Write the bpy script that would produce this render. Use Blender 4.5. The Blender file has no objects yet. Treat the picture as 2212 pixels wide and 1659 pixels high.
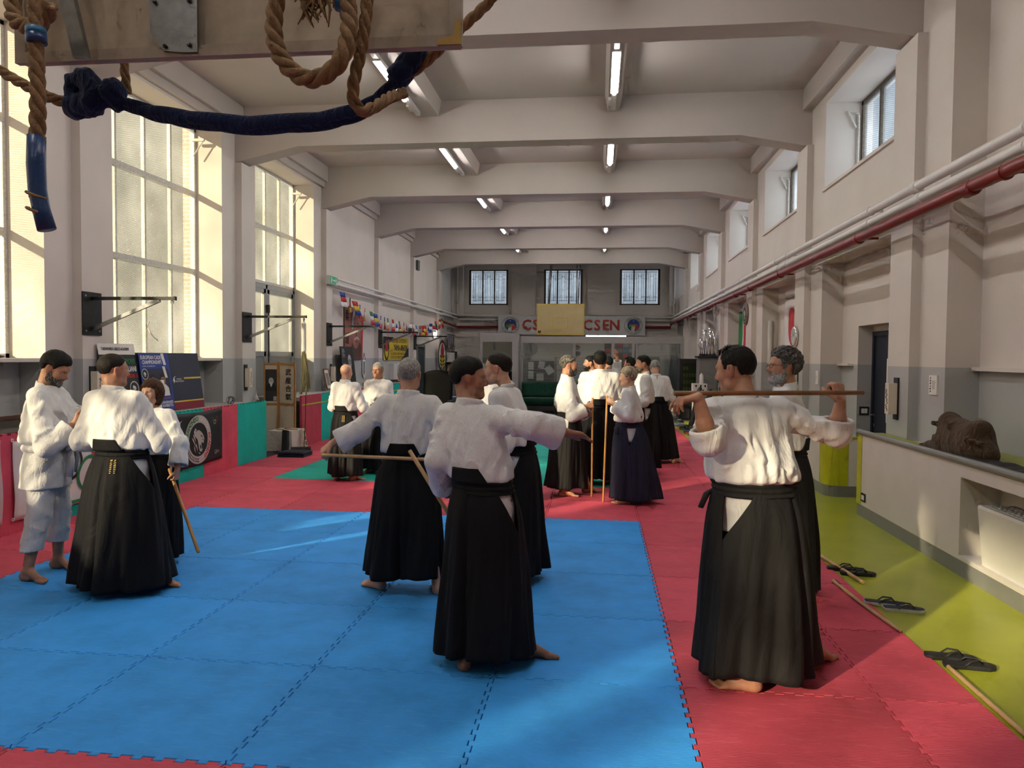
import bpy, math, random
import numpy as np
from mathutils import Vector, Matrix, Euler

random.seed(7)
EXPOSURE, SKY, SUN, WIN_L, WIN_R, LAMP = 0.30, 0.5, 12.0, 3.6, 9.5, 74.0
SC = bpy.context.scene
COL = SC.collection
PI = math.pi

# ---------------------------------------------------------------- camera
cam_d = bpy.data.cameras.new('camera')
cam = bpy.data.objects.new('camera', cam_d); COL.objects.link(cam)
cam_d.sensor_fit = 'HORIZONTAL'; cam_d.sensor_width = 36.0
cam_d.lens = 1602.0 * 36.0 / 2212.0
cam_d.clip_start = 0.05; cam_d.clip_end = 200
_yaw, _pit, _rol = 0.1149, 0.0365, 0.0084
_F = Vector((-math.sin(_yaw) * math.cos(_pit), math.cos(_yaw) * math.cos(_pit), -math.sin(_pit)))
_R0 = Vector((math.cos(_yaw), math.sin(_yaw), 0)); _U0 = _R0.cross(_F)
_R = _R0 * math.cos(_rol) + _U0 * math.sin(_rol); _U = -_R0 * math.sin(_rol) + _U0 * math.cos(_rol)
cam.matrix_world = Matrix(((_R.x, _U.x, -_F.x, 0), (_R.y, _U.y, -_F.y, 0), (_R.z, _U.z, -_F.z, 1.7315), (0, 0, 0, 1)))
SC.camera = cam

# ---------------------------------------------------------------- world, sun, daylight, exposure
SC.view_settings.view_transform = 'Standard'
SC.view_settings.look = 'None'
SC.view_settings.gamma = 1.0
SC.view_settings.use_curve_mapping = False
SC.view_settings.exposure = EXPOSURE
SC.cycles.max_bounces = 4; SC.cycles.diffuse_bounces = 3; SC.cycles.glossy_bounces = 2; SC.cycles.transmission_bounces = 2
SC.cycles.transparent_max_bounces = 8; SC.cycles.caustics_reflective = False; SC.cycles.caustics_refractive = False
SC.cycles.use_adaptive_sampling = True; SC.cycles.adaptive_threshold = 0.08; SC.cycles.adaptive_min_samples = 10
wd = bpy.data.worlds.new('sky'); SC.world = wd; wd.use_nodes = True
bg = wd.node_tree.nodes['Background']
bg.inputs['Color'].default_value = (0.80, 0.88, 1.0, 1); bg.inputs['Strength'].default_value = SKY
sun_d = bpy.data.lights.new('sun', 'SUN'); sun_d.energy = SUN; sun_d.angle = math.radians(1.6)
sun_d.color = (1.0, 0.95, 0.88)
sun = bpy.data.objects.new('sun', sun_d); COL.objects.link(sun)
sun.rotation_euler = Vector((0.66, 0.75, -0.345)).to_track_quat('-Z', 'Y').to_euler()

def area(name, loc, rot, sx, sy, power, color=(0.86, 0.92, 1.0)):
    d = bpy.data.lights.new(name, 'AREA'); d.shape = 'RECTANGLE'; d.size = sx; d.size_y = sy
    d.energy = power; d.color = color
    o = bpy.data.objects.new(name, d); COL.objects.link(o)
    o.location = loc; o.rotation_euler = rot
    return o
# daylight arriving at each window (outside the glass, shining in)
LROT = (0, -PI / 2, 0)   # shines +X
RROT = (0, PI / 2, 0)    # shines -X
for k, (y0, y1, z0, z1) in enumerate([(-6.1, -3.1, 1.5, 5.45), (0.95, 4.6, 1.5, 5.45), (4.95, 8.6, 1.5, 5.45), (8.95, 12.6, 1.5, 5.45), (12.95, 17.0, 0.4, 5.45)]):
    area('daylight_left', (-6.95, (y0 + y1) / 2, (z0 + z1) / 2), LROT, z1 - z0, y1 - y0, WIN_L * (y1 - y0) * (z1 - z0), (1.0, 0.96, 0.86))
for k in range(5):
    area('daylight_right', (4.1, 10.15 + 4 * k, 4.87), RROT, 1.3, 2.6, WIN_R * 3.4, (0.90, 0.95, 1.0))
for x in (-4.7, -1.5, 1.7):
    area('daylight_end', (x, 32.35, 4.7), (-PI / 2, 0, 0), 1.6, 1.45, WIN_R * 2.3, (0.84, 0.92, 1.0))

# ---------------------------------------------------------------- helpers
class MB:
    """collects shapes; build() links them as one mesh object"""
    def __init__(s): s.v = []; s.f = []; s.mi = []; s.m = 0
    def add(s, vs, fs):
        b = len(s.v); s.v += [tuple(p) for p in vs]
        for f in fs: s.f.append(tuple(b + i for i in f)); s.mi.append(s.m)
        return s
    def box(s, x0, x1, y0, y1, z0, z1):
        return s.add([(x, y, z) for z in (z0, z1) for y in (y0, y1) for x in (x0, x1)],
                     [(0, 2, 3, 1), (4, 5, 7, 6), (0, 1, 5, 4), (2, 6, 7, 3), (0, 4, 6, 2), (1, 3, 7, 5)])
    def obox(s, c, ax, ay, az):
        c, ax, ay, az = map(Vector, (c, ax, ay, az))
        return s.add([c + ax * i + ay * j + az * k for k in (-1, 1) for j in (-1, 1) for i in (-1, 1)],
                     [(0, 2, 3, 1), (4, 5, 7, 6), (0, 1, 5, 4), (2, 6, 7, 3), (0, 4, 6, 2), (1, 3, 7, 5)])
    def prism(s, poly, o, u, v, n):
        """2-D polygon (a,b) in the plane o+a*u+b*v, extruded by vector n"""
        o, u, v, n = map(Vector, (o, u, v, n)); k = len(poly)
        lo = [o + u * a + v * b for a, b in poly]
        return s.add(lo + [p + n for p in lo], [tuple(range(k - 1, -1, -1)), tuple(range(k, 2 * k))] +
                     [(i, (i + 1) % k, k + (i + 1) % k, k + i) for i in range(k)])
    def tube(s, path, r, n=10, caps=True, flat=None):
        """round tube along a list of points; r a number or a list; flat=(rx,ry) makes it elliptic"""
        P = [Vector(p) for p in path]; m = len(P); rs = r if isinstance(r, (list, tuple)) else [r] * m
        rings = []; up = None
        for i in range(m):
            t = (P[min(i + 1, m - 1)] - P[max(i - 1, 0)]).normalized()
            if up is None: up = Vector((0, 0, 1)) if abs(t.z) < 0.9 else Vector((1, 0, 0))
            a = t.cross(up); a = a.normalized() if a.length > 1e-6 else Vector((1, 0, 0)); b = a.cross(t).normalized(); up = b
            fx, fy = flat or (1, 1)
            rings.append([P[i] + (a * math.cos(2 * PI * k / n) * fx + b * math.sin(2 * PI * k / n) * fy) * rs[i] for k in range(n)])
        vs = [p for g in rings for p in g]
        fs = [(i * n + k, i * n + (k + 1) % n, (i + 1) * n + (k + 1) % n, (i + 1) * n + k) for i in range(m - 1) for k in range(n)]
        if caps: fs += [tuple(range(n - 1, -1, -1)), tuple((m - 1) * n + k for k in range(n))]
        return s.add(vs, fs)
    def cyl(s, a, b, r, n=12): return s.tube([a, b], r, n)
    def lathe(s, prof, o, n=20, axis='z'):
        o = Vector(o); vs = []
        for r, z in prof:
            for k in range(n):
                c, d = r * math.cos(2 * PI * k / n), r * math.sin(2 * PI * k / n)
                vs.append(o + (Vector((c, d, z)) if axis == 'z' else Vector((z, c, d)) if axis == 'x' else Vector((c, z, d))))
        m = len(prof)
        return s.add(vs, [(i * n + k, i * n + (k + 1) % n, (i + 1) * n + (k + 1) % n, (i + 1) * n + k) for i in range(m - 1) for k in range(n)]
                     + [tuple(range(n - 1, -1, -1)), tuple((m - 1) * n + k for k in range(n))])
    def grid(s, fn, nu, nv, thick=0.0):
        """surface fn(u,v), u,v in 0..1; thick gives it a second side along the normal"""
        P = [[Vector(fn(i / nu, j / nv)) for i in range(nu + 1)] for j in range(nv + 1)]
        w = nu + 1; vs = [p for row in P for p in row]
        fs = [(j * w + i, j * w + i + 1, (j + 1) * w + i + 1, (j + 1) * w + i) for j in range(nv) for i in range(nu)]
        if thick:
            nrm = []
            for j in range(nv + 1):
                for i in range(nu + 1):
                    a = P[j][min(i + 1, nu)] - P[j][max(i - 1, 0)]; b = P[min(j + 1, nv)][i] - P[max(j - 1, 0)][i]
                    c = a.cross(b); nrm.append(c.normalized() if c.length > 1e-9 else Vector((0, 0, 1)))
            L = len(vs); vs = vs + [p - q * thick for p, q in zip(vs, nrm)]
            fs = fs + [tuple(L + i for i in reversed(f)) for f in fs]
            ring = [i for i in range(w)] + [j * w + nu for j in range(1, nv + 1)] + [nv * w + i for i in range(nu - 1, -1, -1)] + [j * w for j in range(nv - 1, 0, -1)]
            fs += [(ring[k], L + ring[k], L + ring[(k + 1) % len(ring)], ring[(k + 1) % len(ring)]) for k in range(len(ring))]
        return s.add(vs, fs)
    def disc(s, c, r, axis, t, n=28, ry=None):
        """flat disc of thickness t along axis vector"""
        ax = Vector(axis).normalized(); u = ax.orthogonal().normalized() if abs(ax.z) > .9 else Vector((0, 0, 1)).cross(ax).normalized(); v = ax.cross(u)
        return s.prism([(r * math.cos(2 * PI * k / n), (ry or r) * math.sin(2 * PI * k / n)) for k in range(n)], c, u, v, ax * t)
    def ring(s, c, r0, r1, axis, t, n=32, k=1.0, a0=0, a1=2 * PI):
        ax = Vector(axis).normalized(); u = Vector((0, 0, 1)).cross(ax); u = u.normalized() if u.length > .1 else Vector((1, 0, 0)); v = ax.cross(u); c = Vector(c)
        vs = []; full = abs(a1 - a0 - 2 * PI) < 1e-6; m = n if full else n + 1
        for i in range(m):
            a = a0 + (a1 - a0) * i / n; d = u * math.cos(a) + v * math.sin(a) * k
            vs += [c + d * r0, c + d * r1, c + d * r1 + ax * t, c + d * r0 + ax * t]
        fs = []
        for i in range(n):
            j = (i + 1) % m
            for q in range(4): fs.append((i * 4 + q, j * 4 + q, j * 4 + (q + 1) % 4, i * 4 + (q + 1) % 4))
        if not full: fs += [(3, 2, 1, 0), tuple(4 * (m - 1) + q for q in range(4))]
        return s.add(vs, fs)
    def build(s, name, mat, parent=None, smooth=False, world=True):
        me = bpy.data.meshes.new(name); off = Vector((0, 0, 0))
        if parent is not None and world:
            q = parent
            while q is not None: off = off + q.location; q = q.parent
        vs = [(x - off.x, y - off.y, z - off.z) for x, y, z in s.v] if off.length else s.v
        me.from_pydata(vs, [], s.f)
        mats = mat if isinstance(mat, (list, tuple)) else [mat]
        for m in mats: me.materials.append(m)
        if len(mats) > 1: me.polygons.foreach_set('material_index', s.mi)
        if smooth:
            me.polygons.foreach_set('use_smooth', [True] * len(me.polygons))
            if smooth == 'auto': me.set_sharp_from_angle(angle=math.radians(38))
        me.update()
        o = bpy.data.objects.new(name, me); COL.objects.link(o)
        if parent is not None: o.parent = parent
        return o

def tag(o, label=None, cat=None, group=None, kind=None):
    if label: o['label'] = label
    if cat: o['category'] = cat
    if group: o['group'] = group
    if kind: o['kind'] = kind
    return o
def thing(name, label, cat, loc=(0, 0, 0), group=None):
    o = bpy.data.objects.new(name, None); COL.objects.link(o); o.location = loc; o.empty_display_size = 0.1
    return tag(o, label, cat, group)
def copy_tree(o, parent=None):
    c = o.copy(); COL.objects.link(c)
    if parent is not None: c.parent = parent
    for ch in list(o.children): copy_tree(ch, c)
    return c

# ---------------------------------------------------------------- materials
def nodes_of(name):
    m = bpy.data.materials.new(name); m.use_nodes = True
    return m, m.node_tree.nodes, m.node_tree.links, m.node_tree.nodes['Principled BSDF']
def N(nt, t, **kw):
    n = nt.new(t)
    for k, v in kw.items():
        if k.startswith('_'): setattr(n, k[1:], v)
        else: n.inputs[k].default_value = v
    return n
MATS = {}
def mat(name, col, rough=0.6, var=0.08, scale=6.0, bump=0.0, bscale=60.0, metal=0.0, spec=0.5, coord='Object', rnd=0.0, sheen=0.0, emit=None, estr=0.0, sss=0.0, trans=0.0):
    if name in MATS: return MATS[name]
    m, nt, lk, b = nodes_of(name); MATS[name] = m
    tc = N(nt, 'ShaderNodeTexCoord')
    b.inputs['Roughness'].default_value = rough; b.inputs['Metallic'].default_value = metal
    b.inputs['Specular IOR Level'].default_value = spec
    if sheen: b.inputs['Sheen Weight'].default_value = sheen
    if sss: b.inputs['Subsurface Weight'].default_value = sss; b.inputs['Subsurface Scale'].default_value = 0.01
    if emit: b.inputs['Emission Color'].default_value = (*emit, 1); b.inputs['Emission Strength'].default_value = estr
    src = None
    if var:
        nz = N(nt, 'ShaderNodeTexNoise', Scale=scale, Detail=5.0, Roughness=0.6); lk.new(tc.outputs[coord], nz.inputs['Vector'])
        mp = N(nt, 'ShaderNodeMapRange', **{'From Min': 0.3, 'From Max': 0.7, 'To Min': 1 - var, 'To Max': 1 + var}); lk.new(nz.outputs['Fac'], mp.inputs['Value'])
        hs = N(nt, 'ShaderNodeHueSaturation', Color=(*col, 1)); lk.new(mp.outputs['Result'], hs.inputs['Value'])
        src = hs.outputs['Color']
        if rnd:
            oi = N(nt, 'ShaderNodeObjectInfo'); mr = N(nt, 'ShaderNodeMapRange', **{'To Min': 1 - rnd, 'To Max': 1 + rnd}); lk.new(oi.outputs['Random'], mr.inputs['Value'])
            h2 = N(nt, 'ShaderNodeHueSaturation'); lk.new(src, h2.inputs['Color']); lk.new(mr.outputs['Result'], h2.inputs['Value']); src = h2.outputs['Color']
        lk.new(src, b.inputs['Base Color'])
    else: b.inputs['Base Color'].default_value = (*col, 1)
    if bump:
        n2 = N(nt, 'ShaderNodeTexNoise', Scale=bscale, Detail=4.0); lk.new(tc.outputs[coord], n2.inputs['Vector'])
        bp = N(nt, 'ShaderNodeBump', Strength=bump, Distance=0.01); lk.new(n2.outputs['Fac'], bp.inputs['Height']); lk.new(bp.outputs['Normal'], b.inputs['Normal'])
    return m
def srgb(r, g, b):
    f = lambda c: (c / 255 / 12.92) if c / 255 <= 0.04045 else ((c / 255 + 0.055) / 1.055) ** 2.4
    return (f(r), f(g), f(b))

def wall_paint():
    """white plaster above, grey dado below 1.66 m"""
    m, nt, lk, b = nodes_of('wall_paint')
    g = N(nt, 'ShaderNodeNewGeometry'); sp = N(nt, 'ShaderNodeSeparateXYZ'); lk.new(g.outputs['Position'], sp.inputs[0])
    th = N(nt, 'ShaderNodeMath', _operation='GREATER_THAN'); th.inputs[1].default_value = 1.665; lk.new(sp.outputs['Z'], th.inputs[0])
    nz = N(nt, 'ShaderNodeTexNoise', Scale=1.3, Detail=6.0); lk.new(g.outputs['Position'], nz.inputs['Vector'])
    mp = N(nt, 'ShaderNodeMapRange', **{'From Min': 0.3, 'From Max': 0.7, 'To Min': 0.955, 'To Max': 1.03}); lk.new(nz.outputs['Fac'], mp.inputs['Value'])
    mx = N(nt, 'ShaderNodeMix', _data_type='RGBA'); lk.new(th.outputs[0], mx.inputs[0])
    mx.inputs[6].default_value = (0.43, 0.425, 0.415, 1); mx.inputs[7].default_value = (0.66, 0.595, 0.54, 1)
    hs = N(nt, 'ShaderNodeHueSaturation'); lk.new(mx.outputs[2], hs.inputs['Color']); lk.new(mp.outputs['Result'], hs.inputs['Value'])
    lk.new(hs.outputs['Color'], b.inputs['Base Color'])
    b.inputs['Roughness'].default_value = 0.75; b.inputs['Specular IOR Level'].default_value = 0.25
    n2 = N(nt, 'ShaderNodeTexNoise', Scale=35.0, Detail=3.0); lk.new(g.outputs['Position'], n2.inputs['Vector'])
    bp = N(nt, 'ShaderNodeBump', Strength=0.08, Distance=0.02); lk.new(n2.outputs['Fac'], bp.inputs['Height']); lk.new(bp.outputs['Normal'], b.inputs['Normal'])
    return m
WALL = wall_paint()
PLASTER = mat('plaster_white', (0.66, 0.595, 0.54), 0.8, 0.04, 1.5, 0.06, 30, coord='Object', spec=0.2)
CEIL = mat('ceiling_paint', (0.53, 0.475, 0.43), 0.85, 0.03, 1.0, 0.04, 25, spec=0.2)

def mat_tile(name, col, pale, dv=.2):
    """EVA foam tile: mottled, scuffed, with fine parallel ribs"""
    m, nt, lk, b = nodes_of(name)
    g = N(nt, 'ShaderNodeNewGeometry'); oi = N(nt, 'ShaderNodeObjectInfo')
    n1 = N(nt, 'ShaderNodeTexNoise', Scale=3.0, Detail=6.0, Roughness=0.65); lk.new(g.outputs['Position'], n1.inputs['Vector'])
    mp = N(nt, 'ShaderNodeMapping'); mp.inputs['Scale'].default_value = (5.0, 34.0, 1.0); mp.inputs['Rotation'].default_value = (0, 0, 0.6); lk.new(g.outputs['Position'], mp.inputs['Vector'])
    n2 = N(nt, 'ShaderNodeTexNoise', Scale=1.4, Detail=6.0, Roughness=0.7); lk.new(mp.outputs['Vector'], n2.inputs['Vector'])
    r2 = N(nt, 'ShaderNodeMapRange', **{'From Min': 0.54, 'From Max': 0.78, 'To Min': 0.0, 'To Max': 0.55}); lk.new(n2.outputs['Fac'], r2.inputs['Value'])
    r1 = N(nt, 'ShaderNodeMapRange', **{'From Min': 0.3, 'From Max': 0.7, 'To Min': 0.86, 'To Max': 1.12}); lk.new(n1.outputs['Fac'], r1.inputs['Value'])
    rr = N(nt, 'ShaderNodeMapRange', **{'To Min': 1 - dv, 'To Max': 1 + dv}); lk.new(oi.outputs['Random'], rr.inputs['Value'])
    mu = N(nt, 'ShaderNodeMath', _operation='MULTIPLY'); lk.new(r1.outputs[0], mu.inputs[0]); lk.new(rr.outputs[0], mu.inputs[1])
    hs = N(nt, 'ShaderNodeHueSaturation', Color=(*col, 1)); lk.new(mu.outputs[0], hs.inputs['Value'])
    mx = N(nt, 'ShaderNodeMix', _data_type='RGBA'); lk.new(r2.outputs[0], mx.inputs[0]); lk.new(hs.outputs[0], mx.inputs[6]); mx.inputs[7].default_value = (*pale, 1)
    lk.new(mx.outputs[2], b.inputs['Base Color']); b.inputs['Roughness'].default_value = 0.7; b.inputs['Specular IOR Level'].default_value = 0.2
    wv = N(nt, 'ShaderNodeTexWave', Scale=24.0, Distortion=0.6); wv.bands_direction = 'Y'; lk.new(g.outputs['Position'], wv.inputs['Vector'])
    ad = N(nt, 'ShaderNodeMath', _operation='ADD'); lk.new(wv.outputs['Fac'], ad.inputs[0]); lk.new(n2.outputs['Fac'], ad.inputs[1])
    bp = N(nt, 'ShaderNodeBump', Strength=0.16, Distance=0.006); lk.new(ad.outputs[0], bp.inputs['Height']); lk.new(bp.outputs['Normal'], b.inputs['Normal'])
    return m
T_BLUE = mat_tile('foam_blue', (0.045, 0.34, 0.90), (0.15, 0.48, 0.95), .07)
T_RED = mat_tile('foam_red', (0.60, 0.080, 0.125), (0.70, 0.22, 0.28))
T_GREEN = mat_tile('foam_green', (0.012, 0.42, 0.35), (0.06, 0.52, 0.44))

def glass_mat(name, tint, transp, transl, scale, bump, patt='wave'):
    """patterned frosted glass: lets part of the light straight through, scatters the rest"""
    m, nt, lk, b = nodes_of(name); nt.remove(b); out = nt['Material Output']
    tr = N(nt, 'ShaderNodeBsdfTransparent', Color=(*tint, 1)); tl = N(nt, 'ShaderNodeBsdfTranslucent', Color=(*tint, 1)); gl = N(nt, 'ShaderNodeBsdfGlossy', Color=(.9, .9, .9, 1), Roughness=0.12)
    tc = N(nt, 'ShaderNodeTexCoord'); 
    wv = N(nt, 'ShaderNodeTexWave', Scale=scale, Distortion=1.2); wv.bands_direction = 'Z'; lk.new(tc.outputs['Object'], wv.inputs['Vector'])
    bp = N(nt, 'ShaderNodeBump', Strength=bump, Distance=0.01); lk.new(wv.outputs['Fac'], bp.inputs['Height'])
    lk.new(bp.outputs['Normal'], tl.inputs['Normal']); lk.new(bp.outputs['Normal'], gl.inputs['Normal'])
    if patt == 'weave':
        w2 = N(nt, 'ShaderNodeTexWave', Scale=4.5, Distortion=0.0); w2.bands_direction = 'Y'; lk.new(tc.outputs['Object'], w2.inputs['Vector']); w3 = N(nt, 'ShaderNodeTexWave', Scale=12.0, Distortion=0.0); w3.bands_direction = 'Z'; lk.new(tc.outputs['Object'], w3.inputs['Vector'])
        a1 = N(nt, 'ShaderNodeMath', _operation='SUBTRACT'); a1.inputs[1].default_value = .5; lk.new(w2.outputs['Fac'], a1.inputs[0]); a2 = N(nt, 'ShaderNodeMath', _operation='SUBTRACT'); a2.inputs[1].default_value = .5; lk.new(w3.outputs['Fac'], a2.inputs[0])
        a3 = N(nt, 'ShaderNodeMath', _operation='MULTIPLY_ADD'); lk.new(a1.outputs[0], a3.inputs[0]); lk.new(a2.outputs[0], a3.inputs[1]); a3.inputs[2].default_value = .25; nz = N(nt, 'ShaderNodeTexNoise', Scale=1.1, Detail=2.0); lk.new(tc.outputs['Object'], nz.inputs['Vector'])
        mr = N(nt, 'ShaderNodeMapRange', **{'From Min': 0.0, 'From Max': 0.5, 'To Min': 0.66, 'To Max': 1.0}); lk.new(a3.outputs[0], mr.inputs['Value']); m4 = N(nt, 'ShaderNodeMath', _operation='MULTIPLY'); nr = N(nt, 'ShaderNodeMapRange', **{'From Min': .3, 'From Max': .7, 'To Min': .82, 'To Max': 1.12}); lk.new(nz.outputs['Fac'], nr.inputs['Value']); lk.new(mr.outputs[0], m4.inputs[0]); lk.new(nr.outputs[0], m4.inputs[1])
        hs = N(nt, 'ShaderNodeHueSaturation', Color=(*tint, 1)); lk.new(m4.outputs[0], hs.inputs['Value']); lk.new(hs.outputs[0], tr.inputs['Color']); lk.new(hs.outputs[0], tl.inputs['Color'])
    m1 = N(nt, 'ShaderNodeMixShader', Fac=transl / (transp + transl)); lk.new(tr.outputs[0], m1.inputs[1]); lk.new(tl.outputs[0], m1.inputs[2])
    m2 = N(nt, 'ShaderNodeMixShader', Fac=1 - transp - transl); lk.new(m1.outputs[0], m2.inputs[1]); lk.new(gl.outputs[0], m2.inputs[2])
    lk.new(m2.outputs[0], out.inputs['Surface'])
    return m
G_FROST = glass_mat('frosted_glass', (0.92, 0.87, 0.73), 0.85, 0.09, 14, 0.6, 'weave')
G_COOL = glass_mat('frosted_glass_cool', (0.90, 0.94, 0.96), 0.85, 0.09, 14, 0.6, 'weave')
G_CLEAR = glass_mat('office_glass', (0.80, 0.85, 0.84), 0.80, 0.04, 3, 0.05)
MIRROR = mat('mirror_glass', (0.45, 0.50, 0.50), 0.03, 0, metal=1.0)

BLACK = mat('black_matt', (0.012, 0.012, 0.013), 0.6, 0.1)
DKMETAL = mat('dark_steel', (0.035, 0.035, 0.034), 0.38, 0.2, 20, metal=0.7)
STEEL = mat('worn_steel', (0.28, 0.28, 0.28), 0.35, 0.2, 20, metal=0.9)
CHROME = mat('chrome', (0.75, 0.75, 0.76), 0.15, 0, metal=1.0)
PIPEW = mat('white_pipe_paint', (0.68, 0.65, 0.61), 0.4, 0.06, 4)
PIPER = mat('red_pipe_paint', (0.19, 0.009, 0.009), 0.35, 0.1, 4)
LIME = mat('lime_vinyl', (0.33, 0.36, 0.022), 0.33, 0.10, 2.2, 0.02, 40, spec=0.5)
LIMEP = mat('lime_panel', (0.45, 0.47, 0.01), 0.35, 0.05)
GREYV = mat('grey_vinyl', (0.20, 0.20, 0.19), 0.4, 0.06, 5)
BENCHW = mat('bench_paint', (0.62, 0.58, 0.54), 0.55, 0.05, 2, 0.04, 30)
FRAMEW = mat('painted_steel_frame', (0.55, 0.53, 0.48), 0.5, 0.25, 30, 0.15, 90)
FRAMED = mat('rusty_dark_frame', (0.10, 0.08, 0.06), 0.6, 0.35, 30, 0.2, 90)
ALU = mat('grey_aluminium', (0.30, 0.31, 0.31), 0.4, 0.05, metal=0.3)
DARKFLOOR = mat('dark_floor_vinyl', (0.055, 0.06, 0.075), 0.28, 0.15, 3)
WOODP = mat('pale_wood', (0.50, 0.32, 0.15), 0.5, 0.18, 9, 0.05, 40)
WOODB = mat('brown_wood', (0.22, 0.095, 0.035), 0.4, 0.25, 9, 0.05, 40)
WOODO = mat('honey_wood', (0.46, 0.22, 0.06), 0.42, 0.2, 9, 0.05, 40)
PAPER = mat('paper_white', (0.78, 0.75, 0.70), 0.8, 0.03)
CREAM = mat('cream_paper', (0.66, 0.57, 0.44), 0.8, 0.05)
INK = mat('ink_black', (0.012, 0.011, 0.011), 0.8, 0)
# ================================================================ THE SETTING
YB = [8.2 + 4 * k for k in range(-4, 6)]          # near faces of the ceiling beams
XL, XR, YE, YS = -6.10, 3.29, 31.6, -8.0
ZC = 5.95
def struct(name, mb, m, smooth=False): return tag(mb.build(name, m, None, smooth), kind='structure')
struct('floor', MB().box(-7.0, 4.2, YS - .3, YE + .3, -0.20, -0.026), DARKFLOOR)
lf = MB().box(1.952, 3.60, YS, 20.95, -0.026, -0.008); lf.box(3.60, 3.80, 9.76, 10.81, -0.026, -0.008)
lime_floor = struct('floor_walkway', lf, LIME)
# foam tile floor -------------------------------------------------
def jig(n=10, a=0.011):
    e = [(0, 0)]
    for k in range(n):
        t = k / n
        e += [(t + .024, 0 if k == 0 else -a), (t + .030 - .006, -a), (t + .018, a), (t + .082, a), (t + .076, -a)]
    return [(0, 0)] + [p for k in range(n) for p in ((k / n + .026, -a), (k / n + .019, a), (k / n + .081, a), (k / n + .074, -a))] + [(1, 0)]
EDGE = jig()
def tile_mesh(name, w=1.0, right_cut=False):
    bot = [(t * 1.0, o) for t, o in EDGE if t <= w + 1e-6]
    if w < 1: bot = [p for p in bot if p[0] < w - .004] + [(w, 0)]
    top = [(x, 1 + o) for x, o in bot]
    right = [(1 + o, t) for t, o in EDGE] if w == 1 else [(w, 0), (w, 1)]
    left = [(o, t) for t, o in EDGE]
    poly = bot[:-1] + right[:-1] + top[::-1][:-1] + left[::-1][:-1]
    cx_, cy_ = w / 2, .5; g = 0.9950
    poly = [(cx_ + (x - cx_) * g, cy_ + (y - cy_) * g) for x, y in poly]
    k = len(poly); me = bpy.data.meshes.new(name)
    b = .0022; ins = [(cx_ + (x - cx_) * (1 - b * 2), cy_ + (y - cy_) * (1 - b * 2)) for x, y in poly]
    vs = [(x, y, -.025) for x, y in poly] + [(x, y, -.003) for x, y in poly] + [(x, y, 0) for x, y in ins]
    fs = [(i, (i + 1) % k, k + (i + 1) % k, k + i) for i in range(k)] + [(k + i, k + (i + 1) % k, 2 * k + (i + 1) % k, 2 * k + i) for i in range(k)] + [tuple(range(2 * k, 3 * k))]
    me.from_pydata(vs, [], fs); me.materials.append(T_RED); me.update()
    return me
TILE, TILE_C = tile_mesh('mat_tile'), tile_mesh('mat_tile_cut', 0.495)
mats_floor = bpy.data.objects.new('mat_floor', None); COL.objects.link(mats_floor); tag(mats_floor, 'red, blue and green interlocking foam tile floor', None, None, 'structure')
for r in range(-7, 14):
    y0 = 7.92 + r
    for c in range(8):
        x0 = -5.545 + c
        o = bpy.data.objects.new('mat_tile', TILE if c < 7 else TILE_C); COL.objects.link(o); o.parent = mats_floor
        o.location = (x0, y0, 0)
        mm = T_RED
        if 1 <= c <= 5:
            if -5 <= r < 0 or 9 <= r < 13: mm = T_BLUE
            elif 2 <= r < 7: mm = T_GREEN
        o.material_slots[0].link = 'OBJECT'; o.material_slots[0].material = mm

# left wall -------------------------------------------------------
def bays_left():
    mb = MB(); W0, W1 = -6.78, -6.22
    mb.box(W0, W1, YS, -6.1, 0, ZC); mb.box(W0, W1, -3.1, 0.95, 0, ZC)
    wins = [(-6.1, -3.1, 1.66), (0.95, 3.75, 1.66), (4.95, 7.75, 1.66), (8.95, 11.75, 1.66), (12.95, 15.75, 0)]
    for i, (a, b, zs) in enumerate(wins):
        mb.box(W0, W1, a, b, 5.45, ZC)
        if zs: mb.box(W0, -6.55, a, b, 0, zs - .03)
        nxt = wins[i + 1][0] if i + 1 < len(wins) else YE
        if i: mb.box(W0, W1, b, nxt, 0, ZC)
    return mb
wall_left = struct('wall_left', bays_left(), WALL)
for yb in YB:
    MB().prism([(0, 0), (.36, 0), (.36, 5.02), (0, 5.02)], (-6.22, yb, 0), (0, 1, 0), (0, 0, 1), (.12, 0, 0)).build('pilaster', WALL, wall_left)
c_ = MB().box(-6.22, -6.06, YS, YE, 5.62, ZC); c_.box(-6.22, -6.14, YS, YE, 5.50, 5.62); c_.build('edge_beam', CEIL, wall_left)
for a, b in ((-6.1, -3.1), (0.95, 3.75), (4.95, 7.75), (8.95, 11.75)):
    tag(MB().box(-6.76, -6.24, a + .005, b - .005, 1.63, 1.672).build('window_sill', PLASTER, wall_left))
# right wall ------------------------------------------------------
mb = MB(); W1 = 3.95
for yb in YB + [32.2]:
    mb.box(XR, W1, max(yb - .7, YS), min(yb + .5, YE + .3), 0, ZC)            # pier
    if yb < 30:
        a, b = yb + .5, yb + 3.3
        if abs(yb - 4.2) < .1 or yb < 4:
            mb.box(3.60, W1, a, b, 0, ZC); mb.box(XR, 3.60, a, b, 5.5, ZC)
        else:
            mb.box(XR, W1, a, b, 3.15, 4.23); mb.box(XR, W1, a, b, 5.5, ZC)
            if abs(yb - 8.2) < .1:
                mb.box(3.60, W1, a, 9.74, 0, 3.15); mb.box(3.60, W1, 10.83, b, 0, 3.15); mb.box(3.60, W1, 9.74, 10.83, 2.2, 3.15); mb.box(3.87, W1, 9.74, 10.83, 0, 2.2); mb.box(3.80, 3.87, 9.74, 10.83, 2.125, 2.2)
            else: mb.box(3.60, W1, a, b, 0, 3.15)
wall_right = struct('wall_right', mb, WALL)
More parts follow.
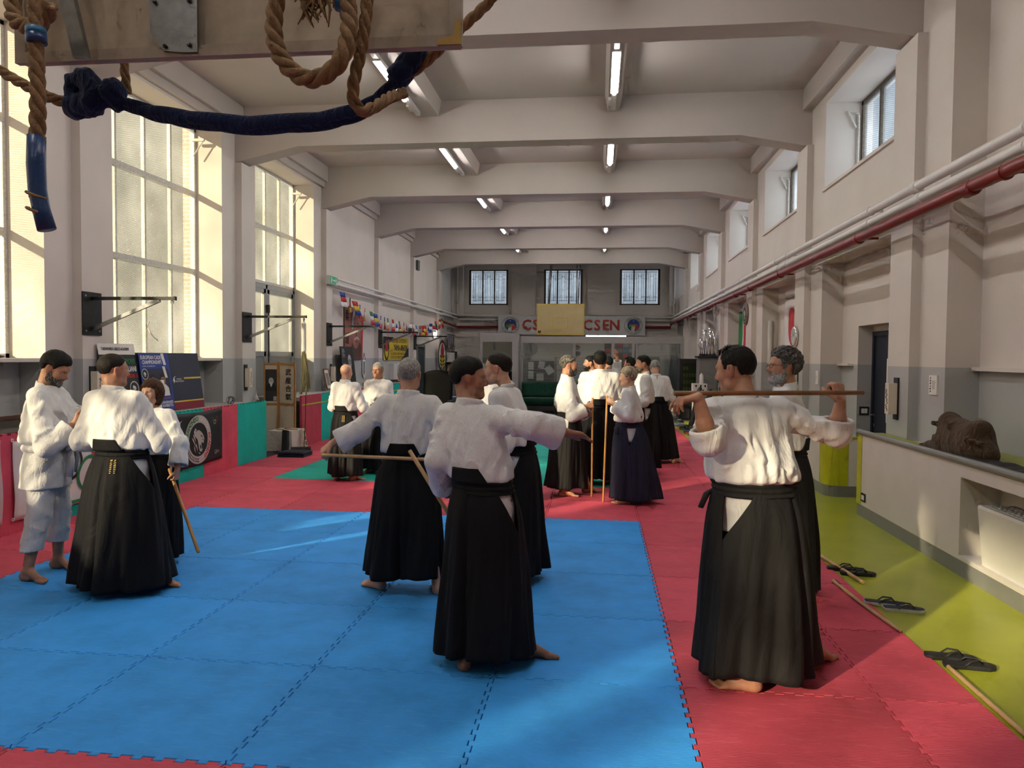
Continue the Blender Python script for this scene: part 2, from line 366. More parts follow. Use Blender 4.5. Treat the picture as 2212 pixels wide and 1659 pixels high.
for yb in YB:
    MB().box(3.19, XR, yb - .12, yb + .44, 0, 5.06).build('pilaster', WALL, wall_right)
MB().box(3.14, XR, YS, YE, 5.62, ZC).build('edge_beam', CEIL, wall_right)
s_ = MB().box(3.52, 3.60, 4.71, 7.49, 1.635, 1.672); s_.build('dado_shelf', PLASTER, wall_right)
MB().box(3.52, 3.60, 11.0, 11.49, 1.645, 1.675).build('dado_shelf', PLASTER, wall_right)
for k in range(1, 5):
    y = 8.7 + 4 * (k - 1)
    MB().box(3.26, 3.78, y - .02, y + 2.82, 4.205, 4.245).build('window_sill', PLASTER, wall_right)
# far and near walls ----------------------------------------------
mb = MB(); FW = [(-5.55, -3.85), (-2.32, -0.68), (0.88, 2.55)]
mb.box(-6.8, 3.95, YE, YE + .35, 0, 3.95); mb.box(-6.8, 3.95, YE, YE + .35, 5.46, ZC)
xs = [-6.8] + [v for p in FW for v in p] + [3.95]
for i in range(0, 8, 2): mb.box(xs[i], xs[i + 1], YE, YE + .35, 3.95, 5.46)
for a, b in ((-6.22, -5.75), (-3.66, -2.66), (-0.46, 0.74), (2.9, 3.29)): mb.box(a, b, YE - .28, YE, 3.50, ZC)
mb.box(-6.22, 3.29, YE - .05, YE, 2.58, 2.66)
wall_far = struct('wall_far', mb, WALL)
struct('wall_near', MB().box(-6.8, 3.95, YS - .3, YS, 0, ZC), WALL)
# ceiling ----------------------------------------------------------
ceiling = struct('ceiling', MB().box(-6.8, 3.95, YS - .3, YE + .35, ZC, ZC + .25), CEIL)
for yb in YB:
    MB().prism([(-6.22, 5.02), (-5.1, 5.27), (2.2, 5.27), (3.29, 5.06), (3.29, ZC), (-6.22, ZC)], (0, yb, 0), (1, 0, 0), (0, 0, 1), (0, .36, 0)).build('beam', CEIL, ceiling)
for x0, x1 in ((-3.0, -2.62), (0.06, 0.34)):
    for i, yb in enumerate(YB):
        y1 = YB[i + 1] if i + 1 < len(YB) else YE
        MB().prism([(x0, ZC), (x0 + .05, 5.70), (x1 - .05, 5.70), (x1, ZC)], (0, yb + .36, 0), (1, 0, 0), (0, 0, 1), (0, y1 - yb - .36, 0)).build('joist', CEIL, ceiling)

# ---------------------------------------------------------------- windows
def left_window(n, a, b, z0, z1, rows, cols=4, xg=-6.70):
    w = bpy.data.objects.new('window_%d' % n, None); COL.objects.link(w); w.location = (xg, (a + b) / 2, z0); tag(w, None, None, None, 'structure')
    f = MB()
    f.box(xg - .03, xg + .03, a, a + .05, z0, z1); f.box(xg - .03, xg + .03, b - .05, b, z0, z1); f.box(xg - .03, xg + .03, a, b, z0, z0 + .05); f.box(xg - .03, xg + .03, a, b, z1 - .05, z1)
    f.build('window_frame', FRAMEW, w)
    zs = [z0 + .05] + rows + [z1 - .05]; ys = [a + .05 + (b - a - .1) * i / cols for i in range(cols + 1)]
    for z in rows: MB().box(xg - .03, xg + .035, a + .05, b - .05, z - .04, z + .04).build('transom', FRAMEW, w)
    for y in ys[1:-1]: MB().box(xg - .025, xg + .028, y - .02, y + .02, z0 + .05, z1 - .05).build('mullion', FRAMEW, w)
    for j in range(len(zs) - 1):
        for i in range(cols):
            MB().box(xg - .004, xg + .004, ys[i] + .012, ys[i + 1] - .012, zs[j] + .012, zs[j + 1] - .012).build('pane', G_FROST, w)
    return w
w1 = left_window(1, 8.95, 11.75, 1.672, 5.45, [3.10, 4.38])
# handle and stay on the opening casement
h_ = MB().tube([(-6.66, 10.36, 2.15), (-6.62, 10.36, 2.05), (-6.62, 10.42, 2.0), (-6.60, 10.52, 1.93)], .012, 6); h_.tube([(-6.66, 10.36, 2.15), (-6.62, 10.34, 2.22)], .01, 6)
h_.build('window_handle', FRAMEW, w1)
left_window(2, 4.95, 7.75, 1.672, 5.45, [3.10, 4.38])
left_window(3, 0.95, 3.75, 1.672, 5.45, [3.10, 4.38])
left_window(4, -6.1, -3.1, 1.672, 5.45, [3.10, 4.38])
w5 = left_window(5, 12.95, 15.75, 3.16, 5.45, [4.28])
for w, yy in ((w1, 11.62), (w5, 15.62)):   # opening gear in the upper corner
    g_ = MB().box(-6.66, -6.45, yy - .02, yy + .02, 5.22, 5.26); g_.tube([(-6.46, yy, 5.24), (-6.64, yy, 4.98)], .012, 6); g_.build('opening_gear', FRAMEW, w)
# entrance door under window 5
d = bpy.data.objects.new('door_1', None); COL.objects.link(d); d.location = (-6.7, 14.35, 0); tag(d, None, None, None, 'structure')
f = MB(); x0, x1 = -6.74, -6.66
for a, b in ((12.95, 13.03), (14.33, 14.40), (15.67, 15.75)): f.box(x0, x1, a, b, 0, 3.14)
f.box(x0, x1, 12.95, 15.75, 3.06, 3.15); f.build('door_frame', ALU, d)
for a, b in ((13.03, 14.33), (14.40, 15.67)):
    l = MB()
    for p, q in ((a, a + .09), (b - .09, b)): l.box(-6.72, -6.66, p, q, .02, 3.05)
    for z0, z1 in ((.02, .16), (1.70, 1.80), (2.97, 3.05)): l.box(-6.72, -6.66, a, b, z0, z1)
    lf_ = l.build('door_leaf', ALU, d)
    MB().box(-6.695, -6.685, a + .09, b - .09, 1.80, 2.97).build('pane', G_FROST, lf_)
    MB().box(-6.71, -6.675, a + .09, b - .09, .16, 1.70).build('lower_panel', GREYV, lf_)
pb = MB().cyl((-6.62, 14.36, .5), (-6.62, 14.36, 2.62), .014, 8); pb.box(-6.66, -6.60, 14.33, 14.39, 2.58, 2.74); pb.build('bolt_rod', BLACK, d)
# right clerestory windows
for k in range(5):
    y0 = 8.7 + 4 * k; xg = 3.82
    w = bpy.data.objects.new('window_%d' % (6 + k), None); COL.objects.link(w); w.location = (xg, y0 + 1.4, 4.25); tag(w, None, None, None, 'structure')
    f = MB(); a, b, z0, z1 = y0, y0 + 2.8, 4.24, 5.5
    f.box(xg - .03, xg + .03, a, a + .06, z0, z1); f.box(xg - .03, xg + .03, b - .06, b, z0, z1); f.box(xg - .03, xg + .03, a, b, z0, z0 + .05); f.box(xg - .03, xg + .03, a, b, z1 - .06, z1)
    f.build('window_frame', FRAMED, w)
    ys = [a + .06 + (b - a - .12) * i / 4 for i in range(5)]
    for y in ys[1:-1]: MB().box(xg - .03, xg + .03, y - .03, y + .03, z0 + .05, z1 - .06).build('mullion', FRAMED, w)
    for i in range(4): MB().box(xg - .004, xg + .004, ys[i] + .02, ys[i + 1] - .02, z0 + .05, z1 - .06).build('pane', G_COOL, w)
    g_ = MB().tube([(3.74, b - .04, 4.26), (3.74, b - .04, 5.3)], .014, 6); g_.tube([(3.74, b - .04, 5.32), (3.58, b - .04, 5.36), (3.70, b - .04, 5.12)], .016, 6); g_.build('opening_gear', FRAMEW, w)
# far leaded windows
for k, (a, b) in enumerate(FW):
    w = bpy.data.objects.new('window_%d' % (11 + k), None); COL.objects.link(w); yg = YE + .12; w.location = ((a + b) / 2, yg, 3.95); tag(w, None, None, None, 'structure')
    z0, z1 = 3.95, 5.46; f = MB()
    f.box(a, a + .09, yg - .04, yg + .04, z0, z1); f.box(b - .09, b, yg - .04, yg + .04, z0, z1); f.box(a, b, yg - .04, yg + .04, z0, z0 + .06); f.box(a, b, yg - .04, yg + .04, z1 - .05, z1)
    f.build('window_frame', FRAMED, w)
    xs3 = [a + .09 + (b - a - .18) * i / 3 for i in range(4)]
    for x in xs3[1:-1]: MB().box(x - .028, x + .028, yg - .045, yg + .045, z0 + .06, z1 - .05).build('mullion', FRAMED, w)
    for i in range(3):
        p, q = xs3[i] + .02, xs3[i + 1] - .02
        MB().box(p, q, yg - .004, yg + .004, z0 + .06, z1 - .05).build('pane', G_COOL, w)
        L = MB(); t = .007; W_ = q - p
        def vb(u, za, zb): L.box(p + u * W_ - t, p + u * W_ + t, yg - .012, yg - .004, za, zb)
        def hb(ua, ub, z): L.box(p + ua * W_, p + ub * W_, yg - .012, yg - .004, z - t, z + t)
        for u in (.18, .34, .66, .82): vb(u, z0 + .16, z1 - .16)
        hb(0, .34, 5.06); hb(.66, 1, 5.06); hb(0, .34, 4.29); hb(.66, 1, 4.29); hb(.1, .9, 4.14); hb(0, 1, 5.34)
        for s in range(8):
            a0, a1 = PI * s / 8, PI * (s + 1) / 8; c = p + .5 * W_; r = .16 * W_
            L.tube([(c + r * math.cos(a0), yg - .008, 5.10 + r * math.sin(a0)), (c + r * math.cos(a1), yg - .008, 5.10 + r * math.sin(a1))], t, 4)
        L.build('lead_came', FRAMED, w)
# navy door in the second right-hand bay
d = bpy.data.objects.new('door_2', None); COL.objects.link(d); d.location = (3.82, 10.3, 0); tag(d, None, None, None, 'structure')
NAVY = mat('navy_door_paint', (0.008, 0.013, 0.028), 0.45, 0.1)
MB().box(3.80, 3.86, 9.76, 10.81, 0, 2.12).build('door_leaf', NAVY, d)
f = MB(); f.box(3.78, 3.80, 9.76, 9.82, 0, 2.12); f.box(3.78, 3.80, 10.75, 10.81, 0, 2.12); f.box(3.78, 3.80, 9.82, 10.75, 2.06, 2.12); f.build('door_frame', NAVY, d)
h_ = MB().tube([(3.79, 10.7, .98), (3.74, 10.7, .98), (3.74, 10.60, .98)], .01, 8); h_.disc((3.80, 10.7, .98), .026, (-1, 0, 0), .01); h_.disc((3.80, 10.7, .84), .02, (-1, 0, 0), .012); h_.build('door_handle', CHROME, d)
# brick face of the neighbouring wing beside the second and third windows
m_b, nt, lk, b_ = nodes_of('exterior_brick'); tc = N(nt, 'ShaderNodeTexCoord'); br = N(nt, 'ShaderNodeTexBrick', Scale=1.0, Color1=(.42, .16, .09, 1), Color2=(.52, .22, .13, 1), Mortar=(.5, .45, .4, 1)); br.inputs['Brick Width'].default_value = .25; br.inputs['Row Height'].default_value = .07; br.inputs['Mortar Size'].default_value = .01
mpn = N(nt, 'ShaderNodeMapping'); mpn.inputs['Rotation'].default_value = (PI / 2, 0, 0); lk.new(tc.outputs['Object'], mpn.inputs['Vector']); lk.new(mpn.outputs['Vector'], br.inputs['Vector']); lk.new(br.outputs['Color'], b_.inputs['Base Color'])
for y in (7.78, 11.78): struct('exterior_jamb', MB().box(-6.92, -6.78, y, y + .4, 1.5, 5.6), m_b)

# ---------------------------------------------------------------- right-hand benches (built-in low walls)
def bench_one():
    t = thing('bench_wall', 'white low bench wall with grey rail and radiator recess along the lime walkway', 'bench', (2.93, 6.0, 0))
    x = 2.93; m = MB()
    m.box(x, 3.285, 6.35, 8.72, .12, .90); m.box(x, 3.285, YS + .1, 4.35, .12, .90); m.box(x, 3.285, 4.35, 6.35, .79, .90); m.box(x, 3.285, 4.35, 6.35, .12, .155); m.box(3.24, 3.285, 4.35, 6.35, .155, .79)
    m.build('bench_face', BENCHW, t)
    MB().box(x, 3.285, YS + .1, 8.72, -.008, .12).build('kick_board', GREYV, t)
    tp = MB().box(x + .03, 3.188, YS + .1, 8.72, .90, .915); tp.box(3.188, 3.595, 4.72, 7.48, .90, .915); tp.build('bench_top', LIME, t)
    MB().tube([(x + .005, YS + .1, .925), (x + .005, 8.74, .925)], .032, 12, flat=(1, 1)).build('edge_rail', GREYV, t)
    MB().box(x - .006, x + .04, 8.60, 8.735, .12, .90).build('corner_strip', LIMEP, t)
    return t
bench_one()
def bench_two():
    t = thing('bench_wall', 'second low bench wall with rounded lime corner beyond the navy door', 'bench', (3.0, 15, 0))
    r = .14; x, y = 2.90, 9.76; pts = [(3.27, y), (x + r, y)] + [(x + r - r * math.sin(a), y + r - r * math.cos(a)) for a in (PI / 8, PI / 4, 3 * PI / 8)] + [(x, y + r), (x, 19.8), (3.27, 19.8)]
    MB().prism(pts, (0, 0, .13), (1, 0, 0), (0, 1, 0), (0, 0, .60)).build('bench_face', BENCHW, t)
    MB().prism(pts, (0, 0, -.008), (1, 0, 0), (0, 1, 0), (0, 0, .138)).build('kick_board', GREYV, t)
    MB().prism([(3.27, y - .01), (x + r, y - .015)] + [(x + r - (r + .015) * math.sin(a), y + r - (r + .015) * math.cos(a)) for a in (PI / 8, PI / 4, 3 * PI / 8)] + [(x - .012, y + r), (x - .012, 19.8), (3.27, 19.8)], (0, 0, .73), (1, 0, 0), (0, 1, 0), (0, 0, .03)).build('bench_top', LIME, t)
    q = r + .006; cs = [(x + r - q * math.sin(a), y + r - q * math.cos(a)) for a in [i * PI / 16 for i in range(0, 9)]]
    inn = [(x + r - (r - .004) * math.sin(a), y + r - (r - .004) * math.cos(a)) for a in [i * PI / 16 for i in range(8, -1, -1)]]
    MB().prism([(x + .26, y - .006)] + cs + [(x - .006, y + .3), (x + .01, y + .3)] + inn + [(x + .26, y + .01)], (0, 0, .135), (1, 0, 0), (0, 1, 0), (0, 0, .59)).build('corner_panel', LIMEP, t)
    return t
bench_two()

# ---------------------------------------------------------------- pipes
def pipe_run(label, path, r, m, brk, group=None, coup=()):
    t = thing('wall_pipe', label, 'pipe', path[0], group)
    MB().tube(path, r, 12).build('pipe', m, t, 'auto')
    for c in brk:
        b = MB(); v = Vector(c[:3]); ax = c[3]
        if ax == 'y': b.lathe([(r + .002, -.015), (r + .008, -.012), (r + .008, .012), (r + .002, .015)], v, 14, 'y'); b.box(v.x, c[4], v.y - .01, v.y + .01, v.z - .012, v.z + .012) if c[4] > v.x else b.box(c[4], v.x, v.y - .01, v.y + .01, v.z - .012, v.z + .012)
        else: b.lathe([(r + .002, -.015), (r + .008, -.012), (r + .008, .012), (r + .002, .015)], v, 14, 'x'); b.box(v.x - .01, v.x + .01, v.y, c[4], v.z - .012, v.z + .012)
        b.build('bracket', m, t, 'auto')
    for c in coup: MB().lathe([(r, -.07), (r + .012, -.06), (r + .012, .06), (r, .07)], c, 14, 'y').build('coupling', m, t, 'auto')
    return t
brY = [5.8, 8.9, 12.6, 16.6, 20.6, 24.6, 28.4]
pipe_run('upper white heating pipe running along the right wall', [(3.06, YS + .3, 3.42), (3.06, 31.35, 3.42), (-5.95, 31.35, 3.50)], .045, PIPEW, [(3.06, y, 3.42, 'y', 3.19) for y in brY], 'white pipes', [(3.06, 7.7, 3.42), (3.06, 13.4, 3.42)])
pipe_run('lower white heating pipe running along the right wall', [(3.06, YS + .3, 3.29), (3.06, 31.42, 3.29), (-5.95, 31.42, 3.33)], .045, PIPEW, [(3.06, y, 3.29, 'y', 3.19) for y in brY], 'white pipes', [(3.06, 7.6, 3.29), (3.06, 13.2, 3.29)])
pipe_run('thick red fire pipe along the right wall below the white pipes', [(2.98, YS + .3, 3.125), (2.98, 31.2, 3.16), (2.98, 31.42, 3.02), (-6.0, 31.42, 2.99), (-6.0, 28.2, 3.10)], .055, PIPER, [(2.98, y + .12, 3.13, 'y', 3.19) for y in brY], None, [(2.98, 6.45, 3.127), (2.98, 15.2, 3.135)])
pipe_run('upper white pipe along the left wall behind the flag string', [(-6.02, 16.35, 3.50), (-6.02, 31.3, 3.50)], .032, PIPEW, [(-6.02, y, 3.50, 'y', -6.1) for y in (16.5, 20.4, 24.4, 28.4)], 'white pipes left')
pipe_run('lower white pipe along the left wall behind the flag string', [(-6.02, 16.5, 3.37), (-6.02, 31.36, 3.37)], .04, PIPEW, [(-6.02, y, 3.37, 'y', -6.1) for y in (16.6, 20.4, 24.4, 28.4)], 'white pipes left')
for x, lb in ((-6.0, 'thin vertical pipe in the far corner near the medals'), (3.1, 'thin vertical pipe in the far corner near the trophies')):
    t = thing('riser_pipe', lb, 'pipe', (x, 31.3, 3.5)); MB().tube([(x, 31.3, 3.55), (x, 31.3, 4.1), (x, 31.3, 5.9)], .04, 10).build('pipe', PIPEW, t, 'auto'); MB().lathe([(.04, 0), (.055, .01), (.055, .1), (.04, .11)], (x, 31.3, 3.95), 12).build('coupling', PIPEW, t, 'auto')

# ---------------------------------------------------------------- strip lights
LED = mat('lit_tube', (1, 1, 1), 0.5, 0, emit=(1.0, 0.97, 0.94), estr=LAMP)
def strip_light(x, yb, label, long=True):
    t = thing('strip_light', label, 'light', (x, yb + 2.2, 5.62), 'ceiling strip lights')
    MB().box(x - .035, x + .035, yb + 1.0, yb + 3.75, 5.635, 5.70).build('track', PIPEW, t)
    MB().box(x - .055, x + .055, yb + 1.45, yb + 2.95, 5.615, 5.64).build('housing', PIPEW, t)
    MB().tube([(x, yb + 1.5, 5.60), (x, yb + 2.9, 5.60)], .032, 8).build('lit_tube', LED, t)
    if yb < 13: MB().box(x - .085, x - .036, yb + 3.3, yb + 3.55, 5.64, 5.69).build('ballast', PIPEW, t)
    return t
ORD = ['nearest', 'second', 'third', 'fourth', 'fifth', 'sixth']
for i, yb in enumerate(YB[4:9]):
    strip_light(-2.95, yb, '%s strip light in the row above the left half of the hall' % ORD[i])
    strip_light(0.19, yb, '%s strip light in the row above the right half of the hall' % ORD[i])
for oi_, yb in enumerate(YB[1:4]):
    for x, sd in ((-2.95, 'left'), (.19, 'right')): strip_light(x, yb, '%s strip light behind the near backboard in the %s row' % (('third', 'second', 'first')[oi_], sd))
# ================================================================ PEOPLE
# distance-field modelling: smooth unions of tapered limbs, meshed by surface nets
class Field:
    def __init__(s, lo, hi, vs):
        s.vs = vs; s.lo = np.array(lo, np.float32); n = np.ceil((np.array(hi) - np.array(lo)) / vs).astype(int) + 1
        s.n = n; s.F = np.full(tuple(n), 1.0, np.float32)
        s.ax = [s.lo[i] + vs * np.arange(n[i], dtype=np.float32) for i in range(3)]
    def sl(s, lo, hi, pad):
        r = []
        for i in range(3):
            a = int(max(0, math.floor((lo[i] - pad - s.lo[i]) / s.vs))); b = int(min(s.n[i], math.ceil((hi[i] + pad - s.lo[i]) / s.vs) + 1))
            if b <= a: return None
            r.append(slice(a, b))
        return tuple(r)
    def grid(s, q): return s.ax[0][q[0]][:, None, None], s.ax[1][q[1]][None, :, None], s.ax[2][q[2]][None, None, :]
    def put(s, q, d, k, sub):
        f = s.F[q]
        if sub: d = -d; h = np.clip(.5 - .5 * (f - d) / k, 0, 1) if k else None; s.F[q] = (f + (d - f) * h + k * h * (1 - h)) if k else np.maximum(f, d)
        else: h = np.clip(.5 + .5 * (f - d) / k, 0, 1) if k else None; s.F[q] = (f + (d - f) * h - k * h * (1 - h)) if k else np.minimum(f, d)
    def cone(s, a, b, ra, rb, k=.02, sub=False, sq=(1, 1, 1)):
        a, b = np.array(a, float), np.array(b, float); R = max(ra, rb) / min(sq)
        q = s.sl(np.minimum(a, b) - R, np.maximum(a, b) + R, k * 1.5 + s.vs * 2)
        if q is None: return s
        X, Y, Z = s.grid(q); ab = b - a; L = float(ab @ ab) or 1e-9
        t = np.clip(((X - a[0]) * ab[0] + (Y - a[1]) * ab[1] + (Z - a[2]) * ab[2]) / L, 0, 1)
        d = np.sqrt(((X - a[0] - t * ab[0]) * sq[0]) ** 2 + ((Y - a[1] - t * ab[1]) * sq[1]) ** 2 + ((Z - a[2] - t * ab[2]) * sq[2]) ** 2) - (ra + (rb - ra) * t)
        s.put(q, d.astype(np.float32), k, sub); return s
    def ell(s, c, r, k=.02, sub=False, M=None):
        c, r = np.array(c, float), np.array(r, float); R = r.max() if M is not None else r
        q = s.sl(c - R, c + R, k * 1.5 + s.vs * 2)
        if q is None: return s
        X, Y, Z = s.grid(q); x, y, z = X - c[0], Y - c[1], Z - c[2]
        if M is not None: x, y, z = (M[0][i] * x + M[1][i] * y + M[2][i] * z for i in range(3))
        k0 = np.sqrt((x / r[0]) ** 2 + (y / r[1]) ** 2 + (z / r[2]) ** 2); k1 = np.sqrt((x / r[0] ** 2) ** 2 + (y / r[1] ** 2) ** 2 + (z / r[2] ** 2) ** 2) + 1e-6
        s.put(q, (k0 * (k0 - 1) / k1).astype(np.float32), k, sub); return s
    def loft(s, rows, k=.03, p=2.3):
        """rows: (z, cx, cy, a, b) elliptic (superellipse) sections"""
        R = np.array(rows, float); A = max(R[:, 3].max(), R[:, 4].max())
        q = s.sl((R[:, 1].min() - A, R[:, 2].min() - A, R[:, 0].min()), (R[:, 1].max() + A, R[:, 2].max() + A, R[:, 0].max()), .06)
        X, Y, Z = s.grid(q); z = Z[0, 0]; I = lambda j: np.interp(z, R[:, 0], R[:, j])[None, None, :]
        cx_, cy_, a, b = I(1), I(2), I(3), I(4)
        d = ((np.abs((X - cx_) / a) ** p + np.abs((Y - cy_) / b) ** p) ** (1 / p) - 1) * np.minimum(a, b)
        e = np.maximum(R[0, 0] - Z, Z - R[-1, 0]); d = np.where(e > 0, np.sqrt(np.maximum(d, 0) ** 2 + e ** 2) + np.minimum(d, 0) * 0, np.maximum(d, e * .8))
        s.put(q, d.astype(np.float32), k, False); return s
    def wob(s, fn):
        X, Y, Z = s.grid((slice(None),) * 3); near = np.abs(s.F) < .06
        w = fn(X, Y, Z); s.F = np.where(near, s.F + w, s.F).astype(np.float32); return s
    def mesh(s):
        F = s.F.copy(); F[0] = F[-1] = 1; F[:, 0] = F[:, -1] = 1; F[:, :, 0] = F[:, :, -1] = 1
        I = F < 0; n0, n1, n2 = (np.array(F.shape) - 1)
        cnt = np.zeros((n0, n1, n2), np.int8)
        for i in (0, 1):
            for j in (0, 1):
                for l in (0, 1): cnt += I[i:i + n0, j:j + n1, l:l + n2]
        act = (cnt > 0) & (cnt < 8); idx = np.argwhere(act)
        if len(idx) == 0: return np.zeros((0, 3)), []
        ids = np.full(act.shape, -1, np.int64); ids[act] = np.arange(len(idx))
        acc = np.zeros((len(idx), 3)); num = np.zeros(len(idx)); x, y, z = idx.T
        cor = [(i, j, l) for i in (0, 1) for j in (0, 1) for l in (0, 1)]
        for a in cor:
            for ax in range(3):
                if a[ax]: continue
                b = list(a); b[ax] = 1
                fa = F[x + a[0], y + a[1], z + a[2]]; fb = F[x + b[0], y + b[1], z + b[2]]; m = (fa < 0) != (fb < 0)
                t = np.where(m, fa / (fa - fb + 1e-12), 0); p = np.repeat(np.array([a], float), len(idx), 0); p[:, ax] += t
                acc += p * m[:, None]; num += m
        V = (idx + acc / num[:, None]) * s.vs + s.lo
        fs = []
        for ax in range(3):
            o = [0, 1, 2]; o.remove(ax); u, w = o
            A = I[:-1, :-1, :-1] if True else None
            sl0 = [slice(1, -1)] * 3; sl0[ax] = slice(0, -1); sl1 = list(sl0); sl1[ax] = slice(1, None)
            a, b = I[tuple(sl0)], I[tuple(sl1)]
            for dirn, m in ((0, a & ~b), (1, ~a & b)):
                e = np.argwhere(m)
                if len(e) == 0: continue
                base = e + 1; base[:, ax] -= 1
                def cell(du, dw): c = base.copy(); c[:, u] -= du; c[:, w] -= dw; return ids[c[:, 0], c[:, 1], c[:, 2]]
                qd = np.stack([cell(1, 1), cell(0, 1), cell(0, 0), cell(1, 0)], 1)
                flip = (dirn == 1) != (ax == 1)
                fs.append(qd[:, ::-1] if flip else qd)
        return V, np.concatenate(fs)

def relax(V, Fq, it=1, lam=.5):
    """one Laplacian pass"""
    for _ in range(it):
        S = np.zeros_like(V); c = np.zeros(len(V))
        for i in range(4):
            a, b = Fq[:, i], Fq[:, (i + 1) % 4]
            np.add.at(S, a, V[b]); np.add.at(S, b, V[a]); np.add.at(c, a, 1); np.add.at(c, b, 1)
        V = V + lam * (S / np.maximum(c, 1)[:, None] - V)
    return V
def np_obj(name, parts, m, parent=None, col=None):
    """parts: list of (V,F) arrays joined in one smooth mesh object"""
    vs = []; fs = []; b = 0
    for V, Fq in parts:
        if len(V) == 0: continue
        vs.append(V); fs.append(np.asarray(Fq) + b); b += len(V)
    V = np.concatenate(vs); Fq = np.concatenate(fs); me = bpy.data.meshes.new(name)
    me.vertices.add(len(V)); me.vertices.foreach_set('co', V.astype(np.float32).ravel())
    me.loops.add(len(Fq) * 4); me.loops.foreach_set('vertex_index', Fq.astype(np.int32).ravel())
    me.polygons.add(len(Fq)); me.polygons.foreach_set('loop_start', np.arange(0, len(Fq) * 4, 4, dtype=np.int32)); me.polygons.foreach_set('use_smooth', np.ones(len(Fq), bool))
    me.update(); me.validate()
    for mm in (m if isinstance(m, list) else [m]): me.materials.append(mm)
    if col is not None:
        at = me.color_attributes.new('tint', 'FLOAT_COLOR', 'POINT'); c = np.zeros((len(V), 4), np.float32); c[:, 3] = 1
        c[:, :3] = col(V); at.data.foreach_set('color', c.ravel())
    o = bpy.data.objects.new(name, me); COL.objects.link(o)
    if parent is not None: o.parent = parent
    return o

# ---------------------------------------------------------------- cloth, skin and hair materials
def cloth(name, col, weave=220.0, wst=0.12, wr=0.35, rough=0.85, wsc=7.0, sheen=.1):
    if name in MATS: return MATS[name]
    m, nt, lk, b = nodes_of(name); MATS[name] = m
    tc = N(nt, 'ShaderNodeTexCoord'); b.inputs['Roughness'].default_value = rough; b.inputs['Specular IOR Level'].default_value = .2; b.inputs['Sheen Weight'].default_value = sheen
    nz = N(nt, 'ShaderNodeTexNoise', Scale=9.0, Detail=4.0); lk.new(tc.outputs['Object'], nz.inputs['Vector'])
    mp = N(nt, 'ShaderNodeMapRange', **{'From Min': .3, 'From Max': .7, 'To Min': .93, 'To Max': 1.05}); lk.new(nz.outputs['Fac'], mp.inputs['Value'])
    hs = N(nt, 'ShaderNodeHueSaturation', Color=(*col, 1)); lk.new(mp.outputs[0], hs.inputs['Value']); lk.new(hs.outputs[0], b.inputs['Base Color'])
    w1 = N(nt, 'ShaderNodeTexVoronoi', Scale=weave); lk.new(tc.outputs['Object'], w1.inputs['Vector'])
    b1 = N(nt, 'ShaderNodeBump', Strength=wst, Distance=.004); lk.new(w1.outputs['Distance'], b1.inputs['Height'])
    mpg = N(nt, 'ShaderNodeMapping'); mpg.inputs['Scale'].default_value = (1, 1, .45); lk.new(tc.outputs['Object'], mpg.inputs['Vector'])
    w2 = N(nt, 'ShaderNodeTexNoise', Scale=wsc, Detail=3.0, Roughness=.55, Distortion=1.6); lk.new(mpg.outputs[0], w2.inputs['Vector'])
    b2 = N(nt, 'ShaderNodeBump', Strength=wr, Distance=.05); lk.new(w2.outputs['Fac'], b2.inputs['Height']); lk.new(b1.outputs[0], b2.inputs['Normal']); lk.new(b2.outputs[0], b.inputs['Normal'])
    return m
GI = cloth('gi_cotton', (0.74, 0.735, 0.73)); GIW = cloth('gi_cotton_coarse', (0.71, 0.71, 0.71), 110, .3, .3)
HAK = cloth('hakama_black', (0.006, 0.006, 0.0075), 300, .05, .25, .75, 7, 0); HAKW = cloth('hakama_faded', (0.015, 0.0148, 0.015), 300, .05, .25, .75, 7, 0); HAKN = cloth('hakama_navy', (0.020, 0.022, 0.045), 300, .05, .3, .75, 7, 0)
def skin(name, col):
    m, nt, lk, b = nodes_of(name); MATS[name] = m
    tc = N(nt, 'ShaderNodeTexCoord'); at = N(nt, 'ShaderNodeVertexColor', _layer_name='tint')
    nz = N(nt, 'ShaderNodeTexNoise', Scale=26.0, Detail=5.0); lk.new(tc.outputs['Object'], nz.inputs['Vector'])
    mp = N(nt, 'ShaderNodeMapRange', **{'From Min': .3, 'From Max': .7, 'To Min': .86, 'To Max': 1.1}); lk.new(nz.outputs['Fac'], mp.inputs['Value'])
    hs = N(nt, 'ShaderNodeHueSaturation', Color=(*col, 1)); lk.new(mp.outputs[0], hs.inputs['Value'])
    mx = N(nt, 'ShaderNodeMix', _data_type='RGBA'); sp = N(nt, 'ShaderNodeSeparateColor'); lk.new(at.outputs['Color'], sp.inputs[0]); lk.new(sp.outputs[0], mx.inputs[0]); lk.new(hs.outputs[0], mx.inputs[6]); mx.inputs[7].default_value = (col[0] * .78, col[1] * .42, col[2] * .42, 1)
    lk.new(mx.outputs[2], b.inputs['Base Color']); b.inputs['Roughness'].default_value = .5; b.inputs['Specular IOR Level'].default_value = .4
    b.inputs['Subsurface Weight'].default_value = .0
    bp = N(nt, 'ShaderNodeBump', Strength=.12, Distance=.004); lk.new(nz.outputs['Fac'], bp.inputs['Height']); lk.new(bp.outputs[0], b.inputs['Normal'])
    return m
SK1 = skin('skin_warm', (0.46, 0.235, 0.15)); SK2 = skin('skin_pale', (0.56, 0.32, 0.22)); SK3 = skin('skin_tan', (0.34, 0.165, 0.10))
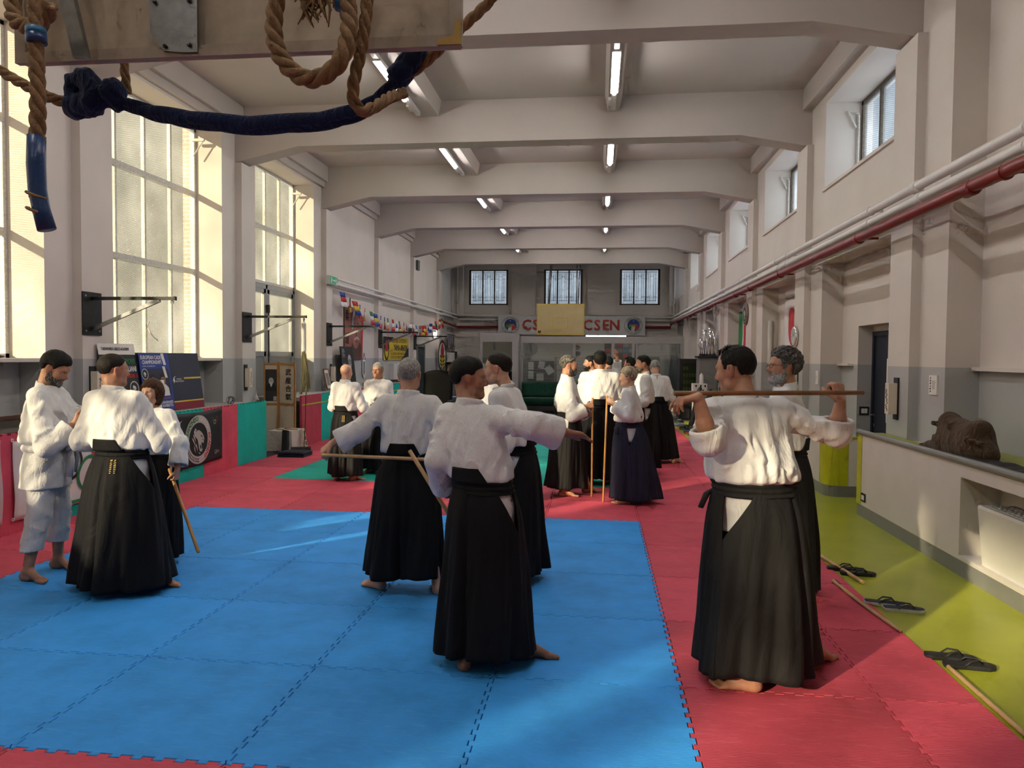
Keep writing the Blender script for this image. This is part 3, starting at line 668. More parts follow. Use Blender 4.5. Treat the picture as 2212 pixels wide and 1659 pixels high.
def hairm(name, c1, c2, amt):
    m, nt, lk, b = nodes_of(name); MATS[name] = m
    tc = N(nt, 'ShaderNodeTexCoord'); mp = N(nt, 'ShaderNodeMapping'); mp.inputs['Scale'].default_value = (1, .35, .35); lk.new(tc.outputs['Object'], mp.inputs['Vector'])
    nz = N(nt, 'ShaderNodeTexNoise', Scale=190.0, Detail=3.0, Distortion=.6); lk.new(mp.outputs[0], nz.inputs['Vector'])
    n2 = N(nt, 'ShaderNodeTexNoise', Scale=18.0, Detail=3.0); lk.new(tc.outputs['Object'], n2.inputs['Vector'])
    ad = N(nt, 'ShaderNodeMath', _operation='MULTIPLY_ADD'); lk.new(n2.outputs['Fac'], ad.inputs[0]); ad.inputs[1].default_value = .45; lk.new(nz.outputs['Fac'], ad.inputs[2])
    mr = N(nt, 'ShaderNodeMapRange', **{'From Min': .84 - amt * .34, 'From Max': 1.06 - amt * .28}); lk.new(ad.outputs[0], mr.inputs['Value'])
    mx = N(nt, 'ShaderNodeMix', _data_type='RGBA'); lk.new(mr.outputs[0], mx.inputs[0]); mx.inputs[6].default_value = (*c1, 1); mx.inputs[7].default_value = (*c2, 1)
    lk.new(mx.outputs[2], b.inputs['Base Color']); b.inputs['Roughness'].default_value = .62; b.inputs['Specular IOR Level'].default_value = .25
    bp = N(nt, 'ShaderNodeBump', Strength=.7, Distance=.006); lk.new(nz.outputs['Fac'], bp.inputs['Height']); lk.new(bp.outputs[0], b.inputs['Normal'])
    return m
H_DARK = hairm('hair_dark', (.004, .0035, .003), (.016, .013, .011), .1); H_SALT = hairm('hair_salt_pepper', (.035, .03, .026), (.30, .28, .25), .5)
H_GREY = hairm('hair_grey', (.20, .19, .18), (.45, .44, .42), .6); H_BRWN = hairm('hair_auburn', (.055, .020, .008), (.12, .05, .02), .4)
H_BLND = hairm('hair_ash_blond', (.16, .12, .07), (.52, .46, .36), .6); H_BDRK = hairm('hair_brown', (.009, .006, .004), (.03, .02, .013), .3); H_CURL = hairm('hair_curly_grey', (.045, .042, .04), (.22, .21, .20), .45)
EYEW = mat('eye_white', (.62, .58, .54), .25, 0); EYED = mat('eye_dark', (.02, .012, .008), .15, 0)

def rz(a): c, s_ = math.cos(a), math.sin(a); return np.array([[c, -s_, 0], [s_, c, 0], [0, 0, 1]])
def rx(a): c, s_ = math.cos(a), math.sin(a); return np.array([[1, 0, 0], [0, c, -s_], [0, s_, c]])
def ry(a): c, s_ = math.cos(a), math.sin(a); return np.array([[c, 0, s_], [0, 1, 0], [-s_, 0, c]])
nrm = lambda v: np.array(v, float) / (np.linalg.norm(v) + 1e-9)

def hand_mesh(W, E, D, Np, T, curl, thumb, vs, spread=.12, g=1.0):
    """hand at wrist W (forearm from E), pointing along D, palm facing Np, thumb on side T;
    curl: 3 joint angles (or one triple per finger), thumb: (towards palm base, towards palm tip, sideways tip)"""
    W, E = np.array(W, float), np.array(E, float); D = nrm(D); Np = nrm(np.array(Np, float) - D * (np.array(Np) @ D)); T = nrm(np.array(T, float) - D * (np.array(T) @ D) - Np * (np.array(T) @ Np))
    S = E + (W - E) * .12; f = Field(np.minimum(S, W) - .21 * g, np.maximum(S, W) + .21 * g, vs)
    f.cone(S, S + (W - S) * .35, .040 * g, .043 * g, .01).cone(S + (W - S) * .3, W, .043 * g, .027 * g, .01)
    offs = [.028, .0095, -.0095, -.027]; lens = [.072, .080, .074, .058]
    for i in range(4):
        o = offs[i] * g; kn = W + D * (.090 - abs(i - 1) * .004) * g + T * o
        f.cone(W + D * .012 + T * o * .55, kn, .0165 * g, .0125 * g, .010)
        d0 = nrm(D + T * spread * (1.5 - i) * .5); p = kn; c = curl[i] if isinstance(curl[0], (list, tuple)) else curl; th = 0; r = (.0100, .0090, .0080, .0066)
        for j, fr in enumerate((.45, .30, .25)):
            th += c[j]; q = p + (d0 * math.cos(th) + Np * math.sin(th)) * lens[i] * fr * g
            f.cone(p, q, r[j] * g, r[j + 1] * g, .004); p = q
    t0 = W + D * .022 * g + T * .020 * g; d = nrm(D * .75 + T * .75 + Np * thumb[0]); t1 = t0 + d * .042 * g
    f.cone(t0, t1, .0170 * g, .0125 * g, .010); d = nrm(D * .95 + T * .25 + Np * thumb[1]); t2 = t1 + d * .032 * g; f.cone(t1, t2, .0118 * g, .0102 * g, .005)
    d = nrm(D * .9 + T * thumb[2] + Np * thumb[1]); f.cone(t2, t2 + d * .026 * g, .0102 * g, .0078 * g, .004)
    return f.mesh()
FIST = (1.25, 1.45, .9); RELAX = (.30, .35, .25); FLAT = (.06, .08, .06)

def foot_mesh(A, K, yaw, vs, g=1.0):
    """foot with ankle A above the floor, shin from knee K, toes pointing along yaw (0 = +y)"""
    A, K = np.array(A, float), np.array(K, float); M = rz(yaw); P = lambda x, y, z: np.array([A[0], A[1], 0]) + M @ (np.array([x, y, z]) * g) + np.array([0, 0, 0])
    S = A + (K - A) * .55; az = A[2]
    f = Field(np.minimum(S, [A[0] - .2, A[1] - .2, -.012]) - [.06, .06, 0], np.maximum(S, [A[0] + .2, A[1] + .2, .1]) + .06, vs)
    f.cone(S, A, .050 * g, .034 * g, .015)
    f.cone(A, P(0, -.035, .035), .034 * g, .033 * g, .02); f.cone(P(0, -.032, .036), P(0, .0, .03), .034 * g, .03 * g, .02)
    f.cone(A + M @ np.array([0, .012, -.005]), P(.012, .115, .026), .032 * g, .024 * g, .02); f.cone(P(0, -.02, .028), P(-.022, .11, .020), .026 * g, .019 * g, .02)
    for i, (x, L, r) in enumerate(((.027, .058, .0145), (.006, .055, .0105), (-.010, .048, .0098), (-.025, .040, .0092), (-.038, .030, .0088))):
        f.cone(P(x * .85, .12 - abs(x - .02) * .35, .018), P(x * 1.1, .125 + L - abs(x - .02) * .3, .012), (r + .003) * g, r * g, .006)
    X, Y, Z = f.grid((slice(None),) * 3); f.F = np.maximum(f.F, (.001 - Z) * np.ones_like(f.F)).astype(np.float32)
    return f.mesh()

HAIR = {   # outer radii growth, hairline z over y (head frame), front cut, waviness
    'short': (.011, ([-.14, -.075, -.055, -.035, .004, .016, .030, .046, .075, .12], [-.070, -.062, -.030, .018, .022, .004, .002, .042, .064, .074]), .003),
    'crop': (.006, ([-.14, -.075, -.055, -.035, .004, .016, .030, .046, .070, .12], [-.066, -.058, -.028, .018, .022, .006, .006, .046, .074, .082]), .001),
    'thick': (.019, ([-.14, -.075, -.055, -.035, .004, .016, .030, .046, .078, .12], [-.080, -.075, -.040, .012, .018, -.004, -.004, .038, .062, .072]), .0035),
    'curly': (.026, ([-.14, -.05, -.042, .006, .012, .030, .044, .075, .12], [-.095, -.095, .010, .010, -.022, -.022, .044, .066, .074]), .010),
    'bob': (.028, ([-.14, .030, .040, .052, .075, .13], [-.120, -.115, -.06, .020, .040, .050]), .004),
    'tousled': (.020, ([-.14, -.05, -.045, .012, .030, .045, .075, .12], [-.092, -.090, -.030, -.028, -.020, .034, .048, .056]), .005),
    'balding': (.009, ([-.14, -.05, -.040, .010, .016, .034, .040, .12], [-.085, -.085, .020, .020, -.020, -.020, .030, .2]), .003),
}
def head_meshes(H, M, g, o, vs):
    """head at centre H (ear level), rotation M, scale g"""
    B = []; P = lambda x, y, z: H + M @ (np.array([x, y, z]) * g)
    f = Field(H - .20 * g, H + np.array([.17, .17, .17]) * g, vs); f.lo = f.lo
    E = lambda c, r, k=.02, sub=False: f.ell(P(*c), np.array(r) * g, k * g, sub, M)
    Cn = lambda a, b, ra, rb, k=.015, sub=False: f.cone(P(*a), P(*b), ra * g, rb * g, k * g, sub)
    E((0, -.014, .034), (.075, .095, .086)); E((0, .028, .010), (.066, .066, .080), .03)
    fat = o.get('fat', 0); E((0, .030, -.045), (.054 + fat, .056 + fat * .6, .070), .03)
    for s in (-1, 1):
        Cn((s * .056, -.002, -.030), (s * (.044 + fat), .016, -.072), .020, .020, .03); Cn((s * (.042 + fat), .018, -.074), (0, .068, -.094), .020, .019, .03)
        E((s * .038, .056, -.024), (.026, .026, .028), .025); E((s * .0135, .094, -.034), (.010, .011, .009), .008)
        E((s * .0785, -.006, -.006), (.0085, .020, .033), .008); E((s * .083, -.014, .006), (.007, .016, .022), .006); E((s * .090, .0, .004), (.007, .009, .016), .004, True)
        E((s * .031, .099, .004), (.017, .016, .012), .012, True)
    Cn((-.036, .078, .026), (.036, .078, .026), .0125, .0125, .015)
    Cn((0, .088, .016), (0, .108, -.024), .0085, .0130, .012); E((0, .105, -.030), (.0125, .013, .010), .008)
    Cn((-.016, .086, -.058), (.016, .086, -.058), .0085, .0085, .010); Cn((-.014, .083, -.072), (.014, .083, -.072), .0085, .0085, .010)
    E((0, .074, -.096), (.021, .018, .017), .02)
    nb = o['neck']; f.cone(P(0, -.028, -.055), np.array(nb), .050 * g, .056 * g, .03)
    B.append(f.mesh())
    out = {'body': B}
    hk = o.get('hair')
    if hk:
        gr, (hy, hz), wv = HAIR[hk]; h = Field(H - .19 * g, H + np.array([.19, .19, .19]) * g, vs)
        h.ell(P(0, -.014, .036), np.array([.075 + gr, .095 + gr, .086 + gr * (1.15 if hk != 'crop' else 1)]) * g, 0, False, M)
        if hk in ('bob',): h.cone(P(0, -.03, 0), P(0, -.03, -.07), .098 * g, .092 * g, .03); 
        if hk in ('short', 'thick', 'curly', 'tousled', 'crop'): h.ell(P(0, .032, .055), np.array([.060 + gr * .6, .050 + gr * .6, .055 + gr]) * g, .02, False, M)
        X, Y, Z = h.grid((slice(None),) * 3); x, y, z = X - H[0], Y - H[1], Z - H[2]
        lx, ly, lz = ((M[0][i] * x + M[1][i] * y + M[2][i] * z) / g for i in range(3))
        rngs = o.get('seed', 1) * 1.7
        w = np.sin(lx * 95 + 14 * lz * 6 + rngs) * np.sin(ly * 80 + lz * 60 + rngs) + .6 * np.sin(lx * 210 - ly * 120 + rngs) * np.sin(lz * 190 + rngs)
        h.F = h.F + (w * wv * .55 * g).astype(np.float32)
        cut = (np.interp(ly.ravel(), hy, hz).reshape(ly.shape) + .004 * np.sin(lx * 160 + ly * 90) - lz) * .75 * g
        h.F = h.F + (gr * .9 * g * np.exp(-np.maximum(-cut, 0) / (.016 * g))).astype(np.float32); h.F = np.maximum(h.F, cut)
        if hk == 'balding':
            d = np.sqrt((lx / .055) ** 2 + ((ly - .065) / .085) ** 2 + ((lz - .13) / .060) ** 2) - 1; h.F = np.maximum(h.F, -d * .05 * g)
        if hk == 'bob': h.F = np.maximum(h.F, -((np.sqrt((lx / .066) ** 2 + ((ly - .105) / .075) ** 2 + ((lz + .035) / .083) ** 2) - 1) * .06 * g))
        h.F = h.F.astype(np.float32); out['hair'] = h.mesh()
        if hk == 'balding':   # thin wisps standing on the forehead
            V, Fq = out['hair']; mbw = MB(); rs = random.Random(3)
            for i in range(220):
                a = rs.uniform(-.055, .055); yy = rs.uniform(.015, .075); b0 = P(a, yy, .112 - 2.6 * max(yy - .02, 0) ** 2 * 3 - abs(a) * .25)
                c1 = P(a * 1.15, yy - .015 + rs.uniform(-.01, .02), .128 + rs.uniform(0, .012) - max(yy - .02, 0) * .5); c2 = P(a * 1.2 + rs.uniform(-.015, .015), yy - .03 + rs.uniform(-.02, .03), .130 + rs.uniform(-.006, .010) - max(yy - .02, 0) * .4)
                mbw.tube([b0, c1, c2], [.0009 * g, .0008 * g, .0004 * g], 3, False)
            out['wisps'] = mbw
    if o.get('beard'):
        t = o['beard']; h = Field(H - .17 * g, H + .15 * g, vs)
        h.ell(P(0, .032, -.050), np.array([.056 + fat + t, .056 + fat * .6 + t, .070 + t]) * g, 0, False, M)
        for s in (-1, 1):
            h.cone(P(s * .054, .004, -.020), P(s * (.045 + fat), .018, -.074), (.020 + t) * g, (.021 + t) * g, .02); h.cone(P(s * (.042 + fat), .018, -.074), P(0, .070, -.096), (.021 + t) * g, (.020 + t * 1.5) * g, .02)
        h.cone(P(-.022, .090, -.048), P(.022, .090, -.048), .009 * g, .009 * g, .01)
        X, Y, Z = h.grid((slice(None),) * 3); x, y, z = X - H[0], Y - H[1], Z - H[2]
        lx, ly, lz = ((M[0][i] * x + M[1][i] * y + M[2][i] * z) / g for i in range(3))
        top = np.interp(ly.ravel(), [-.05, .015, .04, .07, .11], [.0, -.005, -.045, -.046, -.040]).reshape(ly.shape)
        F2 = np.maximum(h.F, (lz - top) * .8 * g); F2 = np.maximum(F2, (-.004 - ly) * g)
        d = np.sqrt((lx / .020) ** 2 + ((ly - .10) / .04) ** 2 + ((lz + .066) / .0085) ** 2) - 1; F2 = np.maximum(F2, -d * .008)
        if o.get('goatee'): F2 = np.maximum(F2, (np.abs(lx) - .026) * g)
        h.F = (F2 + np.sin(lx * 300) * np.sin(lz * 260 + ly * 200) * .0006).astype(np.float32); out['beard'] = h.mesh()
    ey = MB(); ey.m = 0
    for s in (-1, 1):
        c = P(s * .031, .0765, .0035); fw = M @ np.array([0, 1, 0])
        sph = lambda cc, r: [(cc + r * np.array([math.cos(a) * math.cos(b), math.sin(a) * math.cos(b), math.sin(b)])) for b in np.linspace(-PI / 2, PI / 2, 7) for a in np.linspace(0, 2 * PI, 11)[:-1]]
        fsx = [(i * 10 + k, i * 10 + (k + 1) % 10, (i + 1) * 10 + (k + 1) % 10, (i + 1) * 10 + k) for i in range(6) for k in range(10)]
        ey.m = 0; ey.add(sph(c, .0122 * g), fsx); ey.m = 1; ey.add(sph(c + fw * .0075 * g, .0058 * g), fsx)
    out['eyes'] = ey
    br = MB()
    for s in (-1, 1): br.tube([P(s * .014, .0895, .024), P(s * .030, .0885, .030), P(s * .049, .0745, .024)], [.0042 * g, .0046 * g, .002 * g], 5)
    out['brows'] = br
    if o.get('glasses'):
        gm = MB()
        for s in (-1, 1):
            pts = [P(s * .033 + .023 * math.cos(a), .101 - .004 * math.cos(a) * s, .003 + .0165 * math.sin(a)) for a in np.linspace(0, 2 * PI, 17)]
            gm.tube(pts, .0014 * g, 5, False); gm.tube([P(s * .056, .099, .008), P(s * .076, .05, .010), P(s * .080, -.005, .010)], .0016 * g, 5)
        gm.tube([P(-.010, .106, .006), P(0, .109, .009), P(.010, .106, .006)], .0014 * g, 5); out['glasses'] = gm
    return out

def person(label, base, face, height, hair=None, hmat=None, skinm=SK1, arms=None, feet=None, head=(0, 0, 0), lean=(0, 0), outfit='hakama', hak=None, gi=GI, beard=None, bmat=None, glasses=False, goatee=False, fat=0, bulk=1.0, belly=0, hem=None, slit=True, knot=False, fine=1.0, seed=1, split=0.0, collar=True, embroid=False, roll=0.0, fem=False, hem_z=.075, twist=0.0):
    """base (x,y) on the mat, face = heading in degrees (0 looks away along the hall, + turns to the left of the picture).
    arms: {'R': (elbow, wrist, hand dir, palm normal, thumb side, curl, thumb)} in metres for a 1.75 m figure, person facing +y, right hand +x"""
    g = height / 1.75; vsH, vsB = .0052 * fine, .0095 * fine; rs = random.Random(seed)
    lx, ly = lean; sp = lambda x, y, z: np.array([(x + lx * max(z - .95, 0)) * g, (y + ly * max(z - .95, 0)) * g, z * g])   # sheared spine
    sh = {'R': sp(.168 * bulk ** .8, -.005, 1.402), 'L': sp(-.168 * bulk ** .8, -.005, 1.402)}
    parts = []; neckb = sp(0, -.030, 1.465)
    HC = sp(0, .012, 1.625) + np.array([0, -.03 * math.sin(head[1]) * 0 + math.sin(-head[1]) * .06 * g, -abs(math.sin(head[1])) * .015 * g])
    MH = rz(head[0]) @ rx(head[1]) @ ry(head[2])
    ho = head_meshes(HC, MH, g * (.97 if fem else 1.0), dict(hair=hair, beard=beard, glasses=glasses, goatee=goatee, fat=fat, neck=neckb, seed=seed), vsH)
    parts += ho['body']
    # hidden core of the body, so that the figure is whole under the clothes
    lo, hi = np.array([-.28, -.25, .05]) * g, np.array([.28, .25, 1.5]) * g
    core = Field(lo - [.1 * 1, .15, 0], hi + [.1, .15, 0], .018)
    core.cone(sp(0, -.01, 1.0), sp(0, -.01, 1.36), .09 * g, .10 * g, .05); core.cone(sh['L'], sh['R'], .05 * g, .05 * g, .05); core.cone(neckb, sp(0, -.01, 1.3), .055 * g, .08 * g, .04)
    feet = feet or {'R': ((.11, 0), -.25), 'L': ((-.11, 0), .25)}
    ft = {}
    for s, sg in (('R', 1), ('L', -1)):
        (fx, fy), fyaw = feet[s]; A = np.array([fx * g, fy * g, .085 * g]); hip = sp(sg * .085, 0, .92); K = (hip + A) / 2 + np.array([0, .03 * g, .02 * g]); ft[s] = (A, K, fyaw)
        core.cone(hip, K, .075 * g, .05 * g, .03); core.cone(K, A + [0, 0, .04], .048 * g, .034 * g, .02); core.cone(sp(0, 0, 1.0), hip, .09 * g, .08 * g, .04)
        parts.append(foot_mesh(A, K, fyaw, vsH * 1.05, g))
    parts.append(core.mesh())
    # arms
    arms = arms or {}; AR = {}
    for s, sg in (('R', 1), ('L', -1)):
        a = arms.get(s) or ((sg * .26, .0, 1.12), (sg * .27, .09, .88), (0, .15, -1), (-sg, 0, 0), (0, 1, 0), RELAX, (.2, .2, 0))
        el, wr = (np.array(q) * g for q in a[:2]); AR[s] = (el, wr)
        parts.append(hand_mesh(wr, el, a[2], a[3], a[4], a[5], a[6], .0042 * fine, g=g * (.94 if fem else 1.0)))
    def lipcol(V):
        c = np.zeros((len(V), 3)); L = (V - HC) @ MH / g
        m = (np.abs(L[:, 0]) < .024) & (L[:, 1] > .075) & (np.abs(L[:, 2] + .065) < .013); c[m, 0] = .8
        m = (np.abs(L[:, 0]) > .07) & (np.abs(L[:, 2]) < .04) & (np.abs(L[:, 1]) < .04); c[m, 0] = .45
        m = (L[:, 1] > .098) & (np.abs(L[:, 2] + .03) < .02) & (np.abs(L[:, 0]) < .03); c[m, 0] = .3
        m = (V[:, 2] < .05 * g); c[m, 0] = .15
        return c
    body = np_obj('person', parts, skinm, None, lipcol)
    body.location = (base[0], base[1], 0); body.rotation_euler = (0, 0, math.radians(face))
    tag(body, label, 'person', 'people training in the hall')
    ch = lambda nm, mb, m, sm='auto': mb.build(nm, m, body, sm, world=False)
    if 'hair' in ho: np_obj('hair', [ho['hair']], hmat, body)
    if 'wisps' in ho: ch('loose_hair', ho['wisps'], hmat)
    if 'beard' in ho: np_obj('beard', [ho['beard']], bmat or hmat, body)
    ch('eyes', ho['eyes'], [EYEW, EYED], True); ch('eyebrows', ho['brows'], bmat or hmat or H_SALT, True)
    if 'glasses' in ho: ch('glasses', ho['glasses'], DKMETAL, True)
    # ---- jacket
    B = bulk
    ext = 1.02
    pts = np.array([v for s in AR for v in AR[s]] + [sh['R'], sh['L']])
    lo = np.minimum(pts.min(0) - .14, np.array([-.27 * B, -.26, .60]) * g); hi = np.maximum(pts.max(0) + .14, np.array([.27 * B, .30, 1.56]) * g)
    j = Field(lo, hi, vsB)
    long = outfit == 'trousers'
    rows = ([(.70, .205, .165), (.92, .190, .150)] if long else [(.80, .180, .140), (.92, .178, .138)]) + [ (1.00, .165, .128), (1.040, .170, .132 + belly * .5), (1.062, .190, .150 + belly), (1.10, .194, .153 + belly), (1.16, .192, .150 + belly * .8), (1.26, .190, .140), (1.33, .182, .130), (1.385, .160, .114), (1.435, .112, .094), (1.482, .076, .080)]
    R = []
    for z, a, b in rows:
        c = sp(0, -.008 + (belly * .35 if 1.05 < z < 1.3 else 0), z); R.append((c[2], c[0], c[1], a * B * g, b * (B * .5 + .5) * g))
    j.loft(R, .02, 2.25)
    for s, sg in (('R', 1), ('L', -1)):
        S, (El, Wr) = sh[s], AR[s]; fa = nrm(Wr - El); ua = nrm(El - S); cuff = Wr - fa * (.055 + roll * (1 if s == 'L' else .5)) * g
        if roll and s == 'L': cuff = El + fa * .05 * g
        S2 = S + (sp(0, -.01, 1.43) - S) * .45
        j.cone(S2, S, .062 * g, .066 * g, .05); j.cone(S, El, .068 * g * B ** .3, .070 * g, .05)
        j.cone(El, cuff, .074 * g, .082 * g, .03)
        drop = np.array([0, 0, -.042 * g]); drop = drop - fa * (drop @ fa)
        j.cone(El + drop * .5, cuff + drop, .060 * g, .068 * g, .03)                       # cloth hanging under the forearm
        if roll and s == 'L': j.cone(cuff - fa * .012, cuff + fa * .010, .080 * g, .078 * g, .012)
        # creases
        side = nrm(np.cross(ua, [0.3, 1, .2])); up2 = np.cross(ua, side)
        for t in range(7):
            u = rs.uniform(.15, .95); p0 = S + (El - S) * u; ang = rs.uniform(0, 2 * PI); d = side * math.cos(ang) + up2 * math.sin(ang); d2 = side * math.cos(ang + 1.1) + up2 * math.sin(ang + 1.1)
            j.cone(p0 + d * .076 * g, p0 + (El - S) * rs.uniform(.1, .28) + d2 * .074 * g, .013 * g, .004 * g, .022)
        sd = nrm(np.cross(fa, [.3, .2, 1])); up3 = np.cross(fa, sd)
        for t in range(5):
            u = rs.uniform(.0, .8); p0 = El + (cuff - El) * u; ang = rs.uniform(0, 2 * PI); d = sd * math.cos(ang) + up3 * math.sin(ang); d2 = sd * math.cos(ang + 1.2) + up3 * math.sin(ang + 1.2)
            j.cone(p0 + d * .070 * g, p0 + (cuff - El) * .2 + d2 * .070 * g, .012 * g, .004 * g, .02)
    for sy in (-1, 1):                               # folds running from the shoulders and armpits down to the waist
        for t in range(11):
            x0 = rs.uniform(-.15, .15) * B; z0 = rs.uniform(1.22, 1.40); x1 = x0 * rs.uniform(.4, 1.15) + rs.uniform(-.05, .05); z1 = rs.uniform(1.07, z0 - .08)
            bb = lambda x, z: (np.interp(z, [1.05, 1.16, 1.26, 1.42], [.146 + belly, .150 + belly * .8, .140, .105]) * (B * .5 + .5)) * math.sqrt(max(.05, 1 - (abs(x) / (.19 * B)) ** 2.25))
            a, b = sp(x0, sy * bb(x0, z0) - .008, z0), sp(x1, sy * bb(x1, z1) - .008, z1); a[1] += sy * -.004; b[1] += sy * -.004
            j.cone(a, b, .004 * g, .014 * g, .025)
    for t in range(20):                              # blousing just above the belt
        an = 2 * PI * t / 20 + rs.uniform(-.15, .15); c = sp(.188 * B * math.cos(an), (.146 + belly) * math.sin(an) * (B * .5 + .5) - .008, 1.085 + rs.uniform(-.01, .012)); j.cone(c + np.array([0, 0, .05]) * g, c - np.array([0, 0, .02]) * g, .004 * g, .011 * g, .022)
    ph = seed * 2.1
    j.wob(lambda X, Y, Z: .0035 * np.sin(X * 31 + Z * 23 + ph) * np.sin(Y * 29 - Z * 17 + ph) + .002 * np.sin(X * 67 - Z * 41 + Y * 38 + ph))
    for s in ('R', 'L'):                             # open the sleeve ends
        El, Wr = AR[s]; fa = nrm(Wr - El); cuff = Wr - fa * (.055 + roll * .5) * g
        if roll and s == 'L': cuff = El + fa * .06 * g
        drop0 = np.array([0, 0, -.040 * g]); drop0 = drop0 - fa * (drop0 @ fa); X, Y, Z = j.grid((slice(None),) * 3); pl = (X - cuff[0]) * fa[0] + (Y - cuff[1]) * fa[1] + (Z - cuff[2]) * fa[2]
        near = (np.sqrt((X - cuff[0]) ** 2 + (Y - cuff[1]) ** 2 + (Z - cuff[2]) ** 2) < .17 * g) & (pl > -.02)
        j.F = np.where(near, np.maximum(j.F, pl - .008), j.F).astype(np.float32)
        j.cone(cuff - fa * .06 * g, cuff + fa * .06 * g, .052 * g, .068 * g, .008, True); j.cone(cuff - fa * .05 * g + drop0 * .6, cuff + fa * .06 * g + drop0, .040 * g, .056 * g, .01, True)
    if collar:                                       # neck opening with a V at the chest
        j.cone(neckb + np.array([0, .012, .022]) * g, neckb + np.array([0, .02, .12]) * g, .054 * g, .075 * g, .012, True)
    V, Fq = j.mesh(); V = relax(V, Fq, 1, .35)
    jk = np_obj('jacket', [(V, Fq)], gi, body)
    # collar band
    if collar:
        cb = MB(); n = 26
        def cpath(t):                                # t 0..1 from left chest round the neck to right chest
            a = (t - .5) * 2; ang = a * 2.3; 
            x = .078 * math.sin(min(max(ang, -2.0), 2.0)) * 1.02; y = -.078 * math.cos(min(max(ang, -2.0), 2.0)) - .012
            z = 1.490 - .030 * abs(a) ** 1.5
            if abs(a) > .62: q = (abs(a) - .62) / .38; x = math.copysign(.072 - .075 * q, a) if a > 0 else -.072 + .060 * q; y = .045 + .085 * q ** .8; z = 1.475 - .29 * q
            return sp(x, y + .012, z)
        def band(u, v):
            c = cpath(u); a = (u - .5) * 2; outw = nrm([c[0], c[1] + .01, 0]); lift = .030 if abs(a) < .62 else .012
            return c + np.array([0, 0, 1]) * (v - .5) * 2 * lift * g + outw * (-.004 + (.014 if abs(a) < .62 else 0) * (1 - v)) * g + (np.array([1, 0, 0]) * (v - .5) * .035 * g * (0 if abs(a) < .62 else 1) * (1 if a > 0 else -1))
        cb.grid(lambda u, v: tuple(band(u, v)), n, 4, -.010 * g); cb.build('collar', gi, jk, True, world=False)
    # ---- trousers or hakama
    if outfit == 'trousers':
        t = Field(np.array([-.26, -.24, .15]) * g, np.array([.26, .26, 1.0]) * g, vsB)
        for s, sg in (('R', 1), ('L', -1)):
            A, K, _ = ft[s]; hip = sp(sg * .085, 0, .90); bot = A + (K - A) * .33
            t.cone(sp(0, 0, .92), hip, .13 * g, .115 * g, .05); t.cone(hip, K, .108 * g, .084 * g, .03); t.cone(K, bot, .084 * g, .080 * g, .02)
            for q in range(5): u = rs.uniform(0, .7); p = K + (bot - K) * u; an = rs.uniform(0, 6.3); t.cone(p + np.array([math.cos(an), math.sin(an), 0]) * .085 * g, p + np.array([math.cos(an + 1), math.sin(an + 1), -.5]) * .088 * g, .012 * g, .004 * g, .02)
            X, Y, Z = t.grid((slice(None),) * 3); near = np.sqrt((X - bot[0]) ** 2 + (Y - bot[1]) ** 2) < .125 * g
            t.F = np.where(near & (Z < bot[2] + .05), np.maximum(t.F, bot[2] + .0 - Z), t.F).astype(np.float32); t.cone(bot - [0, 0, .1], bot + [0, 0, .02], .062 * g, .058 * g, .01, True)
        t.wob(lambda X, Y, Z: .004 * np.sin(X * 27 + Z * 33 + ph) * np.sin(Y * 31 - Z * 21))
        np_obj('trousers', [t.mesh()], gi, body)
        b = MB(); ring = lambda u, v: (lambda an, c: (c[0] + (.178 * B + .012 * math.sin(PI * v)) * g * math.cos(an), c[1] + (.142 * (B * .5 + .5) + belly * .3 + .012 * math.sin(PI * v)) * g * math.sin(an), c[2] + (v - .5) * .05 * g))(2 * PI * u, sp(0, -.008, 1.01))
        b.grid(ring, 40, 5); kx, ky = .03, .155 + belly * .3
        b.tube([sp(.0, ky, 1.02), sp(.03, ky + .03, 1.03), sp(.05, ky + .01, .99), sp(.0, ky + .02, .985), sp(-.04, ky + .01, 1.02)], .022 * g, 8)
        b.tube([sp(.02, ky + .01, 1.0), sp(.06, ky + .03, .90), sp(.07, ky + .02, .78)], [.02 * g, .026 * g, .024 * g], 8, flat=(1.2, .5)); b.tube([sp(-.02, ky + .01, 1.0), sp(-.05, ky + .04, .92), sp(-.04, ky + .02, .80)], [.02 * g, .026 * g, .024 * g], 8, flat=(1.2, .5))
        ch('belt', b, gi, True)
        return body
    hak = hak or HAK; ha, hb, hx, hy = hem or (.27, .23, 0, 0)
    zt, zb = 1.015, hem_z
    def prof(v): return .170 + .022 * min(v / .12, 1), .134 + .022 * min(v / .12, 1)
    def hak_pt(an, v, front):
        a0, b0 = .174 * B, .138 * (B * .5 + .5) + belly * .45; e = v ** .85; hipa, hipb = .030 * math.sin(min(v / .25, 1) * PI / 2), .026 * math.sin(min(v / .25, 1) * PI / 2)
        a = a0 + hipa * (1 - v) + (ha - a0) * e; b = b0 + hipb * (1 - v) + (hb - b0) * e
        c, s_ = math.cos(an), math.sin(an); ct_, st_ = math.cos(an + twist), math.sin(an + twist)
        # pleats: deep folds on the front, one centre pleat on the back
        amp = .004 + .030 * v; ph2 = seed * .7
        if s_ > 0: pl = sum(math.exp(-(((an - q) / .085) ** 2)) * (1 if i % 2 else -1) for i, q in enumerate((.75, 1.0, 1.25, 1.45, 1.69, 1.9, 2.15, 2.4)))
        else: q = an - 1.5 * PI; pl = -1.6 * math.exp(-((q / .06) ** 2)) + .9 * math.exp(-(((q - .16) / .08) ** 2)) + .9 * math.exp(-(((q + .16) / .08) ** 2)) - .6 * math.exp(-(((q - .55) / .1) ** 2)) - .6 * math.exp(-(((q + .55) / .1) ** 2))
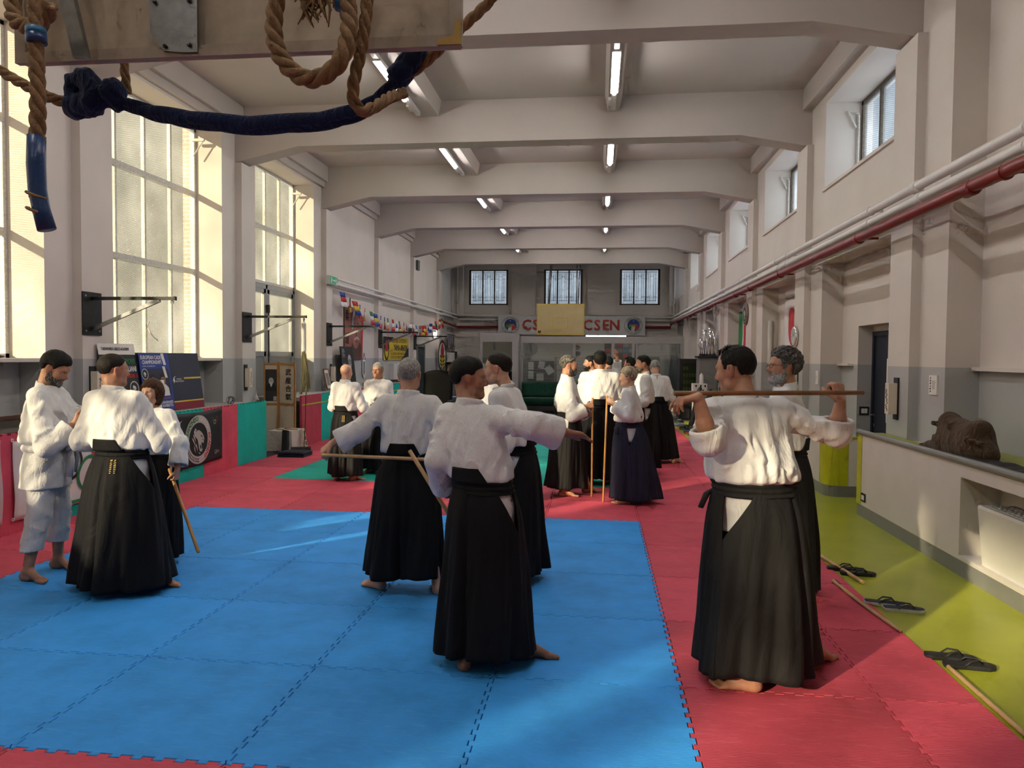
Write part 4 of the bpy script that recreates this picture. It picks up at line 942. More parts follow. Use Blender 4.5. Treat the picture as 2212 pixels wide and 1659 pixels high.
        w = amp * .75 * pl + .022 * v * math.sin(an * 5 + ph2 + v * 1.5) + .014 * v * math.sin(an * 11 + ph2 * 3) + .006 * v * math.sin(an * 23 + v * 9 + ph2)
        if split: w -= split * (v ** 2) * (math.exp(-(((an - PI / 2) / .35) ** 2)) + math.exp(-(((an - 1.5 * PI) / .35) ** 2)))
        p = sp(0, -.008, zt); z = zt + (zb - zt) * v + .012 * v * math.sin(an * 3 + ph2) + (.0 if s_ > 0 else .010) * v
        return (p[0] + ((a + w) * ct_ + hx * e) * g, p[1] + ((b + w) * st_ + hy * e) * g, z * g)
    hk = MB(); v0 = .26 if slit else .001; gw = lambda v: (.46 * (1 - v / v0) if v < v0 else 0) + .0
    for f0, f1, front in ((0, PI, 1), (PI, 2 * PI, 0)):
        hk.grid(lambda u, v: hak_pt(f0 + gw(v) * (.30 if front else 1.5) + (f1 - f0 - 2 * gw(v) * (.30 if front else 1.5)) * u, v, front), 62, 34, .006)
    hko = ch('hakama', hk, hak, True)
    bd = MB()
    def bandp(u, v):
        an = 2 * PI * u; q = sp(0, -.008, zt - .035 + .085 * v); rr = .012 + .004 * math.sin(v * PI * 6) + .004 * math.sin(an * 4 + v * 5)
        return (q[0] + (.176 * B + rr) * math.cos(an) * g, q[1] + (.139 * (B * .5 + .5) + belly * .45 + rr) * math.sin(an) * g, q[2])
    bd.grid(bandp, 48, 12, .008)
    if knot: kp = sp(*knot); bd.tube([kp, kp + np.array([-.05, .0, -.03]) * g, kp + np.array([-.09, -.01, -.10]) * g], [.012, .022 * g, .018 * g], 8, flat=(1.3, .45)); bd.tube([kp, kp + np.array([.01, .0, .02]) * g, kp + np.array([-.03, -.02, -.06]) * g], [.014, .02 * g, .016 * g], 8)
    bd.build('waistband', hak, hko, True, world=False)
    kb = MB()
    def board(u, v):
        an = 1.5 * PI + (u - .5) * (1.35 - .45 * v); q = sp(0, -.008, zt + .03 + .085 * v)
        return (q[0] + (.176 * B + .016) * math.cos(an) * g, q[1] + (.139 * (B * .5 + .5) + .016 + .006 * v) * math.sin(an) * g, q[2])
    kb.grid(board, 16, 6, -.010 * g); kb.build('back_board', hak, hko, True, world=False)
    if embroid:
        em = MB(); r2 = random.Random(seed)
        for c_i in range(2):
            for i in range(8):
                an = 1.5 * PI + .28 + c_i * .13; vv = .035 + i * .013; p = Vector(hak_pt(an, vv, 0)) + Vector((0, -.010, 0)); em.obox(p, (.006 + r2.random() * .004, 0, r2.uniform(-.003, .003)), (0, .002, 0), (r2.uniform(-.003, .003), 0, .0028))
        em.build('embroidery', mat('gold_thread', (.5, .36, .09), .5, 0), hko, False, world=False)
    return body
# ---------------------------------------------------------------- the people, one by one
def dir_local(v, face): a = math.radians(-face); c, s_ = math.cos(a), math.sin(a); return (c * v[0] - s_ * v[1], s_ * v[0] + c * v[1], v[2])
def PW(label, base, face, height, armsw=None, feetw=None, **kw):
    """person with arms given in world coordinates and feet as (x, y, heading in degrees)"""
    g = height / 1.75
    def loc(p): d = dir_local((p[0] - base[0], p[1] - base[1], p[2]), face); return tuple(q / g for q in d)
    arms = {k: (loc(a[0]), loc(a[1]), dir_local(a[2], face), dir_local(a[3], face), dir_local(a[4], face)) + tuple(a[5:]) for k, a in (armsw or {}).items()}
    feet = None
    if feetw:
        feet = {}
        for k, (x, y, hd) in feetw.items(): q = loc((x, y, 0)); feet[k] = ((q[0], q[1]), math.radians(hd - face))
    return person(label, base, face, height, arms=arms, feet=feet, **kw)
FOLD = {'R': ((.27, .06, 1.10), (.06, .22, 1.14), (-1, .15, .1), (0, -1, 0), (0, 0, 1), RELAX, (.2, .2, 0)), 'L': ((-.27, .06, 1.10), (-.06, .25, 1.10), (1, .15, .1), (0, -1, 0), (0, 0, 1), RELAX, (.2, .2, 0))}
HOLDF = {'R': ((.24, .02, 1.08), (.12, .22, 1.05), (-.4, .9, .2), (-.7, -.3, 0), (0, 0, 1), (.7, .7, .4), (.4, .4, 0)), 'L': ((-.24, .02, 1.08), (-.12, .22, 1.05), (.4, .9, .2), (.7, -.3, 0), (0, 0, 1), (.7, .7, .4), (.4, .4, 0))}
# left trio
PW('bearded man in a full white suit and white belt looking at his hands', (-4.24, 5.28), -72, 1.745, hair='thick', hmat=H_DARK, bmat=H_SALT, beard=.007, skinm=SK1, head=(-.10, -.52, 0), outfit='trousers', gi=GIW, seed=1, bulk=1.02, belly=.02, lean=(0, .04),
   armsw={'R': ((-4.07, 5.06, 1.03), (-3.945, 5.21, 1.20), (.7, .45, .55), (-.3, .6, .3), (-.2, -.4, .8), (.7, .8, .4), (.3, .3, 0)), 'L': ((-4.00, 5.50, 1.06), (-3.92, 5.37, 1.22), (.75, -.1, .5), (-.2, -.6, .2), (-.2, .4, .8), (.7, .8, .4), (.3, .3, 0))},
   feetw={'R': (-4.28, 5.12, -100), 'L': (-4.30, 5.46, -95)})
PW('man with shaved dark hair and gold embroidery on his black skirt, seen from behind', (-3.46, 5.08), -8, 1.73, hair='crop', hmat=H_BDRK, skinm=SK1, head=(-.42, -.02, 0), seed=2, bulk=1.08, hem=(.375, .29, .01, -.02), embroid=True, hem_z=.05, lean=(-.15, 0),
   armsw={'R': ((-3.20, 5.12, 1.08), (-3.40, 5.32, 1.12), (-1, .1, .1), (0, -1, 0), (0, 0, 1), RELAX, (.2, .2, 0)), 'L': ((-3.77, 5.04, 1.09), (-3.57, 5.28, 1.10), (1, .1, .1), (0, -1, 0), (0, 0, 1), RELAX, (.2, .2, 0))},
   feetw={'R': (-3.25, 5.15, -88), 'L': (-3.50, 4.97, 10)})
PW('woman with a brown bob facing the camera, a staff pointing down from her hand', (-3.66, 5.74), 172, 1.515, hair='bob', hmat=H_BRWN, skinm=SK2, head=(.15, .12, 0), seed=3, fem=True, hem=(.26, .22, 0, 0),
   armsw={'L': ((-3.37, 5.66, 1.00), (-3.345, 5.58, .80), (-.1, -.1, -1), (-1, .1, 0), (0, -1, 0), FIST, (.5, .8, -.2))})
# pair by the altar
person('bald man standing with folded arms, seen from behind', (-3.47, 9.95), -14, 1.615, hmat=H_GREY, skinm=SK2, arms=FOLD, seed=4, hem=(.25, .21, 0, 0), hak=HAKW, embroid=True, fine=1.3, feet={'R': ((.14, -.02), -.5), 'L': ((-.13, -.06), .5)})
person('grey haired man with glasses facing the bald man', (-3.22, 10.66), 168, 1.63, hair='short', hmat=H_GREY, skinm=SK1, arms=HOLDF, glasses=True, seed=5, fine=1.3)
# centre trio
PW('grey haired man holding a staff behind his back with arms spread', (-1.37, 5.30), -3, 1.715, hair='short', hmat=H_GREY, skinm=SK2, head=(.05, -.05, 0), seed=6, bulk=1.06, gi=GIW, hem=(.30, .22, -.03, 0), split=.075, hem_z=.12,
   armsw={'L': ((-1.70, 5.18, 1.20), (-1.895, 5.13, 1.095), (-.75, -.1, -.62), (.3, .4, -.5), (-.2, -.5, .3), (.9, 1.0, .7), (.4, .6, 0)), 'R': ((-1.04, 5.18, 1.20), (-.86, 5.13, 1.095), (.75, -.1, -.62), (-.3, .4, -.5), (.2, -.5, .3), (.9, 1.0, .7), (.4, .6, 0))},
   feetw={'L': (-1.60, 5.31, 60), 'R': (-1.15, 5.28, 15)})
PW('dark haired man with his arm stretched out sideways, in the middle of the blue mats', (-.625, 4.15), -24, 1.725, hair='short', hmat=H_DARK, skinm=SK3, head=(-.98, -.02, 0), seed=7, gi=GIW, hem=(.275, .25, .03, -.02), hem_z=.075, lean=(-.25, .08),
   armsw={'R': ((-.345, 3.99, 1.365), (-.170, 4.10, 1.315), (.85, .30, -.15), (.1, -.3, -1), (-.5, .8, 0), [(.1, .1, .1), (.2, .2, .1), (.3, .25, .2), (.4, .3, .2)], (.15, .1, .4)), 'L': ((-.91, 4.18, 1.13), (-.90, 4.36, .93), (-.1, .9, -.35), (.9, .1, 0), (0, .2, 1), FIST, (.6, .8, 0))},
   feetw={'L': (-.71, 4.01, -5), 'R': (-.39, 4.18, -75)})
person('young man with cropped brown hair in profile behind the man with the outstretched arm', (-.625, 5.70), 80, 1.765, hair='crop', hmat=H_BDRK, skinm=SK2, head=(.05, -.03, 0), seed=8, bulk=1.08, hem=(.25, .24, 0, 0), lean=(0, .20), fat=.004, arms=HOLDF)
# sunlit group on the far side
PW('grey bearded man in profile gripping an upright staff', (-.37, 9.30), -86, 1.755, hair='short', hmat=H_SALT, bmat=H_SALT, beard=.005, skinm=SK1, head=(.05, 0, 0), seed=9, hem=(.20, .24, 0, 0), hak=HAKW, fine=1.2, hem_z=.10,
   armsw={'R': ((-.30, 9.06, 1.02), (-.135, 9.17, 1.125), (.85, .3, .25), (.3, 1, 0), (-.2, 0, 1), FIST, (.7, .9, 0)), 'L': ((-.22, 9.52, 1.06), (-.13, 9.36, 1.02), (.7, -.6, .1), (-.5, -.8, 0), (0, 0, 1), FIST, (.6, .8, 0))}, feetw={'R': (-.40, 9.22, -95), 'L': (-.12, 9.52, -70)})
person('broad dark haired man with his back turned in the sunlit group', (.03, 10.25), 2, 1.815, hair='thick', hmat=H_DARK, skinm=SK3, arms=FOLD, seed=10, bulk=1.18, hem=(.29, .24, 0, 0), fine=1.3)
PW('short woman with ash blond hair and a navy skirt leaning on a staff', (.37, 8.95), 84, 1.62, hair='tousled', hmat=H_BLND, skinm=SK2, head=(.05, -.03, 0), seed=11, hak=HAKN, bulk=1.10, belly=.02, hem=(.23, .31, 0, -.09), fine=1.2, fem=True, hem_z=.05, knot=(-.12, .14, 1.0),
   armsw={'L': ((.36, 8.72, 1.06), (.185, 8.81, 1.20), (-.75, .35, .45), (.2, .9, -.2), (0, .2, 1), FIST, (.7, .8, 0)), 'R': ((.34, 9.16, 1.06), (.185, 9.02, 1.17), (-.75, -.35, .45), (.2, -.9, -.2), (0, -.2, 1), FIST, (.7, .8, 0))})
person('dark haired man with a short beard looking left behind the blond woman', (.68, 11.25), 96, 1.77, hair='short', hmat=H_DARK, bmat=H_SALT, beard=.004, skinm=SK1, arms=HOLDF, seed=12, hem=(.25, .23, 0, 0), fine=1.3)
person('white haired man stooping with his back turned near the slippers', (.98, 12.5), 8, 1.70, hair='short', hmat=H_GREY, skinm=SK2, arms=FOLD, head=(.1, -.5, 0), lean=(0, .22), seed=13, hem=(.34, .26, .05, 0), fine=1.4, feet={'R': ((.30, -.12), -1.0), 'L': ((-.15, 0), .3)})
# right pair
PW('balding man with a wooden staff across his shoulders, sleeves rolled up', (.86, 4.12), 21, 1.80, hair='balding', hmat=H_DARK, bmat=H_SALT, beard=.004, goatee=True, skinm=SK1, head=(.62, -.16, 0), bulk=1.22, belly=.04, hem=(.32, .25, .02, -.02), hak=HAKW, roll=.10, fat=.005, seed=14, knot=(-.19, .07, 1.0), twist=.45, lean=(-.12, .10), hem_z=.065,
   armsw={'L': ((.565, 3.84, 1.315), (.505, 3.81, 1.535), (-1, -.2, -.10), (0, .1, -1), (0, 1, .1), [(.55, .35, .2), (.85, .45, .3), (.95, .5, .3), (1.05, .6, .3)], (.6, .5, 0)),
          'R': ((1.315, 4.27, 1.325), (1.325, 4.24, 1.505), (-.15, .15, 1), (-.5, .9, .0), (-1, -.3, 0), FIST, (.9, .9, -.3))},
   feetw={'L': (.80, 3.93, 78), 'R': (1.25, 4.30, -40)})
person('curly grey haired man with glasses and white beard beside the balding man', (1.36, 5.62), 72, 1.805, hair='curly', hmat=H_CURL, bmat=H_GREY, beard=.006, glasses=True, skinm=SK1, head=(.45, .05, 0), seed=15, arms=HOLDF, hem=(.25, .25, 0, 0))
# half hidden behind the others
person('dark haired person half hidden behind the young man in profile', (-1.30, 9.2), 30, 1.72, hair='short', hmat=H_DARK, skinm=SK3, arms=FOLD, seed=16, fine=1.6)
person('bald headed person half hidden to the right behind the young man in profile', (-1.22, 8.6), 15, 1.74, hmat=H_GREY, skinm=SK1, arms=FOLD, seed=17, fine=1.6)
person('bearded man looking left, only his face showing behind the broad man', (-.12, 12.9), 95, 1.76, hair='short', hmat=H_DARK, bmat=H_DARK, beard=.004, skinm=SK1, arms=HOLDF, seed=18, fine=1.6)
person('person raising a white sleeve behind the broad dark haired man', (.18, 13.4), 40, 1.76, hair='short', hmat=H_DARK, skinm=SK1, seed=19, fine=1.6, arms={'R': ((.30, .10, 1.50), (.26, .05, 1.72), (-.2, 0, 1), (0, 1, 0), (-1, 0, 0), RELAX, (.2, .2, 0)), 'L': HOLDF['L']})
person('person with receding hair half hidden behind the bearded man in the sunlit group', (.60, 13.9), 60, 1.74, hair='balding', hmat=H_DARK, skinm=SK1, arms=FOLD, seed=20, fine=1.6)

# ---------------------------------------------------------------- staffs
def staff(label, a, b, m, r=.0125, cat='staff', name='wooden_staff', group='wooden staffs'):
    a, b = Vector(a), Vector(b); t = (b - a).normalized(); L = (b - a).length
    mb = MB().tube([a, a + t * .004, a + t * L * .5, b - t * .004, b], [r * .8, r, r * 1.03, r, r * .8], 14)
    o = mb.build(name, m, None, 'auto'); return tag(o, label, cat, group)
staff('dark brown staff resting across the shoulders of the balding man', (.384, 3.80, 1.555), (1.42, 4.17, 1.555), WOODB)
staff('pale staff held behind the back of the grey haired man', (-1.95, 5.085, 1.02), (-.80, 5.085, 1.00), WOODP)
staff('pale staff hanging diagonally from the lowered hand of the man with the outstretched arm', (-1.16, 4.50, 1.145), (-.80, 4.47, .60), WOODP)
staff('staff pointing down to the mats from the hand of the woman with the bob', (-3.45, 5.64, .80), (-3.01, 5.30, .22), WOODO)
staff('upright staff held by the grey bearded man in the sunlit group', (-.055, 9.22, .003), (-.058, 9.22, 1.235), WOODO)
staff('upright orange staff under the hands of the blond woman', (.085, 8.90, .003), (.115, 8.91, 1.28), WOODO)
# ================================================================ THINGS IN THE HALL
_TXT = {}
def text_geo(body, res=2):
    if (body, res) in _TXT: return _TXT[(body, res)]
    cu = bpy.data.curves.new('t', 'FONT'); cu.body = body; cu.resolution_u = res; cu.align_x = 'CENTER'; cu.align_y = 'CENTER'; cu.space_line = .9
    o = bpy.data.objects.new('t', cu); COL.objects.link(o); dg = bpy.context.evaluated_depsgraph_get(); me = bpy.data.meshes.new_from_object(o.evaluated_get(dg))
    vs = [(v.co.x, v.co.y) for v in me.vertices]; fs = [tuple(p.vertices) for p in me.polygons]
    bpy.data.objects.remove(o); bpy.data.curves.remove(cu); bpy.data.meshes.remove(me)
    _TXT[(body, res)] = (vs, fs); return vs, fs
class Sheet:
    """a flat printed thing: local axes u (reading direction), v (up), n (towards the viewer)"""
    def __init__(s, parent, o, u, v, n, bend=None): s.p, s.o, s.u, s.v, s.n, s.bend = parent, Vector(o), Vector(u).normalized(), Vector(v).normalized(), Vector(n).normalized(), bend
    def pt(s, x, y, l): return s.o + s.u * x + s.v * y + s.n * (l + (s.bend(x, y) if s.bend else 0))
    def poly(s, name, pts, m, lift, t=.0015, parent=None):
        mb = MB(); s._poly(mb, pts, lift, t); return mb.build(name, m, parent or s.p)
    def _poly(s, mb, pts, lift, t=.0015):
        k = len(pts); mb.add([s.pt(x, y, lift - t) for x, y in pts] + [s.pt(x, y, lift) for x, y in pts], [tuple(range(k - 1, -1, -1)), tuple(range(k, 2 * k))] + [(i, (i + 1) % k, k + (i + 1) % k, k + i) for i in range(k)])
    def rect(s, name, x0, x1, y0, y1, m, lift, t=.0015, parent=None): return s.poly(name, [(x0, y0), (x1, y0), (x1, y1), (x0, y1)], m, lift, t, parent)
    def cloth(s, name, w, h, m, nu=24, nv=16, t=.003, parent=None, shape=None):
        mb = MB(); f = shape or (lambda x, y: (x, y)); mb.grid(lambda a, b: s.pt(*f((a - .5) * w, (b - .5) * h), 0), nu, nv, t); return mb.build(name, m, parent or s.p, True)
    def text(s, body, x, y, size, m, lift, sx=1.0, name='lettering', rot=0.0, bold=0.0, parent=None, skew=0.0):
        mb = MB(); s._text(mb, body, x, y, size, lift, sx, rot, bold, skew); return mb.build(name, m, parent or s.p)
    def _text(s, mb, body, x, y, size, lift, sx=1.0, rot=0.0, bold=0.0, skew=0.0):
        vs, fs = text_geo(body); c, d = math.cos(rot), math.sin(rot)
        offs = [(0, 0)] + ([(bold, 0), (-bold, 0), (0, bold), (0, -bold)] if bold else [])
        for i, (ox, oy) in enumerate(offs):
            P = []
            for a, b in vs: a, b = a * size * sx + skew * b * size + ox, b * size + oy; P.append(s.pt(x + a * c - b * d, y + a * d + b * c, lift + i * .0001))
            mb.add(P, fs)
    def arc(s, body, x, y, r, size, m, lift, a_mid, step, flip=False, name='lettering', sx=1.0, bold=0.0):
        mb = MB(); n = len(body)
        for i, chh in enumerate(body):
            if chh == ' ': continue
            a = a_mid + (-(i - (n - 1) / 2) * step if not flip else (i - (n - 1) / 2) * step)
            s._text(mb, chh, x + r * math.cos(a), y + r * math.sin(a), size, lift, sx, a - PI / 2 if not flip else a + PI / 2, bold)
        return mb.build(name, m, s.p)
    def disc(s, name, x, y, r, m, lift, ry=None, n=32, parent=None, a0=0, a1=2 * PI):
        pts = [(x + r * math.cos(a0 + (a1 - a0) * k / n), y + (ry or r) * math.sin(a0 + (a1 - a0) * k / n)) for k in range(n + (0 if a1 - a0 > 6.2 else 1))]
        return s.poly(name, pts, m, lift, .0015, parent)
    def ring(s, name, x, y, r0, r1, m, lift, k=1.0, n=36):
        mb = MB(); vs = []; fs = []
        for i in range(n):
            a = 2 * PI * i / n
            for r in (r0, r1): vs.append(s.pt(x + r * math.cos(a), y + r * k * math.sin(a), lift))
        for i in range(n): j = (i + 1) % n; fs.append((2 * i, 2 * i + 1, 2 * j + 1, 2 * j))
        mb.add(vs, fs); return mb.build(name, m, s.p)
LU, LV, LN = (0, 1, 0), (0, 0, 1), (1, 0, 0)            # prints on the left wall
RU, RV, RN = (0, -1, 0), (0, 0, 1), (-1, 0, 0)          # prints on the right wall
C_RED = mat('print_red', (.52, .025, .03), .7, .05); C_GRN = mat('print_green', (.02, .22, .07), .7, .05); C_WHT = mat('print_white', (.74, .72, .70), .75, .03); C_BLU = mat('print_blue', (.02, .05, .28), .6, .06)
C_NVY = mat('print_navy', (.018, .024, .05), .55, .08); C_YEL = mat('print_yellow', (.62, .44, .03), .6, .06); C_BLK = mat('print_black', (.012, .012, .014), .6, .1); C_ORG = mat('print_orange', (.62, .20, .05), .7, .05)
C_PNK = mat('cloth_pinkish', (.60, .44, .44), .85, .05); C_FLW = mat('flag_white', (.70, .66, .63), .85, .04); C_SKN = mat('print_skin', (.36, .16, .11), .7, .1); C_GRY = mat('print_grey', (.24, .23, .22), .7, .08); C_LGR = mat('print_lightgrey', (.48, .46, .44), .7, .06); C_BRN = mat('print_brown', (.10, .045, .03), .7, .1); C_LBL = mat('print_lightblue', (.10, .24, .45), .7, .1)

def bust(sh, x, y, s_, lift, skinc, hairc, robe, beardc=None, par=None, shade=None):
    """a simple printed head-and-shoulders portrait"""
    sh.poly('printed_robe', [(x - .62 * s_, y - 1.1 * s_), (x + .62 * s_, y - 1.1 * s_), (x + .55 * s_, y - .55 * s_), (x + .2 * s_, y - .28 * s_), (x - .2 * s_, y - .28 * s_), (x - .55 * s_, y - .55 * s_)], robe, lift)
    sh.disc('printed_face', x, y, .27 * s_, skinc, lift + .001, .38 * s_)
    if hairc: sh.poly('printed_hair', [(x + .29 * s_ * math.cos(a), y + .06 * s_ + .38 * s_ * math.sin(a)) for a in np.linspace(.1, PI - .1, 12)] + [(x - .2 * s_, y + .18 * s_), (x, y + .24 * s_), (x + .2 * s_, y + .18 * s_)], hairc, lift + .002)
    if beardc: sh.poly('printed_beard', [(x - .17 * s_, y - .12 * s_), (x + .17 * s_, y - .12 * s_), (x + .10 * s_, y - .5 * s_), (x, y - .68 * s_), (x - .08 * s_, y - .5 * s_)], beardc, lift + .002)
    mb = MB()
    for q in (-1, 1): sh._poly(mb, [(x + q * .10 * s_ - .05 * s_, y + .07 * s_), (x + q * .10 * s_ + .05 * s_, y + .07 * s_), (x + q * .10 * s_ + .05 * s_, y + .11 * s_), (x + q * .10 * s_ - .05 * s_, y + .11 * s_)], lift + .003)
    sh._poly(mb, [(x - .03 * s_, y - .07 * s_), (x + .03 * s_, y - .07 * s_), (x + .015 * s_, y + .05 * s_), (x - .015 * s_, y + .05 * s_)], lift + .003); sh._poly(mb, [(x - .08 * s_, y - .19 * s_), (x + .08 * s_, y - .19 * s_), (x + .08 * s_, y - .165 * s_), (x - .08 * s_, y - .165 * s_)], lift + .003)
    mb.build('printed_features', shade or C_BRN, sh.p)
LION = [  # big-cat head profile facing right, unit box
    [(-.55, .55), (-.35, .78), (-.20, .60), (.05, .62), (.28, .50), (.50, .30), (.62, .10), (.66, -.05), (.58, -.12), (.60, -.25), (.48, -.30), (.40, -.18), (.30, -.30), (.34, -.55), (.44, -.72), (.30, -.85), (.12, -.80), (.02, -.55), (-.05, -.25), (-.12, .0), (-.30, .15), (-.48, .28)],
    [(-.62, .40), (-.50, .30), (-.38, .10), (-.30, -.15), (-.42, .0), (-.58, .18)], [(-.75, .20), (-.55, .02), (-.40, -.25), (-.34, -.50), (-.52, -.20), (-.70, .02)], [(-.28, -.20), (-.18, -.45), (-.10, -.80), (-.22, -.60), (-.32, -.40)], [(-.55, -.35), (-.42, -.55), (-.36, -.85), (-.50, -.62)], [(-.05, -.85), (.05, -.95), (.22, -.98), (.08, -.88)]]
LION_CUT = [[(.20, .30), (.42, .20), (.46, .13), (.30, .16)], [(.40, -.02), (.56, -.02), (.52, -.07), (.42, -.08)], [(.10, -.35), (.26, -.42), (.30, -.62), (.18, -.66)], [(-.35, .55), (-.28, .66), (-.22, .54)]]
def lion(sh, x, y, s_, lift, m, mc):
    mb = MB()
    for p in LION: sh._poly(mb, [(x + a * s_, y + b * s_) for a, b in p], lift)
    mb.build('printed_lion', m, sh.p); mb = MB()
    for p in LION_CUT: sh._poly(mb, [(x + a * s_, y + b * s_) for a, b in p], lift + .001)
    mb.build('printed_lion_lines', mc, sh.p)
def kanji(sh, txt, x, y, size, m, lift, pitch):
    mb = MB()
    for i, chh in enumerate(txt): sh._text(mb, chh, x, y - i * pitch, size, lift, 1.0, 0, size * .02)
    return mb.build('calligraphy', m, sh.p)

# ---------------------------------------------------------------- near backboard, ropes, blue cloth
PLY = mat('backboard_plywood', (.40, .32, .23), .6, .22, 5, .06, 30); PLYF = mat('backboard_frame', (.34, .27, .20), .55, .2, 8)
t = thing('basketball_backboard', 'back of the near basketball backboard hanging above with steel bracket', 'backboard', (-1.43, 2.80, 2.9))
MB().box(-2.33, -.53, 2.80, 2.83, 2.9, 3.95).build('board', PLY, t)
f = MB(); f.box(-2.34, -.52, 2.772, 2.80, 2.893, 2.935); f.box(-.565, -.52, 2.772, 2.80, 2.935, 3.95); f.box(-2.34, -2.295, 2.772, 2.80, 2.935, 3.95); f.build('frame', PLYF, t)
p = MB().prism([(-1.755, 3.95), (-1.755, 2.985), (-1.70, 2.915), (-1.62, 2.905), (-1.56, 2.905), (-1.56, 3.95)], (0, 2.764, 0), (1, 0, 0), (0, 0, 1), (0, .008, 0)); bp_ = p.build('bracket_plate', STEEL, t)
for x, z in ((-1.73, 3.10), (-1.59, 3.10), (-1.69, 2.93), (-1.59, 2.93)): MB().lathe([(.008, -.008), (.008, 0), (.003, .002)], (x, 2.762, z), 8, 'y').build('bolt', DKMETAL, bp_, True)
cr = MB(); cr.prism([(0, 0), (.09, 0), (.09, .02), (.03, .035), (.02, .09), (0, .09)], (-.522, 2.768, 2.896), (-1, 0, 0), (0, 0, 1), (0, .004, 0)); cr.build('corner_guard', mat('ochre_metal', (.42, .25, .04), .45, .15), t)
MB().obox((-2.10, 2.70, 3.3), (.03, 0, 0), (0, .012, 0), (-.09, -.02, .42)).build('strut', STEEL, t); h_ = MB().tube([(-1.43, 2.78, 3.6), (-1.43, 2.0, 4.6), (-1.43, 1.2, 5.6)], .03, 8); h_.build('ceiling_arm', STEEL, t)
ROPE = mat('manila_rope', (.25, .145, .07), .9, .25, 30, .35, 260); ROPE2 = mat('manila_rope_fray', (.30, .19, .095), .95, .2, 30, .3, 200)
TAPEB = mat('blue_tape', (.015, .05, .16), .35, .15, 14, .1, 60); TAPEC = mat('cyan_tape', (.03, .15, .30), .4, .1)
def smooth_path(P, n=8):
    P = [Vector(p) for p in P]; out = []
    for i in range(len(P) - 1):
        p0, p1, p2, p3 = P[max(i - 1, 0)], P[i], P[i + 1], P[min(i + 2, len(P) - 1)]
        for k in range(n):
            t_ = k / n; out.append(.5 * ((2 * p1) + (p2 - p0) * t_ + (2 * p0 - 5 * p1 + 4 * p2 - p3) * t_ ** 2 + (3 * p1 - p0 - 3 * p2 + p3) * t_ ** 3))
    return out + [P[-1]]
def rope_strands(mb, pts, r, pitch=.16):
    P = smooth_path(pts, 10); L = 0; up = None; rings = []
    for i, p in enumerate(P):
        tg = (P[min(i + 1, len(P) - 1)] - P[max(i - 1, 0)]).normalized()
        if up is None: up = Vector((0, 1, 0))
        a = tg.cross(up).normalized(); up = a.cross(tg).normalized()
        if i: L += (p - P[i - 1]).length
        rings.append((p, a, up, L))
    for s_ in range(3): mb.tube([p + (a * math.cos(2 * PI * (l / pitch + s_ / 3)) + b * math.sin(2 * PI * (l / pitch + s_ / 3))) * r * .5 for p, a, b, l in rings], r * .56, 8)
    return rings
def rope(label, pts, r, extras=None):
    t = thing('climbing_rope', label, 'rope', pts[0], 'climbing ropes'); mb = MB(); rope_strands(mb, pts, r); mb.build('rope', ROPE, t, True)
    for e in (extras or []): e(t)
    return t
def ex_left(t):
    MB().tube([(-1.985, 2.445, 2.50), (-1.988, 2.445, 2.40), (-1.984, 2.445, 2.31), (-1.970, 2.445, 2.24), (-1.950, 2.445, 2.17)], [.030, .031, .030, .029, .031], 14).build('tape_wrap', TAPEB, t, True)
    MB().tube([(-1.982, 2.445, 2.875), (-1.981, 2.445, 2.852)], .033, 14).build('tape_band', TAPEC, t, True); MB().tube([(-1.981, 2.445, 2.852), (-1.979, 2.445, 2.822)], .034, 14).build('tape_band', TAPEB, t, True)
    sp_ = MB()
    for z in (2.29, 2.235): sp_.tube([(-1.985 + .033 * math.cos(a), 2.445 - .033 * math.sin(a), z - .012 * math.cos(a)) for a in np.linspace(0, PI, 10)], .006, 5)
    sp_.build('loose_fibre', ROPE2, t, True)
rope('thick rope hanging down with a blue taped end', [(-1.99, 2.45, 3.4), (-1.985, 2.445, 2.9), (-1.978, 2.445, 2.65), (-1.982, 2.445, 2.5), (-1.985, 2.445, 2.3), (-1.955, 2.445, 2.19)], .027, [ex_left])
def ex_fray(t):
    mb = MB(); r2 = random.Random(5)
    for i in range(34):
        x = -.985 + r2.uniform(-.05, .05); y = 2.50 + r2.uniform(-.02, .02); L = r2.uniform(.06, .16); mb.tube([(x, y, 3.02), (x + r2.uniform(-.02, .02), y, 3.02 - L * .6), (x + r2.uniform(-.03, .05), y + r2.uniform(-.01, .01), 3.02 - L)], [.006, .0055, .002], 5)
    mb.build('frayed_end', ROPE2, t, True)
    MB().tube([(-.90, 2.545, 2.975), (-.892, 2.545, 2.945)], .036, 14).build('tape_band', TAPEC, t, True)
rope('rope coiled in a big loop below the backboard with a frayed end', [(-1.02, 2.47, 3.25), (-1.085, 2.47, 3.05), (-1.115, 2.47, 2.88), (-1.105, 2.47, 2.78), (-1.055, 2.47, 2.705), (-.985, 2.47, 2.672), (-.915, 2.475, 2.700), (-.875, 2.48, 2.755), (-.862, 2.50, 2.84), (-.875, 2.53, 2.95), (-.90, 2.545, 3.15)], .030, [ex_fray])
rope('thin rope bight hanging beside the coiled loop', [(-.81, 2.56, 3.2), (-.815, 2.56, 2.98), (-.835, 2.56, 2.82), (-.862, 2.56, 2.70), (-.868, 2.57, 2.635), (-.845, 2.60, 2.605), (-.815, 2.66, 2.64), (-.79, 2.75, 2.70), (-.775, 2.90, 2.77)], .022)
rope('rope slanting up behind the corner of the near backboard', [(-.80, 3.00, 2.86), (-.69, 3.0, 2.945), (-.56, 3.0, 3.06), (-.44, 3.0, 3.17), (-.30, 3.0, 3.36)], .022)
rope('rope sagging from the left into the knotted blue cloth', [(-2.75, 2.98, 3.07), (-2.60, 2.98, 2.96), (-2.43, 2.98, 2.865), (-2.33, 2.98, 2.82), (-2.22, 3.0, 2.80)], .024)
